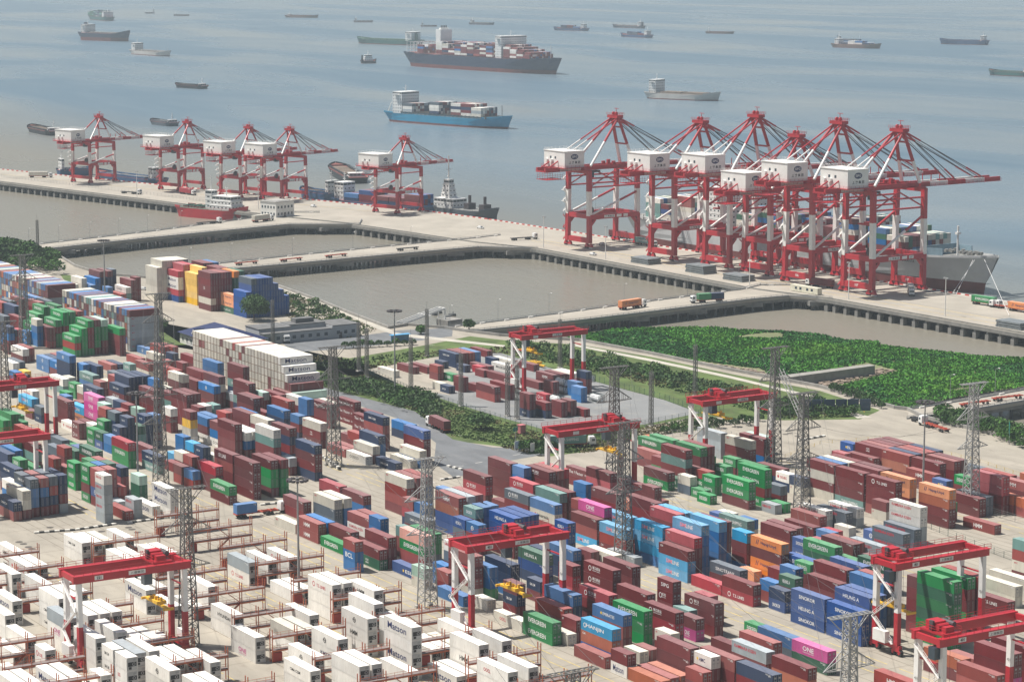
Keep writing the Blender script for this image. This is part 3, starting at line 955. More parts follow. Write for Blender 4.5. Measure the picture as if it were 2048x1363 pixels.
-532.3;203.5;3;40;w,w:CMA,w:CMA;1
-532.3;206.4;3;40;w,w,w;1
-499.3;203.5;3;40;w,w,w;1
-515.3;203.5;3;40;w,w,w;1
-529.3;235.5;1;40;w;1
-508.3;235.5;2;40;w:HY,w;1
-542.4;209.2;2;40;G,w;1
-489.3;241.2;2;40;c,w;1
-449.8;264.4;3;40;w,w:HMM,w;1
-569.3;247.0;2;40;w,w;1
-510.3;264.4;3;40;w,w,w;1
-482.3;177.5;2;40;w,w;1
-549.8;235.5;1;40;w:OOCL;1
-490.3;261.5;3;40;w,w,w;1
-469.8;275.9;1;40;w;1
-430.3;264.4;3;40;w,w,w;1
-449.8;270.1;3;40;w,w,w;1
-482.3;203.5;3;40;w,w,w;1
-476.8;189.0;1;40;w;1
-569.5;206.4;2;40;w,w;1
-569.3;244.1;2;40;w:TS,w;1
-499.3;209.2;2;40;w,w;1
-581.6;247.0;1;40;w:TS;1
-556.3;217.8;1;40;w;1
-469.3;257.9;3;40;w,w,w;1
-469.8;273.0;2;40;w,w;1
-490.3;270.1;1;40;w;1
-499.3;212.1;2;40;w,w;1
-534.0;241.2;2;40;w,w;1
-469.3;241.2;3;40;w:PIL,w:KMTC,w;1
-489.3;244.1;2;40;c,c;1
-477.0;215.0;2;40;w:CMA,w;1
-499.1;249.8;2;40;w,w;1
-482.3;174.7;2;40;w,w;1
-549.8;259.5;2;40;G,w:TS;1
-480.4;254.4;3;40;w:PIL,w:HMM,w;1
-498.1;264.4;1;40;w;1
-429.7;259.1;3;40;w:OOCL,w,w;1
-460.1;254.0;4;40;w:MA,w,w:MA,w;1
-467.1;201.3;3;40;w:PIL,w:PIL,w;1
-535.2;191.8;2;40;w,w;1
-515.3;198.8;3;40;G,w:ONE,w;1
-590.3;232.8;2;40;w:CMA,w;1
-489.1;231.4;2;40;w,w:ONE;1
-449.3;258.6;1;40;w:MA;1
-481.3;197.6;3;20;w:CMA,w:CMA,w:CMA;1
-464.9;193.7;4;20;w,w:OOCL,w,w;1
-482.3;200.4;3;40;G,w,w;1
-497.3;197.8;3;40;w,w,w;1
-549.8;232.2;1;40;w:MA;1
-532.3;231.4;1;40;w;1
-538.8;227.6;2;40;w:MA,w;1
-545.9;197.6;2;40;w:MA,w:MA;1
-793.0;462.0;2;40;n:CMA,n;0
-793.2;465.2;2;40;m,m;0
-792.7;467.7;2;40;r,m;0
-793.1;470.5;2;40;b,b;0
-806.7;483.9;1;40;m;0
-776.8;459.9;1;20;n:CMA;0
-787.9;457.2;1;20;n;0
-767.7;443.3;2;20;r,m;0
-777.2;465.9;1;20;m;0
-771.1;466.4;1;20;m;0
-771.5;463.5;1;20;R;0
-764.2;460.3;1;20;m;0
-758.1;461.3;1;40;m;0
-784.3;476.8;1;20;n;0
-773.8;473.1;1;40;w:MAERSK;0
-745.2;460.4;1;20;m:TS;0
-762.8;446.4;1;20;g:EV;0
-742.7;438.6;2;20;m,m;0
-740.5;443.0;1;20;m;0
-742.8;433.2;1;20;n:CMA;0
-749.1;433.8;1;20;c;0
-726.8;438.2;2;40;m,r;0
-727.7;444.3;2;40;m,m;0
-690.6;433.2;3;20;m,m,n:CMA;0
-686.9;437.1;2;20;m,n;0
-711.8;453.2;1;20;R:TS;0
-692.8;443.5;1;20;m;0
-685.4;442.3;2;20;m,m;0
-685.7;446.1;2;20;m,m;0
-682.4;449.2;1;20;m;0
-718.6;460.5;2;20;m,m;0
-735.2;467.9;2;40;m:HMM,m;0
-735.1;471.4;2;40;m,m;0
-747.6;482.0;1;40;c;0
-748.0;484.7;1;40;w;0
-739.2;463.9;1;40;m;0
-704.2;462.5;2;20;b,b;0
-716.9;472.9;3;20;n,m,m;0
-713.5;467.0;2;20;b,b;0
-783.5;479.8;1;40;c;0
-771.2;482.1;1;40;m;0
-786.6;432.4;1;40;c:MSC;0
-789.8;442.4;1;40;m;0
-787.7;446.9;1;40;m;0
-889.8;352.8;3;40;g:EV,r,g;0
-890.6;355.9;4;40;g:EV,g,g,g;0
-891.0;358.7;5;40;g:EV,m,m,m,g;0
-891.5;361.6;5;40;m,g,g,g,m;0
-890.6;364.2;5;40;q,g,g,m,m;0
-883.0;368.1;4;40;g,m,m,m;0
-914.1;352.4;3;40;m,m,r;0
-915.4;355.6;4;40;g:EV,m,g,g;0
-916.1;358.8;5;40;g:EV,g,m,g,g;0
-916.4;361.8;5;40;g,g,m,m,m;0
-916.0;364.7;5;40;r,m,m,m,m;0
-914.5;349.9;4;20;c,b,b,b;0
-934.3;363.6;5;40;g:EV,g,g,m,m;0
-934.1;358.1;5;40;g:EV,g,g,m,m;0
-933.8;355.4;4;40;g:EV,g:EV,g,m;0
-927.8;351.6;3;40;g:EV,g:EV,g:EV;0
-920.6;348.2;2;20;b:PIL,b:PIL;0
-946.2;352.5;3;40;m,m,m;0
-926.7;346.6;2;20;R,R;0
-952.1;348.4;3;40;k,n,m;0
-959.2;355.5;4;40;n,n,m,m;0
-977.7;365.3;4;40;m,m,m,m;0
-964.6;367.8;4;40;r,m,m,m;0
-965.7;372.2;4;40;k,m,m,m;0
-977.9;372.0;4;40;b,m,m,m;0
-972.1;358.9;4;40;k,m,m,m;0
-971.4;354.8;4;40;r,m,m,m;0
-1022.3;377.6;3;40;c,k,m;0
-1022.5;380.7;3;40;c,m,m;0
-915.6;335.0;3;40;n,b,m;0
-917.0;338.2;3;40;n,m,m;0
-1006.9;426.3;4;40;m,m,m,m;0
-1007.7;431.5;4;20;m,m,m,m;0
-1004.5;422.9;3;40;w:COSCO,t,m;0
-1003.8;420.3;2;40;r,m;0
-1002.6;416.3;3;20;b,m,m;0
-1021.3;418.0;5;40;m,n,n,n,n;0
-1021.2;421.6;5;40;m,n,n,n,n;0
-1019.2;425.0;5;20;k,n,n,n,n;0
-1020.2;415.4;4;40;b,b,b,n;0
-1019.2;412.8;3;40;b,b,b;0
-1023.3;410.4;4;40;c,c,m,m;0
-1018.8;407.2;3;20;c,m,m;0'''
PICK_DATA = '''183.2 240.1 141.1 231.1 146.2 227.5 69.1 88.2 195.3 20.2 100.2 55.2 114.1 117.0 67.3 10.1 9.2 266.2 98.2 2.1 233.3 183.1 101.1 227.3 99.3 227.4 227.1 227.2 144.2 276.2 246.3 249.2 151.3 181.3 123.0 88.1 88.0 50.2 56.1 179.1 214.4 81.3 168.3 227.0 91.2 21.1 220.2 41.3 180.0 223.3 191.2 87.2 5.2 42.0 208.1 36.3 68.2 169.3 103.0 16.1 10.0 64.2 140.3 62.1 216.0 203.3 149.3 2.0 107.3 124.1 97.2 100.1 119.3 215.3 141.0 66.2 199.4 264.3 98.0 98.1 114.0 1.2 174.2 151.2 95.3 167.3 132.4 244.1 20.1 165.2 28.2 50.1 205.1 41.2 225.2 54.1 168.2 65.1 53.2 154.3 91.1 169.2 135.2 233.2 93.1 72.2 5.1 153.2 260.1 7.3 19.2 149.2 37.1 156.3 94.2 50.0 35.1 24.1 16.0 13.3 102.2 177.3 219.3 33.2 27.1 176.1 140.2 36.2 464.2 17.2 166.2 26.1 360.1 263.3 164.2 77.1 140.1 269.1 174.1 174.0 453.3 426.2 222.2 107.2 204.3 345.3 43.0 202.2 21.0 261.1 420.2 277.1 212.0 86.3 427.1 36.1 344.3 257.3 169.1 307.3 218.2 210.1 138.2 11.3 256.2 185.1 47.1 441.0 209.2 140.0 407.0 4.0 378.1 154.2 386.1 189.1 154.1 38.2 288.2 324.4 168.1 135.1 278.1 162.1 118.1 389.3 251.4 156.2 6.2 112.1 169.0 150.3 93.0 428.3 19.1 372.2 119.2 170.2 166.1 59.0 438.1 219.2 363.3 13.2 125.0 337.0 272.3 267.0 221.3 318.2 230.0 188.1 194.2 161.2 139.3 76.1 37.0 222.1 7.2 464.1 424.3 281.0 119.1 95.2 266.1 260.0 115.3 360.0 453.2 453.1 184.3 116.3 102.1 277.0 348.0 207.2 295.0 408.2 302.2 298.2 144.1 96.1 82.0 445.2 305.3 480.1 209.1 13.1 113.0 108.2 54.0 253.0 437.3 307.2 627.1 344.2 444.2 409.0 225.1 503.3 39.2 324.3 167.2 147.2 261.0 1.1 272.2 473.2 190.2 453.0 344.1 189.0 280.0 71.1 375.2 300.2 17.1 455.3 306.2 13.0 539.2 590.2 561.2 591.3 519.1 551.1 592.2 582.2 568.2 588.2 569.2 596.1 560.1 566.2 544.1 601.2 597.0 528.2 511.1 594.2 558.1 581.1 591.2 536.0 604.1 591.1 584.1 585.1 555.2 587.1 588.1 553.2 546.0 603.0 556.2 596.0 518.1 557.0 532.1 573.1 528.1 599.3 578.1 524.1 533.2 595.1 537.1 552.2 528.0 605.1 523.1 516.1 588.0 601.1 604.0 572.1 538.1 561.1 515.1 587.0 594.1 594.0 522.1 547.0 600.2 535.2 529.0 595.0 570.2 518.0 520.1 541.1 563.2 580.1 531.1 534.1 540.0 598.2 599.2 581.0 565.0 517.1 583.1 562.1 543.2 512.1 539.1 513.1 576.0 601.0 558.0 554.2 573.0 593.1 560.0 532.0 582.1 550.0 514.1 572.0 564.1 537.0 586.1 511.0 574.1 522.0 598.1 542.1 545.1 530.0 513.0 562.0 592.1 551.0 521.0 590.1 553.1 512.0 600.1 605.0 527.0 553.0 519.0 582.0 569.1 577.2 593.0 563.1 577.1 591.0 577.0 579.0 538.0 534.0 552.1 544.0 525.1 549.1 583.0 561.0 568.1 515.0 514.0 575.0 584.0 566.0 566.1 516.0 523.0 535.1 600.0 578.0 541.0 598.0 517.0'''
# ================================================================ containers
HT, HR = 2.65, 2.90
LEN = {20: 6.06, 40: 12.19}
CCOL = {'m': (.165,.022,.026), 'r': (.29,.045,.038), 'o': (.43,.105,.04), 'R': (.40,.028,.046), 'O': (.74,.235,.045), 'n': (.014,.036,.098),
        'B': (.010,.070,.27), 'b': (.020,.145,.38), 's': (.035,.33,.60), 'g': (.006,.235,.060), 'd': (.028,.125,.07), 't': (.155,.30,.275), 'q': (.36,.53,.44),
        'w': (.74,.715,.66), 'c': (.60,.57,.485), 'G': (.33,.375,.40), 'k': (.095,.125,.16), 'p': (.55,.055,.27), 'P': (.68,.36,.30), 'y': (.78,.46,.035)}
CNAME = {'m': 'maroon', 'r': 'brick red', 'o': 'rust orange', 'R': 'crimson', 'O': 'bright orange', 'n': 'navy', 'B': 'royal blue', 'b': 'mid blue', 's': 'sky blue', 'g': 'green',
         'd': 'dark green', 't': 'grey teal', 'q': 'mint green', 'w': 'white', 'c': 'cream', 'G': 'pale grey', 'k': 'slate grey', 'p': 'magenta', 'P': 'faded pink', 'y': 'yellow'}
def sidemat(c):
    x = CCOL[c]; return mat('container_paint_' + CNAME[c].replace(' ', '_'), x, 0.55, var=0.10, scale=0.5, dirt=tuple(a*.55+.035 for a in x) if c not in 'wcG' else (.40,.33,.25), dirt_amt=0.45, rnd=0.16, stretch=(1,1,.35))
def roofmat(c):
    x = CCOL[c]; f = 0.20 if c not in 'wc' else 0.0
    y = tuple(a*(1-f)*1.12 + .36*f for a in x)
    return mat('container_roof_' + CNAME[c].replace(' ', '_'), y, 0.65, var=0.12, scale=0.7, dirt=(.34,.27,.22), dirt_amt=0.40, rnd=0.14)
INK = {'W': (.80,.80,.78), 'N': (.02,.03,.12), 'K': (.02,.02,.02), 'D': (.55,.03,.05), 'M': (.55,.05,.25), 'Y': (.75,.50,.05), 'H': (.80,.25,.32)}
def ink(c): return mat('print_' + {'W':'white','N':'navy','K':'black','D':'red','M':'magenta','Y':'yellow','H':'pink'}[c], INK[c], 0.6, var=0.05)
INKS = list(INK)
# printed marks: pieces of (text, ink, x as share of length, z, letter height, width as share of length); '@' = ring, 'o' = disc, '#' = panel
LOGO = {'EV': [('EVERGREEN','W',.18,.85,1.05,.60)], 'MA': [('Matson','N',.14,.62,1.45,.66)], 'HMM': [('HMM','W',.34,.75,1.05,.27)], 'MSC': [('MSC','D',.07,1.75,.42,.10)],
        'CMA': [('CMA CGM','W',.24,1.0,.62,.38)], 'CN': [('CNC','W',.42,1.35,.5,.13), ('LINE','W',.42,.7,.45,.13)], 'KB': [('KAMBARA KISEN','D',.08,1.30,.72,.62)], 'HL': [('Hapag-Lloyd','N',.33,.85,.95,.50), ('/','N',.17,.8,1.2,.05), ('/','N',.22,.8,1.2,.05)],
        'SM': [('SM','H',.26,.85,1.0,.20), ('LINE','W',.47,.85,.95,.24)], 'ONE': [('ONE','W',.31,.95,1.05,.31), ('OCEAN NETWORK EXPRESS','W',.31,.55,.2,.31)], 'TS': [('@','W',.24,1.25,.62,.0), ('T.S. LINES','W',.36,.85,.75,.36)],
        'JJ': [('@','W',.22,1.3,.62,.0), ('锦江航运','W',.31,1.25,.75,.26), ('JINJIANG SHIPPING','W',.31,.8,.28,.26)], 'HA': [('HEUNG A','W',.24,.85,.85,.46)], 'SINOKOR': [('SINOKOR','W',.24,.85,.85,.48)],
        'ESL': [('ESL','W',.55,.8,.85,.28), ('o','Y',.47,1.2,.36,0)], 'PIL': [('@','W',.5,1.3,.62,0), ('PIL','W',.44,1.1,.4,.12)], 'CAI': [('CAI','W',.06,1.75,.5,.09)], 'BCL': [('BCL','W',.18,.75,1.25,.64)],
        'YM': [('YANG MING','D',.30,.9,.8,.52), ('o','D',.18,1.3,.42,0)], 'OOCL': [('OOCL','D',.22,.95,.75,.22)], 'TF': [('The ? Factor','W',.12,.85,.9,.62), ('CNC','W',.80,1.0,.6,.10)], 'COSCO': [('COSCO','K',.18,.85,.8,.46)],
        'CS': [('CHINA SHIPPING','W',.22,.85,.9,.58)], 'IA': [('interasia','K',.30,.8,.85,.46), ('o','D',.23,1.25,.4,0)], 'EMI': [('EMIRATES','W',.34,.95,.7,.38), ('o','Y',.29,1.3,.34,0)], 'HJ': [('HANJIN','W',.18,.75,1.05,.56), ('@','W',.13,1.25,.55,0)],
        'SINOTRANS': [('SINOTRANS','W',.2,.85,.85,.62)], 'AMC': [('AMC','N',.3,.9,.8,.35), ('o','Y',.2,1.3,.3,0)], 'CK': [('CK LINE','W',.22,.75,1.05,.42)], 'SIPG': [('SIPG','W',.25,.9,.85,.5)], 'KMTC': [('KMTC','N',.34,.8,.85,.36)],
        'HY': [('HYUNDAI','K',.3,.95,.8,.55)], 'MAERSK': [('MAERSK','K',.27,.8,.95,.55)], 'NUC': [('N U C','W',.5,.9,.6,.4)], 'UASC': [('U.A.S.C.','W',.2,.9,.8,.6)],
        'id': [('45G1','W',.88,1.95,.28,.07), ('TGHU 4521','W',.80,2.2,.24,.15)]}
def logo_ink(code, c):
    if c in 'wc' or (c == 'G' and code == 'KB'): return {'CMA':'K','HMM':'K','ONE':'M','TS':'D','PIL':'K','JJ':'K','EV':'N','HL':'N'}.get(code)
    return None
def print_marks(mb, code, c, L, o, base):
    """add a container's side print to mb; o = its lower corner; base = index of the first ink in mb's materials"""
    for txt, k, fx, z, h, fw in LOGO[code]:
        k = logo_ink(code, c) or k
        if code == 'KB' and c == 'G' and False: k = 'D'
        mi = base + INKS.index(k); p = (o[0] + fx*L, o[1] - 0.012, o[2] + z)
        if txt == '@': disc(mb, p, (1,0,0), (0,0,1), h, 14, mi, h*.72)
        elif txt == 'o': disc(mb, p, (1,0,0), (0,0,1), h, 10, mi)
        else: put_text(mb, txt, p, (1,0,0), (0,0,1), h, mi, width=fw*L, bold=0.012)
def body_mesh(L, h, reefer=False):
    W = MB(); w = 2.44
    W.poly([(0,0,h),(L,0,h),(L,w,h),(0,w,h)], 1); W.poly([(0,0,0),(0,w,0),(L,w,0),(L,0,0)])
    W.poly([(0,0,0),(0,0,h),(0,w,h),(0,w,0)])                       # blind end
    W.poly([(L-.06,.1,.1),(L-.06,w-.1,.1),(L-.06,w-.1,h-.1),(L-.06,.1,h-.1)])
    for y, z0, z1, y1 in ((0,0,.12,w),(0,h-.10,h,w)): W.add([(L,y,z0),(L,y1,z0),(L,y1,z1),(L,y,z1)], [(0,1,2,3)])
    for y0, y1 in ((0,.12),(w-.12,w)): W.add([(L,y0,.12),(L,y1,.12),(L,y1,h-.1),(L,y0,h-.1)], [(0,1,2,3)])
    for y, s in ((0,1),(w,-1)):
        W.add([(0,y,0),(L,y,0),(L,y,.16),(0,y,.16)], [(0,1,2,3)]); W.add([(0,y,h-.10),(L,y,h-.10),(L,y,h),(0,y,h)], [(0,1,2,3)])
        for x0, x1 in ((0,.16),(L-.16,L)): W.add([(x0,y,.16),(x1,y,.16),(x1,y,h-.1),(x0,y,h-.1)], [(0,1,2,3)])
        if reefer: W.add([(.16,y+s*.02,.16),(L-.16,y+s*.02,.16),(L-.16,y+s*.02,h-.1),(.16,y+s*.02,h-.1)], [(0,1,2,3)])
        else:
            n = int((L-.32)/.28); d = (L-.32)/n; V = []
            for i in range(n):
                x = .16 + i*d
                for a, b in ((0,.045),(.30,.045),(.50,.005),(.80,.005)): V.append((x+a*d, y+s*b))
            V.append((L-.16, y+s*.045)); m = len(V)
            W.add([(a,b,.16) for a,b in V] + [(a,b,h-.1) for a,b in V], [(i,i+1,m+i+1,m+i) for i in range(m-1)])
    return W
def door_mesh(h):
    W = MB(); W.box(0,.05,0,1.08,.12,h-.12)
    for y in (.28,.80): W.tube((.09,y,.14),(.09,y,h-.14),.035,5,1)
    W.box(.05,.10,.2,.9,h*.42,h*.42+.10,1); W.box(.05,.075,.3,.85,h*.66,h*.80,1)
    return W
def unit_mesh(h):
    W = MB(); W.box(-.02,.02,.14,2.30,.14,h-.12,0)
    W.box(.02,.05,.30,2.14,.95,1.85,1); W.box(.05,.07,.45,1.05,.35,.85,1); W.box(.05,.07,1.35,2.0,2.1,2.5,2)
    disc(W, (.055,1.55,1.4), (0,1,0), (0,0,1), .36, 10, 2); disc(W, (.06,1.55,1.4), (0,1,0), (0,0,1), .22, 8, 1)
    return W
bar_m = mat('locking_bar', (.34,.34,.34), .5); blk = mat('cooling_grille', (.02,.02,.022), .6); unit_w = mat('cooling_panel', (.46,.46,.45), .5)
GEO = {}
def geo(kind, L, c):
    k = (kind, L, c)
    if k not in GEO:
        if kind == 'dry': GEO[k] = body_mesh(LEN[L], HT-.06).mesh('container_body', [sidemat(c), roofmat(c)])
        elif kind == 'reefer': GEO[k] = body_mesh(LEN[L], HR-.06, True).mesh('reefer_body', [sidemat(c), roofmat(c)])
        elif kind == 'door': GEO[k] = door_mesh(HT-.06).mesh('container_door', [sidemat(c), bar_m])
        elif kind == 'unit': GEO[k] = unit_mesh(HR-.06).mesh('cooling_unit', [unit_w, blk, bar_m])
        elif kind.startswith('print:'):
            W = MB(); print_marks(W, kind[6:], c, LEN[L], (0,0,0), 0); GEO[k] = W.mesh('lettering', [ink(i) for i in INKS])
    return GEO[k]
STACKS = [s.split(';') for s in STACK_DATA.split()]
def ordinal(n): return {1:'1st',2:'2nd',3:'3rd'}.get(n, '%dth' % n)
BLOCK_Y = [177.5,203.5,235.5,261.5,293.5,319.6,351.5,377.6,409.6,435.6,467.6,493.6]
stuff = MB(); stuff_tone = []
codes = list(CCOL)
def stuff_box(x, y, z, L, h, c, code=None, along='x'):
    i = codes.index(c); n0 = len(stuff.f)
    a, b = (LEN[L], 2.44) if along == 'x' else (2.44, LEN[L])
    x0, x1, y0, y1 = x, x + a, y, y + b
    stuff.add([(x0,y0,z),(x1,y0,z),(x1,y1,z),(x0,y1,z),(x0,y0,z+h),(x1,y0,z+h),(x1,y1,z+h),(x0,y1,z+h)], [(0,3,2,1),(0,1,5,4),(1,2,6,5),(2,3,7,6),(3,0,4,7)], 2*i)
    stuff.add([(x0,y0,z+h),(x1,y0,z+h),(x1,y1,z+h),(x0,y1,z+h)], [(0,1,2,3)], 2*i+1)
    if along == 'x':
        for yy in (.30, .62, 1.70, 2.02): stuff.box(x1+.005, x1+.03, y0+yy, y0+yy+.06, z+.15, z+h-.15, 2*len(codes)+len(INKS))
        if code: print_marks(stuff, code, c, LEN[L], (x0, y0, z), 2*len(codes))
    else:
        for xx in (x0-.03, x1-.09): stuff.box(xx, xx+.12, y0-.03, y0-.005, z, z+h, 2*len(codes)+len(INKS)+1)
        stuff.box(x0+.1, x1-.1, y0-.03, y0-.005, z, z+.16, 2*len(codes)+len(INKS)+1)
        for xx in (.34, .68, 1.66, 2.0): stuff.box(x0+xx, x0+xx+.05, y0-.03, y0-.005, z+.2, z+h-.15, 2*len(codes)+len(INKS))
    if along != 'x' and code:
        W = MB(); print_marks(W, code, c, LEN[L], (0,0,0), 2*len(codes))
        o = len(stuff.v); stuff.v.extend([(x1 - b2 , y0 + a2, z + c2) for a2, b2, c2 in W.v]); stuff.f.extend([tuple(j+o for j in f) for f in W.f]); stuff.m.extend(W.m)
    stuff_tone.extend([random.random()] * (len(stuff.f) - n0))
PICK = set(PICK_DATA.split())
def block_of(y):
    b = max([i for i, v in enumerate(BLOCK_Y) if v - 1.6 <= y] or [0]); return b, int(round((y - BLOCK_Y[b]) / 2.87))
ZONE = {0: 'corner reefer block', 1: 'nearest reefer block', 2: 'middle reefer block', 3: 'diagonal reefer block', 4: 'reefer-lane block', 5: 'second block back', 6: 'third block back',
        7: 'fourth block back', 8: 'fifth block back', 9: 'fenced right block', 10: 'roadside right block', 11: 'roadside right block'}
ZLEFT = {2: 'left edge block', 3: 'left corner block', 4: 'left front block', 5: 'left second block', 6: 'left third block', 7: 'left back block'}
TIER = ['ground tier', 'second tier', 'third tier', 'fourth tier', 'fifth tier', 'sixth tier']
ROWN = ['front row', 'second row', 'third row', 'fourth row', 'fifth row', 'sixth row', 'seventh row', 'back row']
rowmap = {}
info = []
for si, (x, y, k, L, st, rf) in enumerate(STACKS):
    x, y, k, L, rf = float(x), float(y), int(k), int(L), int(rf); b, r = block_of(y)
    side = 'left' if x < -600 else 'right'
    info.append((x, y, k, L, st.split(','), rf, b, min(r, 7), side)); rowmap.setdefault((b, min(r, 7), side), []).append((x, si))
nth = {}
for key, v in rowmap.items():
    for i, (x, si) in enumerate(sorted(v, reverse=True)): nth[si] = i + 1
for si, (x, y, k, L, st, rf, b, r, side) in enumerate(info):
    h = HR if rf else HT
    for t in range(k):
        code = st[k-1-t]; c, _, lg = code.partition(':'); z = t*h
        if '%d.%d' % (si, t) not in PICK:
            if not rf or True: stuff_box(x, y, z, L, h-.06, c, lg or None)
            continue
        o = obj('reefer_container' if rf else 'shipping_container', geo('reefer' if rf else 'dry', L, c), None, (x, y, z))
        if rf: obj('cooling_unit', geo('unit', L, 'w'), o, (LEN[L], 0, 0))
        else:
            for yy in (.13, 1.23): obj('door', geo('door', 20, c), o, (LEN[L]-.05, yy, 0))
        obj('lettering', geo('print:' + (lg or 'id'), L, c), o)
        size = 'long' if L == 40 else 'short'
        tier = 'top tier' if t == k-1 else TIER[t]
        mark = {'W': 'white', 'N': 'navy', 'K': 'black', 'D': 'red', 'M': 'magenta', 'Y': 'yellow', 'H': 'pink'}[logo_ink(lg, c) or LOGO[lg][0][1]] + '-lettered ' if lg else ''
        zone = ZLEFT.get(b, 'left back block') if side == 'left' and not rf else ZONE[b]
        lab = '%s%s %s %s, %s, %s from near end, %s, %s' % (mark, CNAME[c], size, 'reefer' if rf else 'container', tier, ordinal(nth[si]), ROWN[r], zone)
        tag(o, ' '.join(lab.split()[:16]), 'container', 'white reefers in the racked blocks' if rf else 'containers stacked in the yard')
# tall blocks of empties turned across the rows, and the depot stacks behind them
random.seed(11)
def turned_block(x_end, y, n, tiers, cols, face=None, step=0):
    for t in range(tiers):
        ext = step*(tiers-1-t)
        for i in range(-ext, n):
            x = x_end - 2.44 - i*2.52
            c = random.choice(cols); lg = None
            if face and i == -ext: c, _, lg = face[t].partition(':')
            stuff_box(x, y, t*HT, 40, HT-.02, c, lg or None, 'y')
mix = ['m','m','c','c','b','b','r','w','G','k','t','o','B','w']
turned_block(-878.5, 375.6, 27, 6, mix, ['G:MSC']*5 + ['m'])
turned_block(-961.0, 375.2, 34, 6, mix, ['m','m','G:MSC','G','m','m'])
turned_block(-750.3, 375.3, 28, 6, ['c']*22 + ['r','m'], ['w:MA','q','m','w:MA','w:MA','w:MA'], 1)
def depot(x, y, cols, h=2.72):
    for j, (tiers, cs) in enumerate(cols):
        for t in range(tiers):
            cc = cs[t % len(cs)] if isinstance(cs, list) else cs; c, _, lg = cc.partition(':'); stuff_box(x, y + j*2.5, t*h, 40, h-.02, c, lg or None)
depot(-1013, 441.2, [(5,'c')] + [(6,'c')]*5, 2.85)
depot(-988.5, 448.8, [(5,'y'), (6,'y')]); depot(-1001.5, 446, [(5,['B','R','w:MA','w:MA','R']), (6,'R'), (6,['m','R'])]); depot(-1001.5, 458, [(6,'m'), (6,'m'), (6,'b')])
depot(-969.8, 446.5, [(6,['m','c','m','m:CN','m','m']), (6,'m'), (6,['m','m','r']), (6,'m')]); depot(-983, 453.9, [(5,['w:KB','w:KB','w:KB','R','b']), (6,'m'), (6,'m')])
depot(-957.2, 451.0, [(3,['d:UASC','O:HL','O:HL'])]); depot(-969.8, 457.5, [(6,['d:UASC','d:UASC','d:UASC','d:UASC','d:UASC','O:HL']), (6,'d')])
depot(-944.8, 451.0, [(4,'B'), (6,['B','B','B','B','B','k']), (6,['B','B','c','B','B','B']), (6,'B'), (6,'B'), (5,'B'), (4,'B'), (3,'B')])
for x, y, st in (): pass
# ================================================================ cranes
cr_red = mat('crane_red', (.42,.018,.030), .42, var=.10, scale=.25, dirt=(.22,.02,.025), dirt_amt=.4)
cr_wht = mat('crane_white', (.78,.77,.74), .45, var=.06, scale=.25, dirt=(.55,.50,.42), dirt_amt=.35)
cr_drk = mat('crane_machinery', (.07,.06,.065), .6)
cr_yel = mat('spreader_yellow', (.72,.42,.03), .5, var=.15, scale=.6)
tyre_m = mat('tyre', (.025,.024,.024), .8)
glass_m = mat('cab_glass', (.03,.05,.07), .12)
plate_w = mat('plate_white', (.75,.74,.72), .6); black_m = mat('black_paint', (.015,.016,.02), .6); navy_m = mat('navy_paint', (.02,.03,.10), .6)
def railing(W, p, q, h=1.1, step=2.4, t=.07, mi=0):
    p, q = Vector(p), Vector(q); n = max(1, int((q-p).length/step))
    for i in range(n+1): c = p.lerp(q, i/n); W.beam(c, c + Vector((0,0,h)), t, t, mi)
    for k in (.5, 1): W.beam(p + Vector((0,0,h*k)), q + Vector((0,0,h*k)), t, t, mi)
def banded(parent, name, p, q, w, splits, cols, h=None, round_=False):
    """a member painted in bands: the member itself plus one child per further band"""
    p, q = Vector(p), Vector(q); cuts = [0] + list(splits) + [1]; first = None
    for i in range(len(cuts)-1):
        W = MB(); a, b = p.lerp(q, cuts[i]), p.lerp(q, cuts[i+1])
        if round_: W.tube(a, b, w/2, 10)
        else: W.beam(a, b, w, h)
        if first is None: first = W.build(name, cr_red if cols[i] == 'r' else cr_wht, parent, smooth=False)
        else: W.build('painted_band', cr_red if cols[i] == 'r' else cr_wht, first)
    return first
def bogies(parent, x0, x1, y, n=4):
    for i in range(n):
        c = x0 + (x1-x0)*(i+.5)/n; W = MB(); w = (x1-x0)/n*.86
        W.frus((c-w*.5, c+w*.5, y-.7, y+.7, .75), (c-w*.16, c+w*.16, y-.5, y+.5, 2.5))
        for k in (-.36, -.12, .12, .36): W.tube((c+w*k, y-.35, .42), (c+w*k, y+.35, .42), .42, 8, 1)
        W.build('bogie', [cr_red, cr_wht if i % 2 else cr_drk], parent)
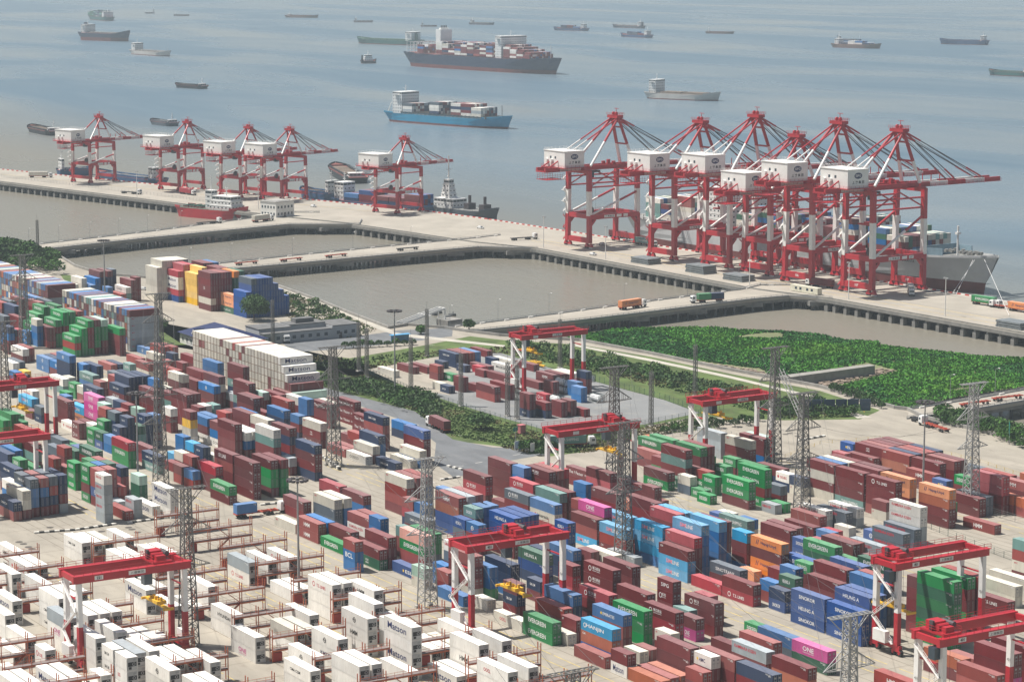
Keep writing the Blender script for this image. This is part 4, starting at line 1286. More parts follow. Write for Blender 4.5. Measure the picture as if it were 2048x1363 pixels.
def sts(loc, rz, label, num, g=31.0, hw=9.2, zp=16.5, zg=48.0, za=78.0, boom=53.0, back=24.0, big=True, trolley_y=None, load=None):
    r = empty('quay_crane', loc, rz); sc = 1.0 if big else .72
    lw = 2.0*sc
    for y in (0, g):                                                # sill beams on bogies
        W = MB(); W.beam((-hw-.8,y,3.9), (hw+.8,y,3.9), 1.5*sc, 2.6*sc); sb = W.build('sill_beam', cr_red, r)
        if num: 
            W = MB(); put_text(W, num, (0, y-.76*sc, 3.4), (1,0,0), (0,0,1), 1.2*sc, bold=.02, center=True); W.build('number', plate_w, sb)
        bogies(r, -hw-3.0*sc, -hw+3.6*sc, y, 2); bogies(r, hw-3.6*sc, hw+3.0*sc, y, 2)
    for x in (-hw, hw):
        for y in (0, g):
            xt = x*.94
            banded(r, 'leg', (x,y,2.6), (xt,y,zg-1.0), lw, [(zp-2.6)/(zg-3.6), (zp+(zg-zp)*.52-2.6)/(zg-3.6)], 'rwr', lw*1.15)
        W = MB(); W.beam((x,-.2,zp-.6), (x,g+.2,zp-.6), lw*.95, 2.4*sc)                     # portal beam along the span
        W.beam((x,.6,zp-4.8*sc), (x,3.4*sc,zp-1.8), lw*.8, 1.2*sc); W.beam((x,g-.6,zp-4.8*sc), (x,g-3.4*sc,zp-1.8), lw*.8, 1.2*sc)
        railing(W, (x,1,zp+.6), (x,g-1,zp+.6)); pb = W.build('portal_beam', cr_red, r)
        if x > 0:
            W = MB(); W.box(x+lw*.5, x+lw*.5+.05, g*.28, g*.50, zp-1.3, zp+.1); W.box(x+lw*.5, x+lw*.5+.05, g*.54, g*.64, zp-1.3, zp+.1); W.box(x+lw*.5, x+lw*.5+.05, g*.68, g*.77, zp-1.3, zp+.1); pl = W.build('sign_plate', plate_w, pb)
            W = MB(); put_text(W, '上港集团', (x+lw*.5+.07, g*.39, zp-1.1), (0,1,0), (0,0,1), .95*sc, width=g*.19, center=True); num and put_text(W, num, (x+lw*.5+.07, g*.725, zp-1.0), (0,1,0), (0,0,1), .8*sc, center=True); W.build('lettering', black_m, pl)
        banded(r, 'diagonal_brace', (x,1.2,zp+.6), (x,g-.8,zg-13*sc), 1.15*sc, [.62], 'wr', round_=True)
        W = MB()
        for z in ((zg-5, zg-9.5*1) if big else (zg-4,)): W.tube((x*.95,0,z), (x*.95,g,z), .42*sc, 8)
        if big: W.tube((x*.95,0,zg-9.5), (x*.95,g*.5,zg-2), .36, 8); W.tube((x*.95,g,zg-9.5), (x*.95,g*.5,zg-2), .36, 8)
        W.build('tie_tube', cr_red, r)
    for y in (0, g):
        for z in (zp-.4, zg-1.6): W = MB(); W.beam((-hw,y,z), (hw,y,z), 1.45*sc, 2.2*sc); W.build('cross_beam', cr_red, r)
    gx = 3.4*sc; n = 7; L0, L1 = -back, g+boom
    for x in (-gx, gx):                                             # girder and boom in red and white bands
        W = MB(); W.beam((x,L0,zg), (x,g+1.5,zg), 1.1*sc, 2.3*sc); gd = W.build('girder', cr_red, r)
        W = MB(); W.beam((x,-back*.62,zg), (x,-1.5,zg), 1.13*sc, 2.33*sc); W.build('painted_band', cr_wht, gd)
        b0 = g+2.2; bl = L1-b0
        banded(r, 'boom', (x,b0,zg), (x,L1,zg), 1.0*sc, [.12,.34,.56,.80], 'rwrwr', 2.0*sc)
    W = MB()
    y = L0
    while y < L1: W.beam((-gx,y,zg-.7), (gx,y,zg-.7), .5*sc, .7*sc); y += 5.5*sc
    for x in (-gx-.9*sc, gx+.9*sc):
        W.beam((x,L0,zg-.9), (x,L1,zg-.9), .9, .12); railing(W, (x*1.1,L0,zg-.8), (x*1.1,L1,zg-.8), 1.1, 2.6)
    W.build('walkway', cr_red, r)
    W = MB(); y = L0+1; gz = zg-1.6                                 # hanging maintenance cage under the back reach
    for k in range(7): W.beam((-gx-1,L0+1+k*1.6*sc,gz), (-gx-1,L0+1+k*1.6*sc,gz-3.2*sc), .12); W.beam((gx+1,L0+1+k*1.6*sc,gz), (gx+1,L0+1+k*1.6*sc,gz-3.2*sc), .12)
    for k in (1, 2, 3.2): 
        for x in (-gx-1, gx+1): W.beam((x,L0+1,gz-k*sc), (x,L0+1+9.6*sc,gz-k*sc), .12)
    W.box(-gx-1.2, gx+1.2, L0+.6, L0+11*sc, gz-3.4*sc, gz-3.2*sc); W.build('service_cage', cr_red, r)
    W = MB()                                                        # power loops for the trolley
    for k in range(9):
        y0 = -back*.55 + k*2.2*sc; P = [Vector((gx+1.6, y0 + t*2.0*sc/6, zg-1.6-2.2*sc*sin(pi*t/6))) for t in range(7)]
        for a, b in zip(P[:-1], P[1:]): W.beam(a, b, .09)
    W.build('cable_loops', cr_drk, r)
    # machinery house
    hs = 1.0 if big else .92; hx, hy0, hy1, hz0, hz1 = 8.8*hs, -15.5*hs, -3.2*hs, zg+1.2*sc, zg+1.2*sc+8.0*hs*(1 if big else .92)
    W = MB(); W.box(-hx, hx, hy0, hy1, hz0, hz1); mh = W.build('machinery_house', cr_wht, r)
    W = MB(); W.box(-hx-.25, hx+.25, hy0-.25, hy1+.25, hz1+.003, hz1+.3)
    for a, b in (((-hx,hy0),(hx,hy0)),((hx,hy0),(hx,hy1)),((hx,hy1),(-hx,hy1)),((-hx,hy1),(-hx,hy0))): railing(W, (*a,hz1+.3), (*b,hz1+.3), 1.1, 2.2)
    W.build('house_roof', cr_wht, mh)
    W = MB(); disc(W, (hx+.03,(hy0+hy1)/2,hz0+5.4*sc), (0,1,0), (0,0,1), 2.3*sc, 24, 0, ry=1.35*sc); W.build('emblem', navy_m, mh)
    W = MB(); put_text(W, 'SIPG', (hx+.06,(hy0+hy1)/2,hz0+4.85*sc), (0,1,0), (0,0,1), 1.15*sc, width=3.3*sc, bold=.02, center=True); W.build('emblem_lettering', plate_w, mh)
    W = MB(); put_text(W, '上 港 集 团', (hx+.03,(hy0+hy1)/2,hz0+1.9*sc), (0,1,0), (0,0,1), 1.35*sc, width=7.0*sc, bold=.02, center=True); W.build('lettering', black_m, mh)
    for k in (-.35, .1):
        W = MB(); W.box(hx*k-.6*sc, hx*k+.6*sc, hy0-.05, hy0+.02, hz0+4.2*sc, hz0+5.4*sc); W.build('window', glass_m, mh)
        W = MB(); W.tube((hx*k-2.6*sc, hy0-1.3*sc, hz0+3.2*sc), (hx*k-2.6*sc, hy0-.1, hz0+3.2*sc), 1.0*sc, 10); W.build('ventilator', cr_wht, mh)
    W = MB(); W.box(-hx-1, hx+1, hy0-1.2, hy1+1.0, hz0-.35, hz0-.05); 
    for a, b in (((-hx-1,hy0-1.2),(hx+1,hy0-1.2)),((hx+1,hy0-1.2),(hx+1,hy1+1)),((-hx-1,hy0-1.2),(-hx-1,hy1+1))): railing(W, (*a,hz0-.05), (*b,hz0-.05))
    W.build('house_platform', cr_red, r)
    # A-frame and stays
    ay = g - (8.0 if big else 5.0); ax = 2.6*sc
    for x in (-1, 1):
        banded(r, 'mast_leg', (x*hw*.62,g,zg+1), (x*ax,ay,za), 1.25*sc, [.42], 'wr', 1.2*sc)
        banded(r, 'mast_backleg', (x*hw*.80,2.0,zg+1.2), (x*ax,ay,za-.6), 1.3*sc, [.5], 'wr', round_=True)
        if big: banded(r, 'backstay', (x*gx*.9,L0+2.5,zg+1), (x*ax,ay,za-.4), .7, [.25,.55], 'rwr', round_=True)
        W = MB()
        for yb in (g+boom*.47, g+boom*.80):
            W.tube((x*gx,yb,zg+1), (x*ax,ay+.5,za-.3), .22*sc, 6); W.tube((x*gx*.5,yb-1,zg+1), (x*ax*.6,ay+.5,za+.4), .14*sc, 6)
        W.build('forestay', cr_drk, r)
        for q0, q1 in ((.04,.22),(.80,.97)):
            for yb in (g+boom*.80, g+boom*.47): a, b = Vector((x*gx,yb,zg+1)), Vector((x*ax,ay+.5,za-.3)); W = MB(); W.tube(a.lerp(b,q0), a.lerp(b,q1), .42*sc, 8); W.build('stay_link', cr_red, r)
    W = MB()
    for f in (.42, .78): 
        a = Vector((-hw*.62,g,zg+1)).lerp(Vector((-ax,ay,za)), f); W.beam(a, (-a.x, a.y, a.z), .8*sc)
    W.build('mast_tie', cr_red, r); W = MB()
    W.box(-ax-1.6*sc, ax+1.6*sc, ay-1.8*sc, ay+2.2*sc, za-.6, za+.9*sc)
    for a, b in (((-ax-2*sc,ay-2*sc),(ax+2*sc,ay-2*sc)),((ax+2*sc,ay-2*sc),(ax+2*sc,ay+2.4*sc)),((-ax-2*sc,ay+2.4*sc),(ax+2*sc,ay+2.4*sc))): railing(W, (*a,za+.9*sc), (*b,za+.9*sc), 1.2, 1.3, .09)
    for x in (-1.2*sc, 1.2*sc): W.tube((x-.3,ay,za+1.7*sc), (x+.3,ay,za+1.7*sc), .9*sc, 10)
    W.beam((-.2,ay+1,za+.9*sc), (-.2,ay+1,za+4.2*sc), .22); W.beam((1.8*sc,ay+1,za+4.2*sc), (-1.8*sc,ay+1,za+4.2*sc), .22)
    W.build('mast_head', cr_red, r)
    W = MB(); n = 7                                                 # zigzag stair on the landward left leg
    for k in range(n):
        z0 = zp+1+k*(zg-zp-4)/n; z1 = zp+1+(k+1)*(zg-zp-4)/n; x = -hw*.97-1.5
        a, b = (x,-2.2,z0), (x,1.8,z1-.4); a, b = (a, b) if k % 2 == 0 else ((x,1.8,z0), (x,-2.2,z1-.4)); W.beam(a, b, .7, .22); railing(W, a, b, 1.0, 2.5)
        W.box(x-.7, x+.9, b[1]-.8, b[1]+.8, z1-.45, z1-.3)
    W.build('stair', cr_wht, r)
    W = MB(); n = 4
    for k in range(n):
        z0 = 3+k*(zp-4)/n; z1 = 3+(k+1)*(zp-4)/n; x = -hw-1.6
        a, b = ((x,-1.8,z0), (x,1.8,z1)) if k % 2 == 0 else ((x,1.8,z0), (x,-1.8,z1)); W.beam(a, b, .7, .22); railing(W, a, b, 1.0, 2.5)
    W.build('lower_stair', cr_red, r)
    W = MB(); W.tube((-hw*.3,g*.30,zp+1.4), (-hw*.3+.7,g*.30,zp+1.4), 2.1*sc, 16); W.build('cable_reel', cr_drk, r)
    W = MB()                                                        # winches and gear on the girder behind the mast
    for k in range(5): W.box(-gx+k*1.4*sc, -gx+k*1.4*sc+1.0*sc, g*.55+(k%3)*2.2, g*.55+(k%3)*2.2+1.8, zg+1, zg+1+(1.4+.8*(k%2))*sc)
    for k in range(3): W.beam((gx*(k-1),g+boom*.2+2*k,zg+1), (gx*(k-1),g+boom*.2+2*k,zg+4.2*sc), .3)
    W.build('winch_gear', cr_red, r)
    ty = trolley_y if trolley_y is not None else g*.45
    W = MB(); W.box(-gx-.8, gx+.8, ty-2.6, ty+2.6, zg-2.5*sc, zg-1.5*sc); tr = W.build('trolley', cr_drk, r)
    W = MB(); W.box(gx+.2, gx+2.4, ty-4.6, ty-2.6, zg-5.0*sc, zg-2.2*sc); W.build('operator_cab', glass_m, tr)
    hz = 22.0*sc if load is None else load
    W = MB()
    for x in (-2.4*sc, 2.4*sc):
        for dy in (-1.1, 1.1): W.tube((x,ty+dy,zg-2), (x*1.1,ty+dy*.8,hz+1.4), .06, 4)
    W.build('hoist_rope', cr_drk, tr)
    W = MB(); W.box(-6.0*min(1,sc*1.2), 6.0*min(1,sc*1.2), ty-1.0, ty+1.0, hz, hz+.7); W.box(-2.2, 2.2, ty-1.2, ty+1.2, hz+.7, hz+1.6); W.build('spreader', cr_red, tr)
    return tag(r, label, 'crane', 'ship-to-shore cranes on the quay')
QR = atan2(13.5, 225); QL = radians(16.4)
def on_rail(px, py): 
    p = at(px, py); return (p.x, p.y, 0)
sts(on_rail(1157,493), QR, 'big quay crane at the left end of the right group', '', za=65.5, zg=40.5, trolley_y=8, load=14)
sts(on_rail(1325,518), QR, 'big quay crane, second from left in the right group', '', za=66.5, zg=43.5, trolley_y=38)
sts(on_rail(1434,534), QR, 'tall quay crane, third from left in the right group', '104', za=71.5, zg=45.5, trolley_y=40)
sts(on_rail(1514,548), QR, 'lower quay crane in the middle of the right group', '', za=64, zg=39.5, trolley_y=36)
sts(on_rail(1596,567), QR, 'tall quay crane, second from the right in the right group', '106', za=72.5, zg=47, trolley_y=14, load=34)
sts(on_rail(1715,587), QR, 'tall quay crane at the right end, its boom out over the grey ship', '107', za=71.5, zg=47, trolley_y=6, load=30)
for px, py, lab in ((164,366,'small quay crane, leftmost of the left group'), (340,381,'small quay crane, second from left in the left group'), (462,395.5,'small quay crane, third from left in the left group'), (544,401,'small quay crane just behind the white quay office'), (773,426.5,'small quay crane standing alone before the moored container barge')):
    p = at(px, py); sts((p.x, p.y, 0), QL, lab, '', g=20, hw=9.0, zp=13.0, zg=27.2, za=42, boom=33, back=17, big=False, trolley_y=4, load=24)

# ---------------------------------------------------------------- yard gantry cranes on tyres
def rtg(loc, label, num, trolley=.75, spreader=9.0, load=None, span=24.6, zg=19.6, wb=7.4):
    r = empty('yard_gantry_crane', loc)
    for y in (0, span):
        for x in (-wb/2, wb/2):
            lg = banded(r, 'leg', (x,y,2.2), (x*.96,y,zg-.4), 1.05, [.44], 'rw', 1.25)
            if num: W = MB(); put_text(W, num, (x*.98-.25, y-.66, 11.0), (1,0,0), (0,0,1), .55); W.build('number', black_m, lg)
        W = MB(); W.beam((-wb/2-1.2,y,1.95), (wb/2+1.2,y,1.95), .85, .8); W.beam((-wb/2,y,zg-4.2), (wb/2,y,zg-4.2), .3, .3); W.build('sill_beam', cr_red, r)
        for x in (-wb/2, wb/2):
            W = MB(); W.frus((x-1.7,x+1.7,y-.45,y+.45,1.0), (x-.6,x+.6,y-.45,y+.45,1.9)); W.build('bogie', cr_red, r)
            for k in (-1.05, 1.05):
                W = MB(); W.tube((x+k,y-.38,.78), (x+k,y+.38,.78), .78, 14); wh = W.build('wheel', tyre_m, r)
                W = MB(); W.tube((x+k,y-.41,.78), (x+k,y+.41,.78), .36, 10); W.build('rim', cr_red, wh)
    for x in (-wb/2, wb/2):
        W = MB(); W.beam((x,-1.4,zg+.55), (x,span+1.4,zg+.55), .95, 1.75); railing(W, (x*1.25,-1.4,zg+1.4), (x*1.25,span+1.4,zg+1.4), 1.1, 2.0); W.beam((x*1.2,-1.4,zg+1.4), (x*1.2,span+1.4,zg+1.4), .8, .1)
        gd = W.build('girder', cr_red, r)
        if x > 0:
            W = MB(); W.box(x+.48, x+.52, span*.46, span*.62, zg+.1, zg+1.0); W.box(x+.48, x+.52, span*.14, span*.22, zg+.05, zg+.95); pl = W.build('sign_plate', plate_w, gd)
            W = MB(); put_text(W, '上港集团', (x+.54, span*.54, zg+.25), (0,1,0), (0,0,1), .55, width=3.2, center=True); num and put_text(W, num, (x+.54, span*.18, zg+.2), (0,1,0), (0,0,1), .6, bold=.03, center=True); W.build('lettering', black_m, pl)
    for y in (-.9, span+.9):
        W = MB(); W.beam((-wb/2,y,zg+.6), (wb/2,y,zg+.6), .7, 1.2); W.build('end_tie', cr_red, r)
    ty = span*trolley
    W = MB(); W.box(-wb/2+.2, wb/2-.2, ty-2.3, ty+2.3, zg+1.5, zg+1.9); W.box(-2.6,.2,ty-1.6,ty+1.4,zg+1.9,zg+3.6); W.tube((.8,ty-1.6,zg+2.7),(.8,ty+1.6,zg+2.7),.65,10); W.box(1.6,2.8,ty-1.2,ty+1.0,zg+1.9,zg+3.0)
    railing(W, (-wb/2+.2,ty-2.3,zg+1.9), (wb/2-.2,ty-2.3,zg+1.9)); railing(W, (-wb/2+.2,ty+2.3,zg+1.9), (wb/2-.2,ty+2.3,zg+1.9)); tr = W.build('trolley', cr_red, r)
    W = MB(); W.tube((-1.2,ty+1.6,zg+3.2),(2.2,ty+1.6,zg+3.2),.55,10); W.box(-.9,.1,ty-2.2,ty-1.7,zg+2.0,zg+3.9); W.build('hoist_motor', cr_drk, tr)
    W = MB(); W.box(wb/2-2.2, wb/2-.3, ty-4.4, ty-2.5, zg-2.9, zg-.5); W.build('operator_cab', glass_m, tr)
    W = MB()
    for x in (-2.0, 2.0):
        for dy in (-.8, .8): W.tube((x,ty+dy,zg+1.5), (x*1.15,ty+dy*.8,spreader+1.6), .045, 4)
    W.build('hoist_rope', cr_drk, tr)
    W = MB(); W.box(-6.05, 6.05, ty-.35, ty+.35, spreader+.1, spreader+.6); W.box(-2.4, 2.4, ty-1.15, ty+1.15, spreader+.6, spreader+1.3)
    for x in (-5.9, 5.9): W.box(x-.25, x+.25, ty-1.2, ty+1.2, spreader+.05, spreader+.55)
    for k in range(6): W.box(-2.2+k*.8, -1.8+k*.8, ty-.8+.3*(k%3), ty-.3+.3*(k%3), spreader+1.3, spreader+1.7+.4*(k%2))
    W.build('spreader', cr_yel, tr)
    W = MB(); W.box(-2.4, 1.8, -1.9, -.6, 2.6, 5.2); W.build('power_house', cr_wht, r)
    W = MB(); W.box(-2.0, 2.0, span+.5, span+1.4, 2.8, 4.6); W.build('electric_cabinet', cr_wht, r)
    W = MB()
    a, b = (-wb/2,-.9,7.6), (wb/2,-.9,13.0); W.beam(a, b, .6, .12); railing(W, a, b, 1.0, 1.4); a = (wb/2,-.9,13.0); b = (-wb/2,-.9,18.2); W.beam(a, b, .6, .12); railing(W, a, b, 1.0, 1.4); a, b = (wb/2-.5,-1.0,2.6), (-wb/2,-1.0,7.6); W.beam(a, b, .6, .12); railing(W, a, b, 1.0, 1.4)
    W.build('stair', cr_wht, r)
    return tag(r, label, 'crane', 'rubber-tyred yard gantry cranes')
def rtg_at(px, py, label, num, **k):
    p = at(px, py, 21.0); return rtg((p.x, p.y, 0), label, num, **k)
rtg_at(144, 1143, 'yard gantry crane numbered 221 straddling the white reefers', '221', trolley=.80, spreader=11.0)
rtg_at(926, 1083, 'yard gantry crane over the middle rows, yellow spreader low on a maroon box', '401', trolley=.55, spreader=7.6)
rtg_at(1109, 857, 'yard gantry crane standing beside the green traffic island', '', trolley=.78, spreader=12)
rtg_at(1397, 797, 'yard gantry crane before the reed bed and lattice mast', '', trolley=.28, spreader=15)
rtg_at(1037, 667, 'yard gantry crane inside the fenced depot', '', trolley=.20, spreader=14)
rtg_at(1776, 1117, 'yard gantry crane with orange-yellow spreader over royal blue containers', '401', trolley=.08, spreader=9.5)
rtg_at(1862, 1266, 'yard gantry crane cut off by the bottom right corner', '401', trolley=.10, spreader=5.5)
p = at(100, 757, 21.0); rtg((p.x, p.y - 24.6, 0), 'upper yard gantry crane at the left edge with hanging spreader', '', trolley=.62, spreader=12)
p = at(80, 862, 21.0); rtg((p.x, p.y - 24.6, 0), 'lower yard gantry crane at the left edge above green containers', '', trolley=.30, spreader=15)
# ================================================================ ships
sh_white = mat('ship_white', (.72,.72,.70), .5, var=.06, scale=.2, dirt=(.42,.34,.26), dirt_amt=.3)
sh_glass = mat('ship_windows', (.02,.03,.04), .2)
boot_red = mat('antifouling_red', (.15,.04,.036), .7, var=.2, scale=.1)
HULLC = {'navy': (.020,.035,.075), 'blue': (.015,.23,.38), 'green': (.03,.12,.11), 'black': (.022,.026,.032), 'grey': (.50,.51,.51), 'dgrey': (.085,.10,.12), 'pale': (.47,.45,.42), 'red': (.42,.02,.03), 'bblue': (.03,.085,.19), 'brown': (.17,.10,.08)}
def hullmat(c): return mat('hull_' + c, HULLC[c], .5, var=.10, scale=.08, dirt=tuple(a*.6+.05 for a in HULLC[c]), dirt_amt=.5)
deckm = {c: mat('ship_deck_' + c, v, .8, var=.15, scale=.15) for c, v in {'green': (.06,.12,.09), 'red': (.20,.06,.05), 'grey': (.20,.20,.19), 'brown': (.17,.13,.10)}.items()}
def hull(r, L, B, D, col, deck='red', boot=2.0, bow=1.35, fine=1.0, bul=1.0, rake=.035):
    fx = [0,.02,.08,.22,.5,.74,.84,.91,.96,1.0]; hd = [.80,.90,.98,1,1,1,.92,.70,.40,.03]; hw = [.45,.66,.88,1,1,.94,.70,.38,.15,.0]
    lev = [(-1.2,0), (boot,.15), (D*.55,.5), (D,1)]
    W = MB(); P = {}
    for i, f in enumerate(fx):
        sheer = 1 + (bow-1)*max(0,(f-.78)/.22)**1.5 + .05*max(0,(.1-f)/.1)
        for j, (z, t) in enumerate(lev):
            zz = z*sheer if j >= 2 else z; b = (hw[i]*(1-t) + hd[i]*t)*B/2; x = f*L + (rake*L*t*(1 if f == 1 else f**6)) - (.02*L*t if i == 0 else 0)
            for s in (-1, 1): P[i,j,s] = len(W.v); W.v.append((x, s*b, zz))
    n = len(fx)
    for i in range(n-1):
        for j in range(3):
            mi = 0 if j == 0 else 1
            for s in (-1, 1):
                q = (P[i,j,s], P[i+1,j,s], P[i+1,j+1,s], P[i,j+1,s]); W.f.append(q if s < 0 else q[::-1]); W.m.append(mi)
        W.f.append((P[i,3,-1], P[i+1,3,-1], P[i+1,3,1], P[i,3,1])); W.m.append(2)
    for j in range(3): W.f.append((P[0,j,1], P[0,j,-1], P[0,j+1,-1], P[0,j+1,1])); W.m.append(0 if j == 0 else 1)
    # sunk deck: lower the deck strip below the bulwark
    h = W.build('hull', [boot_red if boot > .4 else hullmat(col), hullmat(col), deckm[deck]], r)
    if bul:
        K = MB()
        for i in range(n-1):
            for s in (-1, 1):
                a, b = Vector(W.v[P[i,3,s]]), Vector(W.v[P[i+1,3,s]])
                if fx[i] >= .8 or fx[i] < .06: K.beam(a + Vector((0,0,bul/2)), b + Vector((0,0,bul/2)), .25, bul)
                else: railing(K, a, b, 1.1, 6, .1)
        K.build('bulwark', hullmat(col), h)
    return h
def house(r, x, w, l, z, tiers, name='deckhouse', mast=True, funnel=None, wing=0, th=2.7, taper=.0):
    W = MB(); Wn = MB()
    for t in range(tiers):
        k = 1 - taper*t; hl, hw_ = l/2*k, w/2*k
        W.box(x-hl, x+hl, -hw_, hw_, z+t*th+.004*t, z+(t+1)*th-.12); W.box(x-hl-.12, x+hl+.12, -hw_-.12, hw_+.12, z+(t+1)*th-.12, z+(t+1)*th)
        nw = max(2, int(w*k/2.6))
        for q in range(nw):
            y = -hw_+ (q+.5)*2*hw_/nw; top = t == tiers-1
            hh = (.9, 2.0) if top else (1.2, 1.9); ww = hw_/nw*(.9 if top else .35)
            for sx in (-hl-.03, hl): Wn.box(x+sx, x+sx+.03, y-ww, y+ww, z+t*th+hh[0], z+t*th+hh[1])
        nl = max(1, int(l*k/2.6))
        for q in range(nl):
            xx = x-hl + (q+.5)*2*hl/nl; top = t == tiers-1; hh = (.9, 2.0) if top else (1.2, 1.9); ww = hl/nl*(.9 if top else .35)
            for sy in (-hw_-.03, hw_): Wn.box(xx-ww, xx+ww, sy, sy+.03, z+t*th+hh[0], z+t*th+hh[1])
    zt = z+tiers*th
    if wing: W.box(x-l*.2, x+l*.3, -wing/2, wing/2, zt-th, zt-th+.3); W.box(x-l*.2, x+l*.3, -wing/2, -wing/2+.2, zt-th, zt-th+1.2); W.box(x-l*.2, x+l*.3, wing/2-.2, wing/2, zt-th, zt-th+1.2)
    h = W.build(name, sh_white, r); Wn.build('window', sh_glass, h)
    if mast:
        W = MB(); W.tube((x,0,zt), (x,0,zt+th*2.2), .28, 6); W.beam((x,-w*.15,zt+th*1.2), (x,w*.15,zt+th*1.2), .25); W.beam((x-.6,0,zt+th*1.7), (x+1.2,0,zt+th*1.7), .3); W.box(x-.5,x+.5,-.8,.8,zt+th*.6,zt+th*.75); W.build('mast', sh_white, h)
    if funnel:
        fx, fw, fh, fc = funnel; W = MB(); W.frus((x+fx-fw/2,x+fx+fw/2,-fw*.4,fw*.4,z), (x+fx-fw*.4,x+fx+fw*.4,-fw*.32,fw*.32,z+fh)); f = W.build('funnel', hullmat(fc) if fc in HULLC else sh_white, r)
        W = MB(); W.box(x+fx-fw*.3,x+fx+fw*.3,-fw*.22,fw*.22,z+fh,z+fh+.8); W.build('funnel_cap', cr_drk, f)
    return h
def cargo_boxes(loc, rz, x0, x1, B, z, tiers_fn, L=12.19, pal=None, gap=.6):
    """containers carried on a ship, added to the mass of far containers"""
    pal = pal or ['m','m','m','r','b','B','w','w','c','G','n','t']
    ca, sa = cos(rz), sin(rz); nrow = int(B/2.5); x = x0; bay = 0
    while x + L <= x1:
        for q in range(nrow):
            T = tiers_fn(bay, q, nrow)
            for t in range(T):
                c = random.choice(pal); i = codes.index(c); y = -nrow*2.5/2 + q*2.5
                P = [(loc[0]+a*ca-b*sa, loc[1]+a*sa+b*ca, loc[2]+z+t*2.6+cz) for cz in (0,2.56) for a, b in ((x,y),(x+L,y),(x+L,y+2.42),(x,y+2.42))]
                n0 = len(stuff.f); stuff.add(P, [(0,1,5,4),(1,2,6,5),(2,3,7,6),(3,0,4,7)], 2*i); stuff.add(P[4:], [(0,1,2,3)], 2*i+1); stuff_tone.extend([random.random()]*(len(stuff.f)-n0))
        x += L + gap; bay += 1
def mooring(px_a, px_b, flip=False):
    a, b = at(*px_a, WZ), at(*px_b, WZ); d = b-a; return a, d.length, atan2(d.y, d.x)
def make_ship(name, stern, stem, label, kind, group=None, **k):
    a, L, rz = mooring(stern, stem); r = empty(name, a, rz); B = k.get('B', L*.16); D = k.get('D', L*.05); boot = k.get('boot', D*.16)
    hull(r, L, B, D, k.get('col', 'black'), k.get('deck', 'red'), boot, k.get('bow', 1.4), bul=k.get('bul', 1.0))
    if kind == 'cargo':                                             # house aft, hatches forward
        house(r, L*.10, B*.8, L*.10, D, k.get('tiers', 3), funnel=(-L*.05, B*.22, D+4, k.get('col','black')), wing=B*.95)
        nh = k.get('nh', 3); x0, x1 = .19, .86
        for i in range(nh):
            W = MB(); a0 = L*(x0+(x1-x0)*(i+.06)/nh); a1 = L*(x0+(x1-x0)*(i+.94)/nh); W.box(a0, a1, -B*.33, B*.33, D-.3, D+1.4); W.box(a0+.5, a1-.5, -B*.30, B*.30, D+1.4, D+1.7); W.build('hatch', deckm[k.get('hatch', 'grey')], r)
        W = MB(); W.tube((L*.955,0,D), (L*.955,0,D+7), .2, 6); W.build('foremast', sh_white, r)
    elif kind == 'barge':                                           # low open hold, house aft
        house(r, L*.08, B*.62, L*.08, D, k.get('tiers', 1), wing=B*.7)
        W = MB(); W.box(L*.16, L*.90, -B*.40, -B*.34, D, D+1.3); W.box(L*.16, L*.90, B*.34, B*.40, D, D+1.3); W.box(L*.16, L*.165, -B*.34, B*.34, D, D+1.3); W.box(L*.895, L*.90, -B*.34, B*.34, D, D+1.3); W.build('hold_coaming', hullmat(k.get('col','black')), r)
        W = MB(); 
        for i in range(14): x = L*(.17+.72*i/14); W.frus((x,x+L*.05,-B*.33,B*.33,D+.05), (x+L*.01,x+L*.04,-B*.22,B*.22,D+.3+1.0*random.random()))
        W.build('cargo', deckm[k.get('cargo', 'brown')], r)
    tag(r, label, 'ship', group); return r, L, rz, a, B, D
random.seed(21)
# the deep-sea container ship in the roads: bridge forward, funnel tower aft
r, L, rz, a, B, D = make_ship('container_ship', (834,131), (1112,149), 'huge navy container ship with separate white funnel tower and forward bridge', 'x', col='navy', B=43, D=17, boot=4.5, bow=1.12, deck='red')
house(r, L*.69, 40, 12, D, 9, wing=46, th=3.0, mast=True); W = MB(); W.box(L*.205-5,L*.205+5,-9,9,D,D+31); W.box(L*.205-2,L*.205+2,-6,6,D+31,D+33); f = W.build('funnel_tower', sh_white, r)
W = MB(); 
for q in range(4): W.tube((L*.205,-4+q*2.6,D+33), (L*.205,-4+q*2.6,D+36), .8, 6)
W.build('exhaust_pipes', cr_drk, f)
W = MB()
for q in range(4):
    x = L*(.015+.028*q)
    for y in (-19,-9,0,9,19): W.beam((x,y,D), (x,y,D+14), .5)
    for z in (5,10,14): W.beam((x,-19,D+z), (x,19,D+z), .5)
W.build('lashing_bridge', sh_white, r)
cargo_boxes(a, rz, L*.24, L*.655, 41, D+1, lambda b, q, n: [6,5,6,6,5,6,4,5,6,5][b%10] if not (b%4==2 and q<4) else 3, pal=['m']*7+['w','w','b','r','n','c']); cargo_boxes(a, rz, L*.72, L*.93, 38, D+1, lambda b, q, n: max(1,6-b-(1 if q in (0,n-1) else 0)), pal=['m']*6+['w','b','r','w']); cargo_boxes(a, rz, L*.10, L*.18, 40, D+1, lambda b, q, n: 3 if q%3 else 4, pal=['m']*5+['b','w'])
W = MB(); W.tube((L*.965,0,D*1.1), (L*.965,0,D*1.1+16), .4, 6); W.build('foremast', sh_white, r)
W = MB(); W.beam((L*1.0,0,D*.72), (L*1.0,0,-.5), .35); W.box(L-1.5,L+1.5,-.5,.5,D*.35,D*.5); W.build('anchor_chain', cr_drk, r)
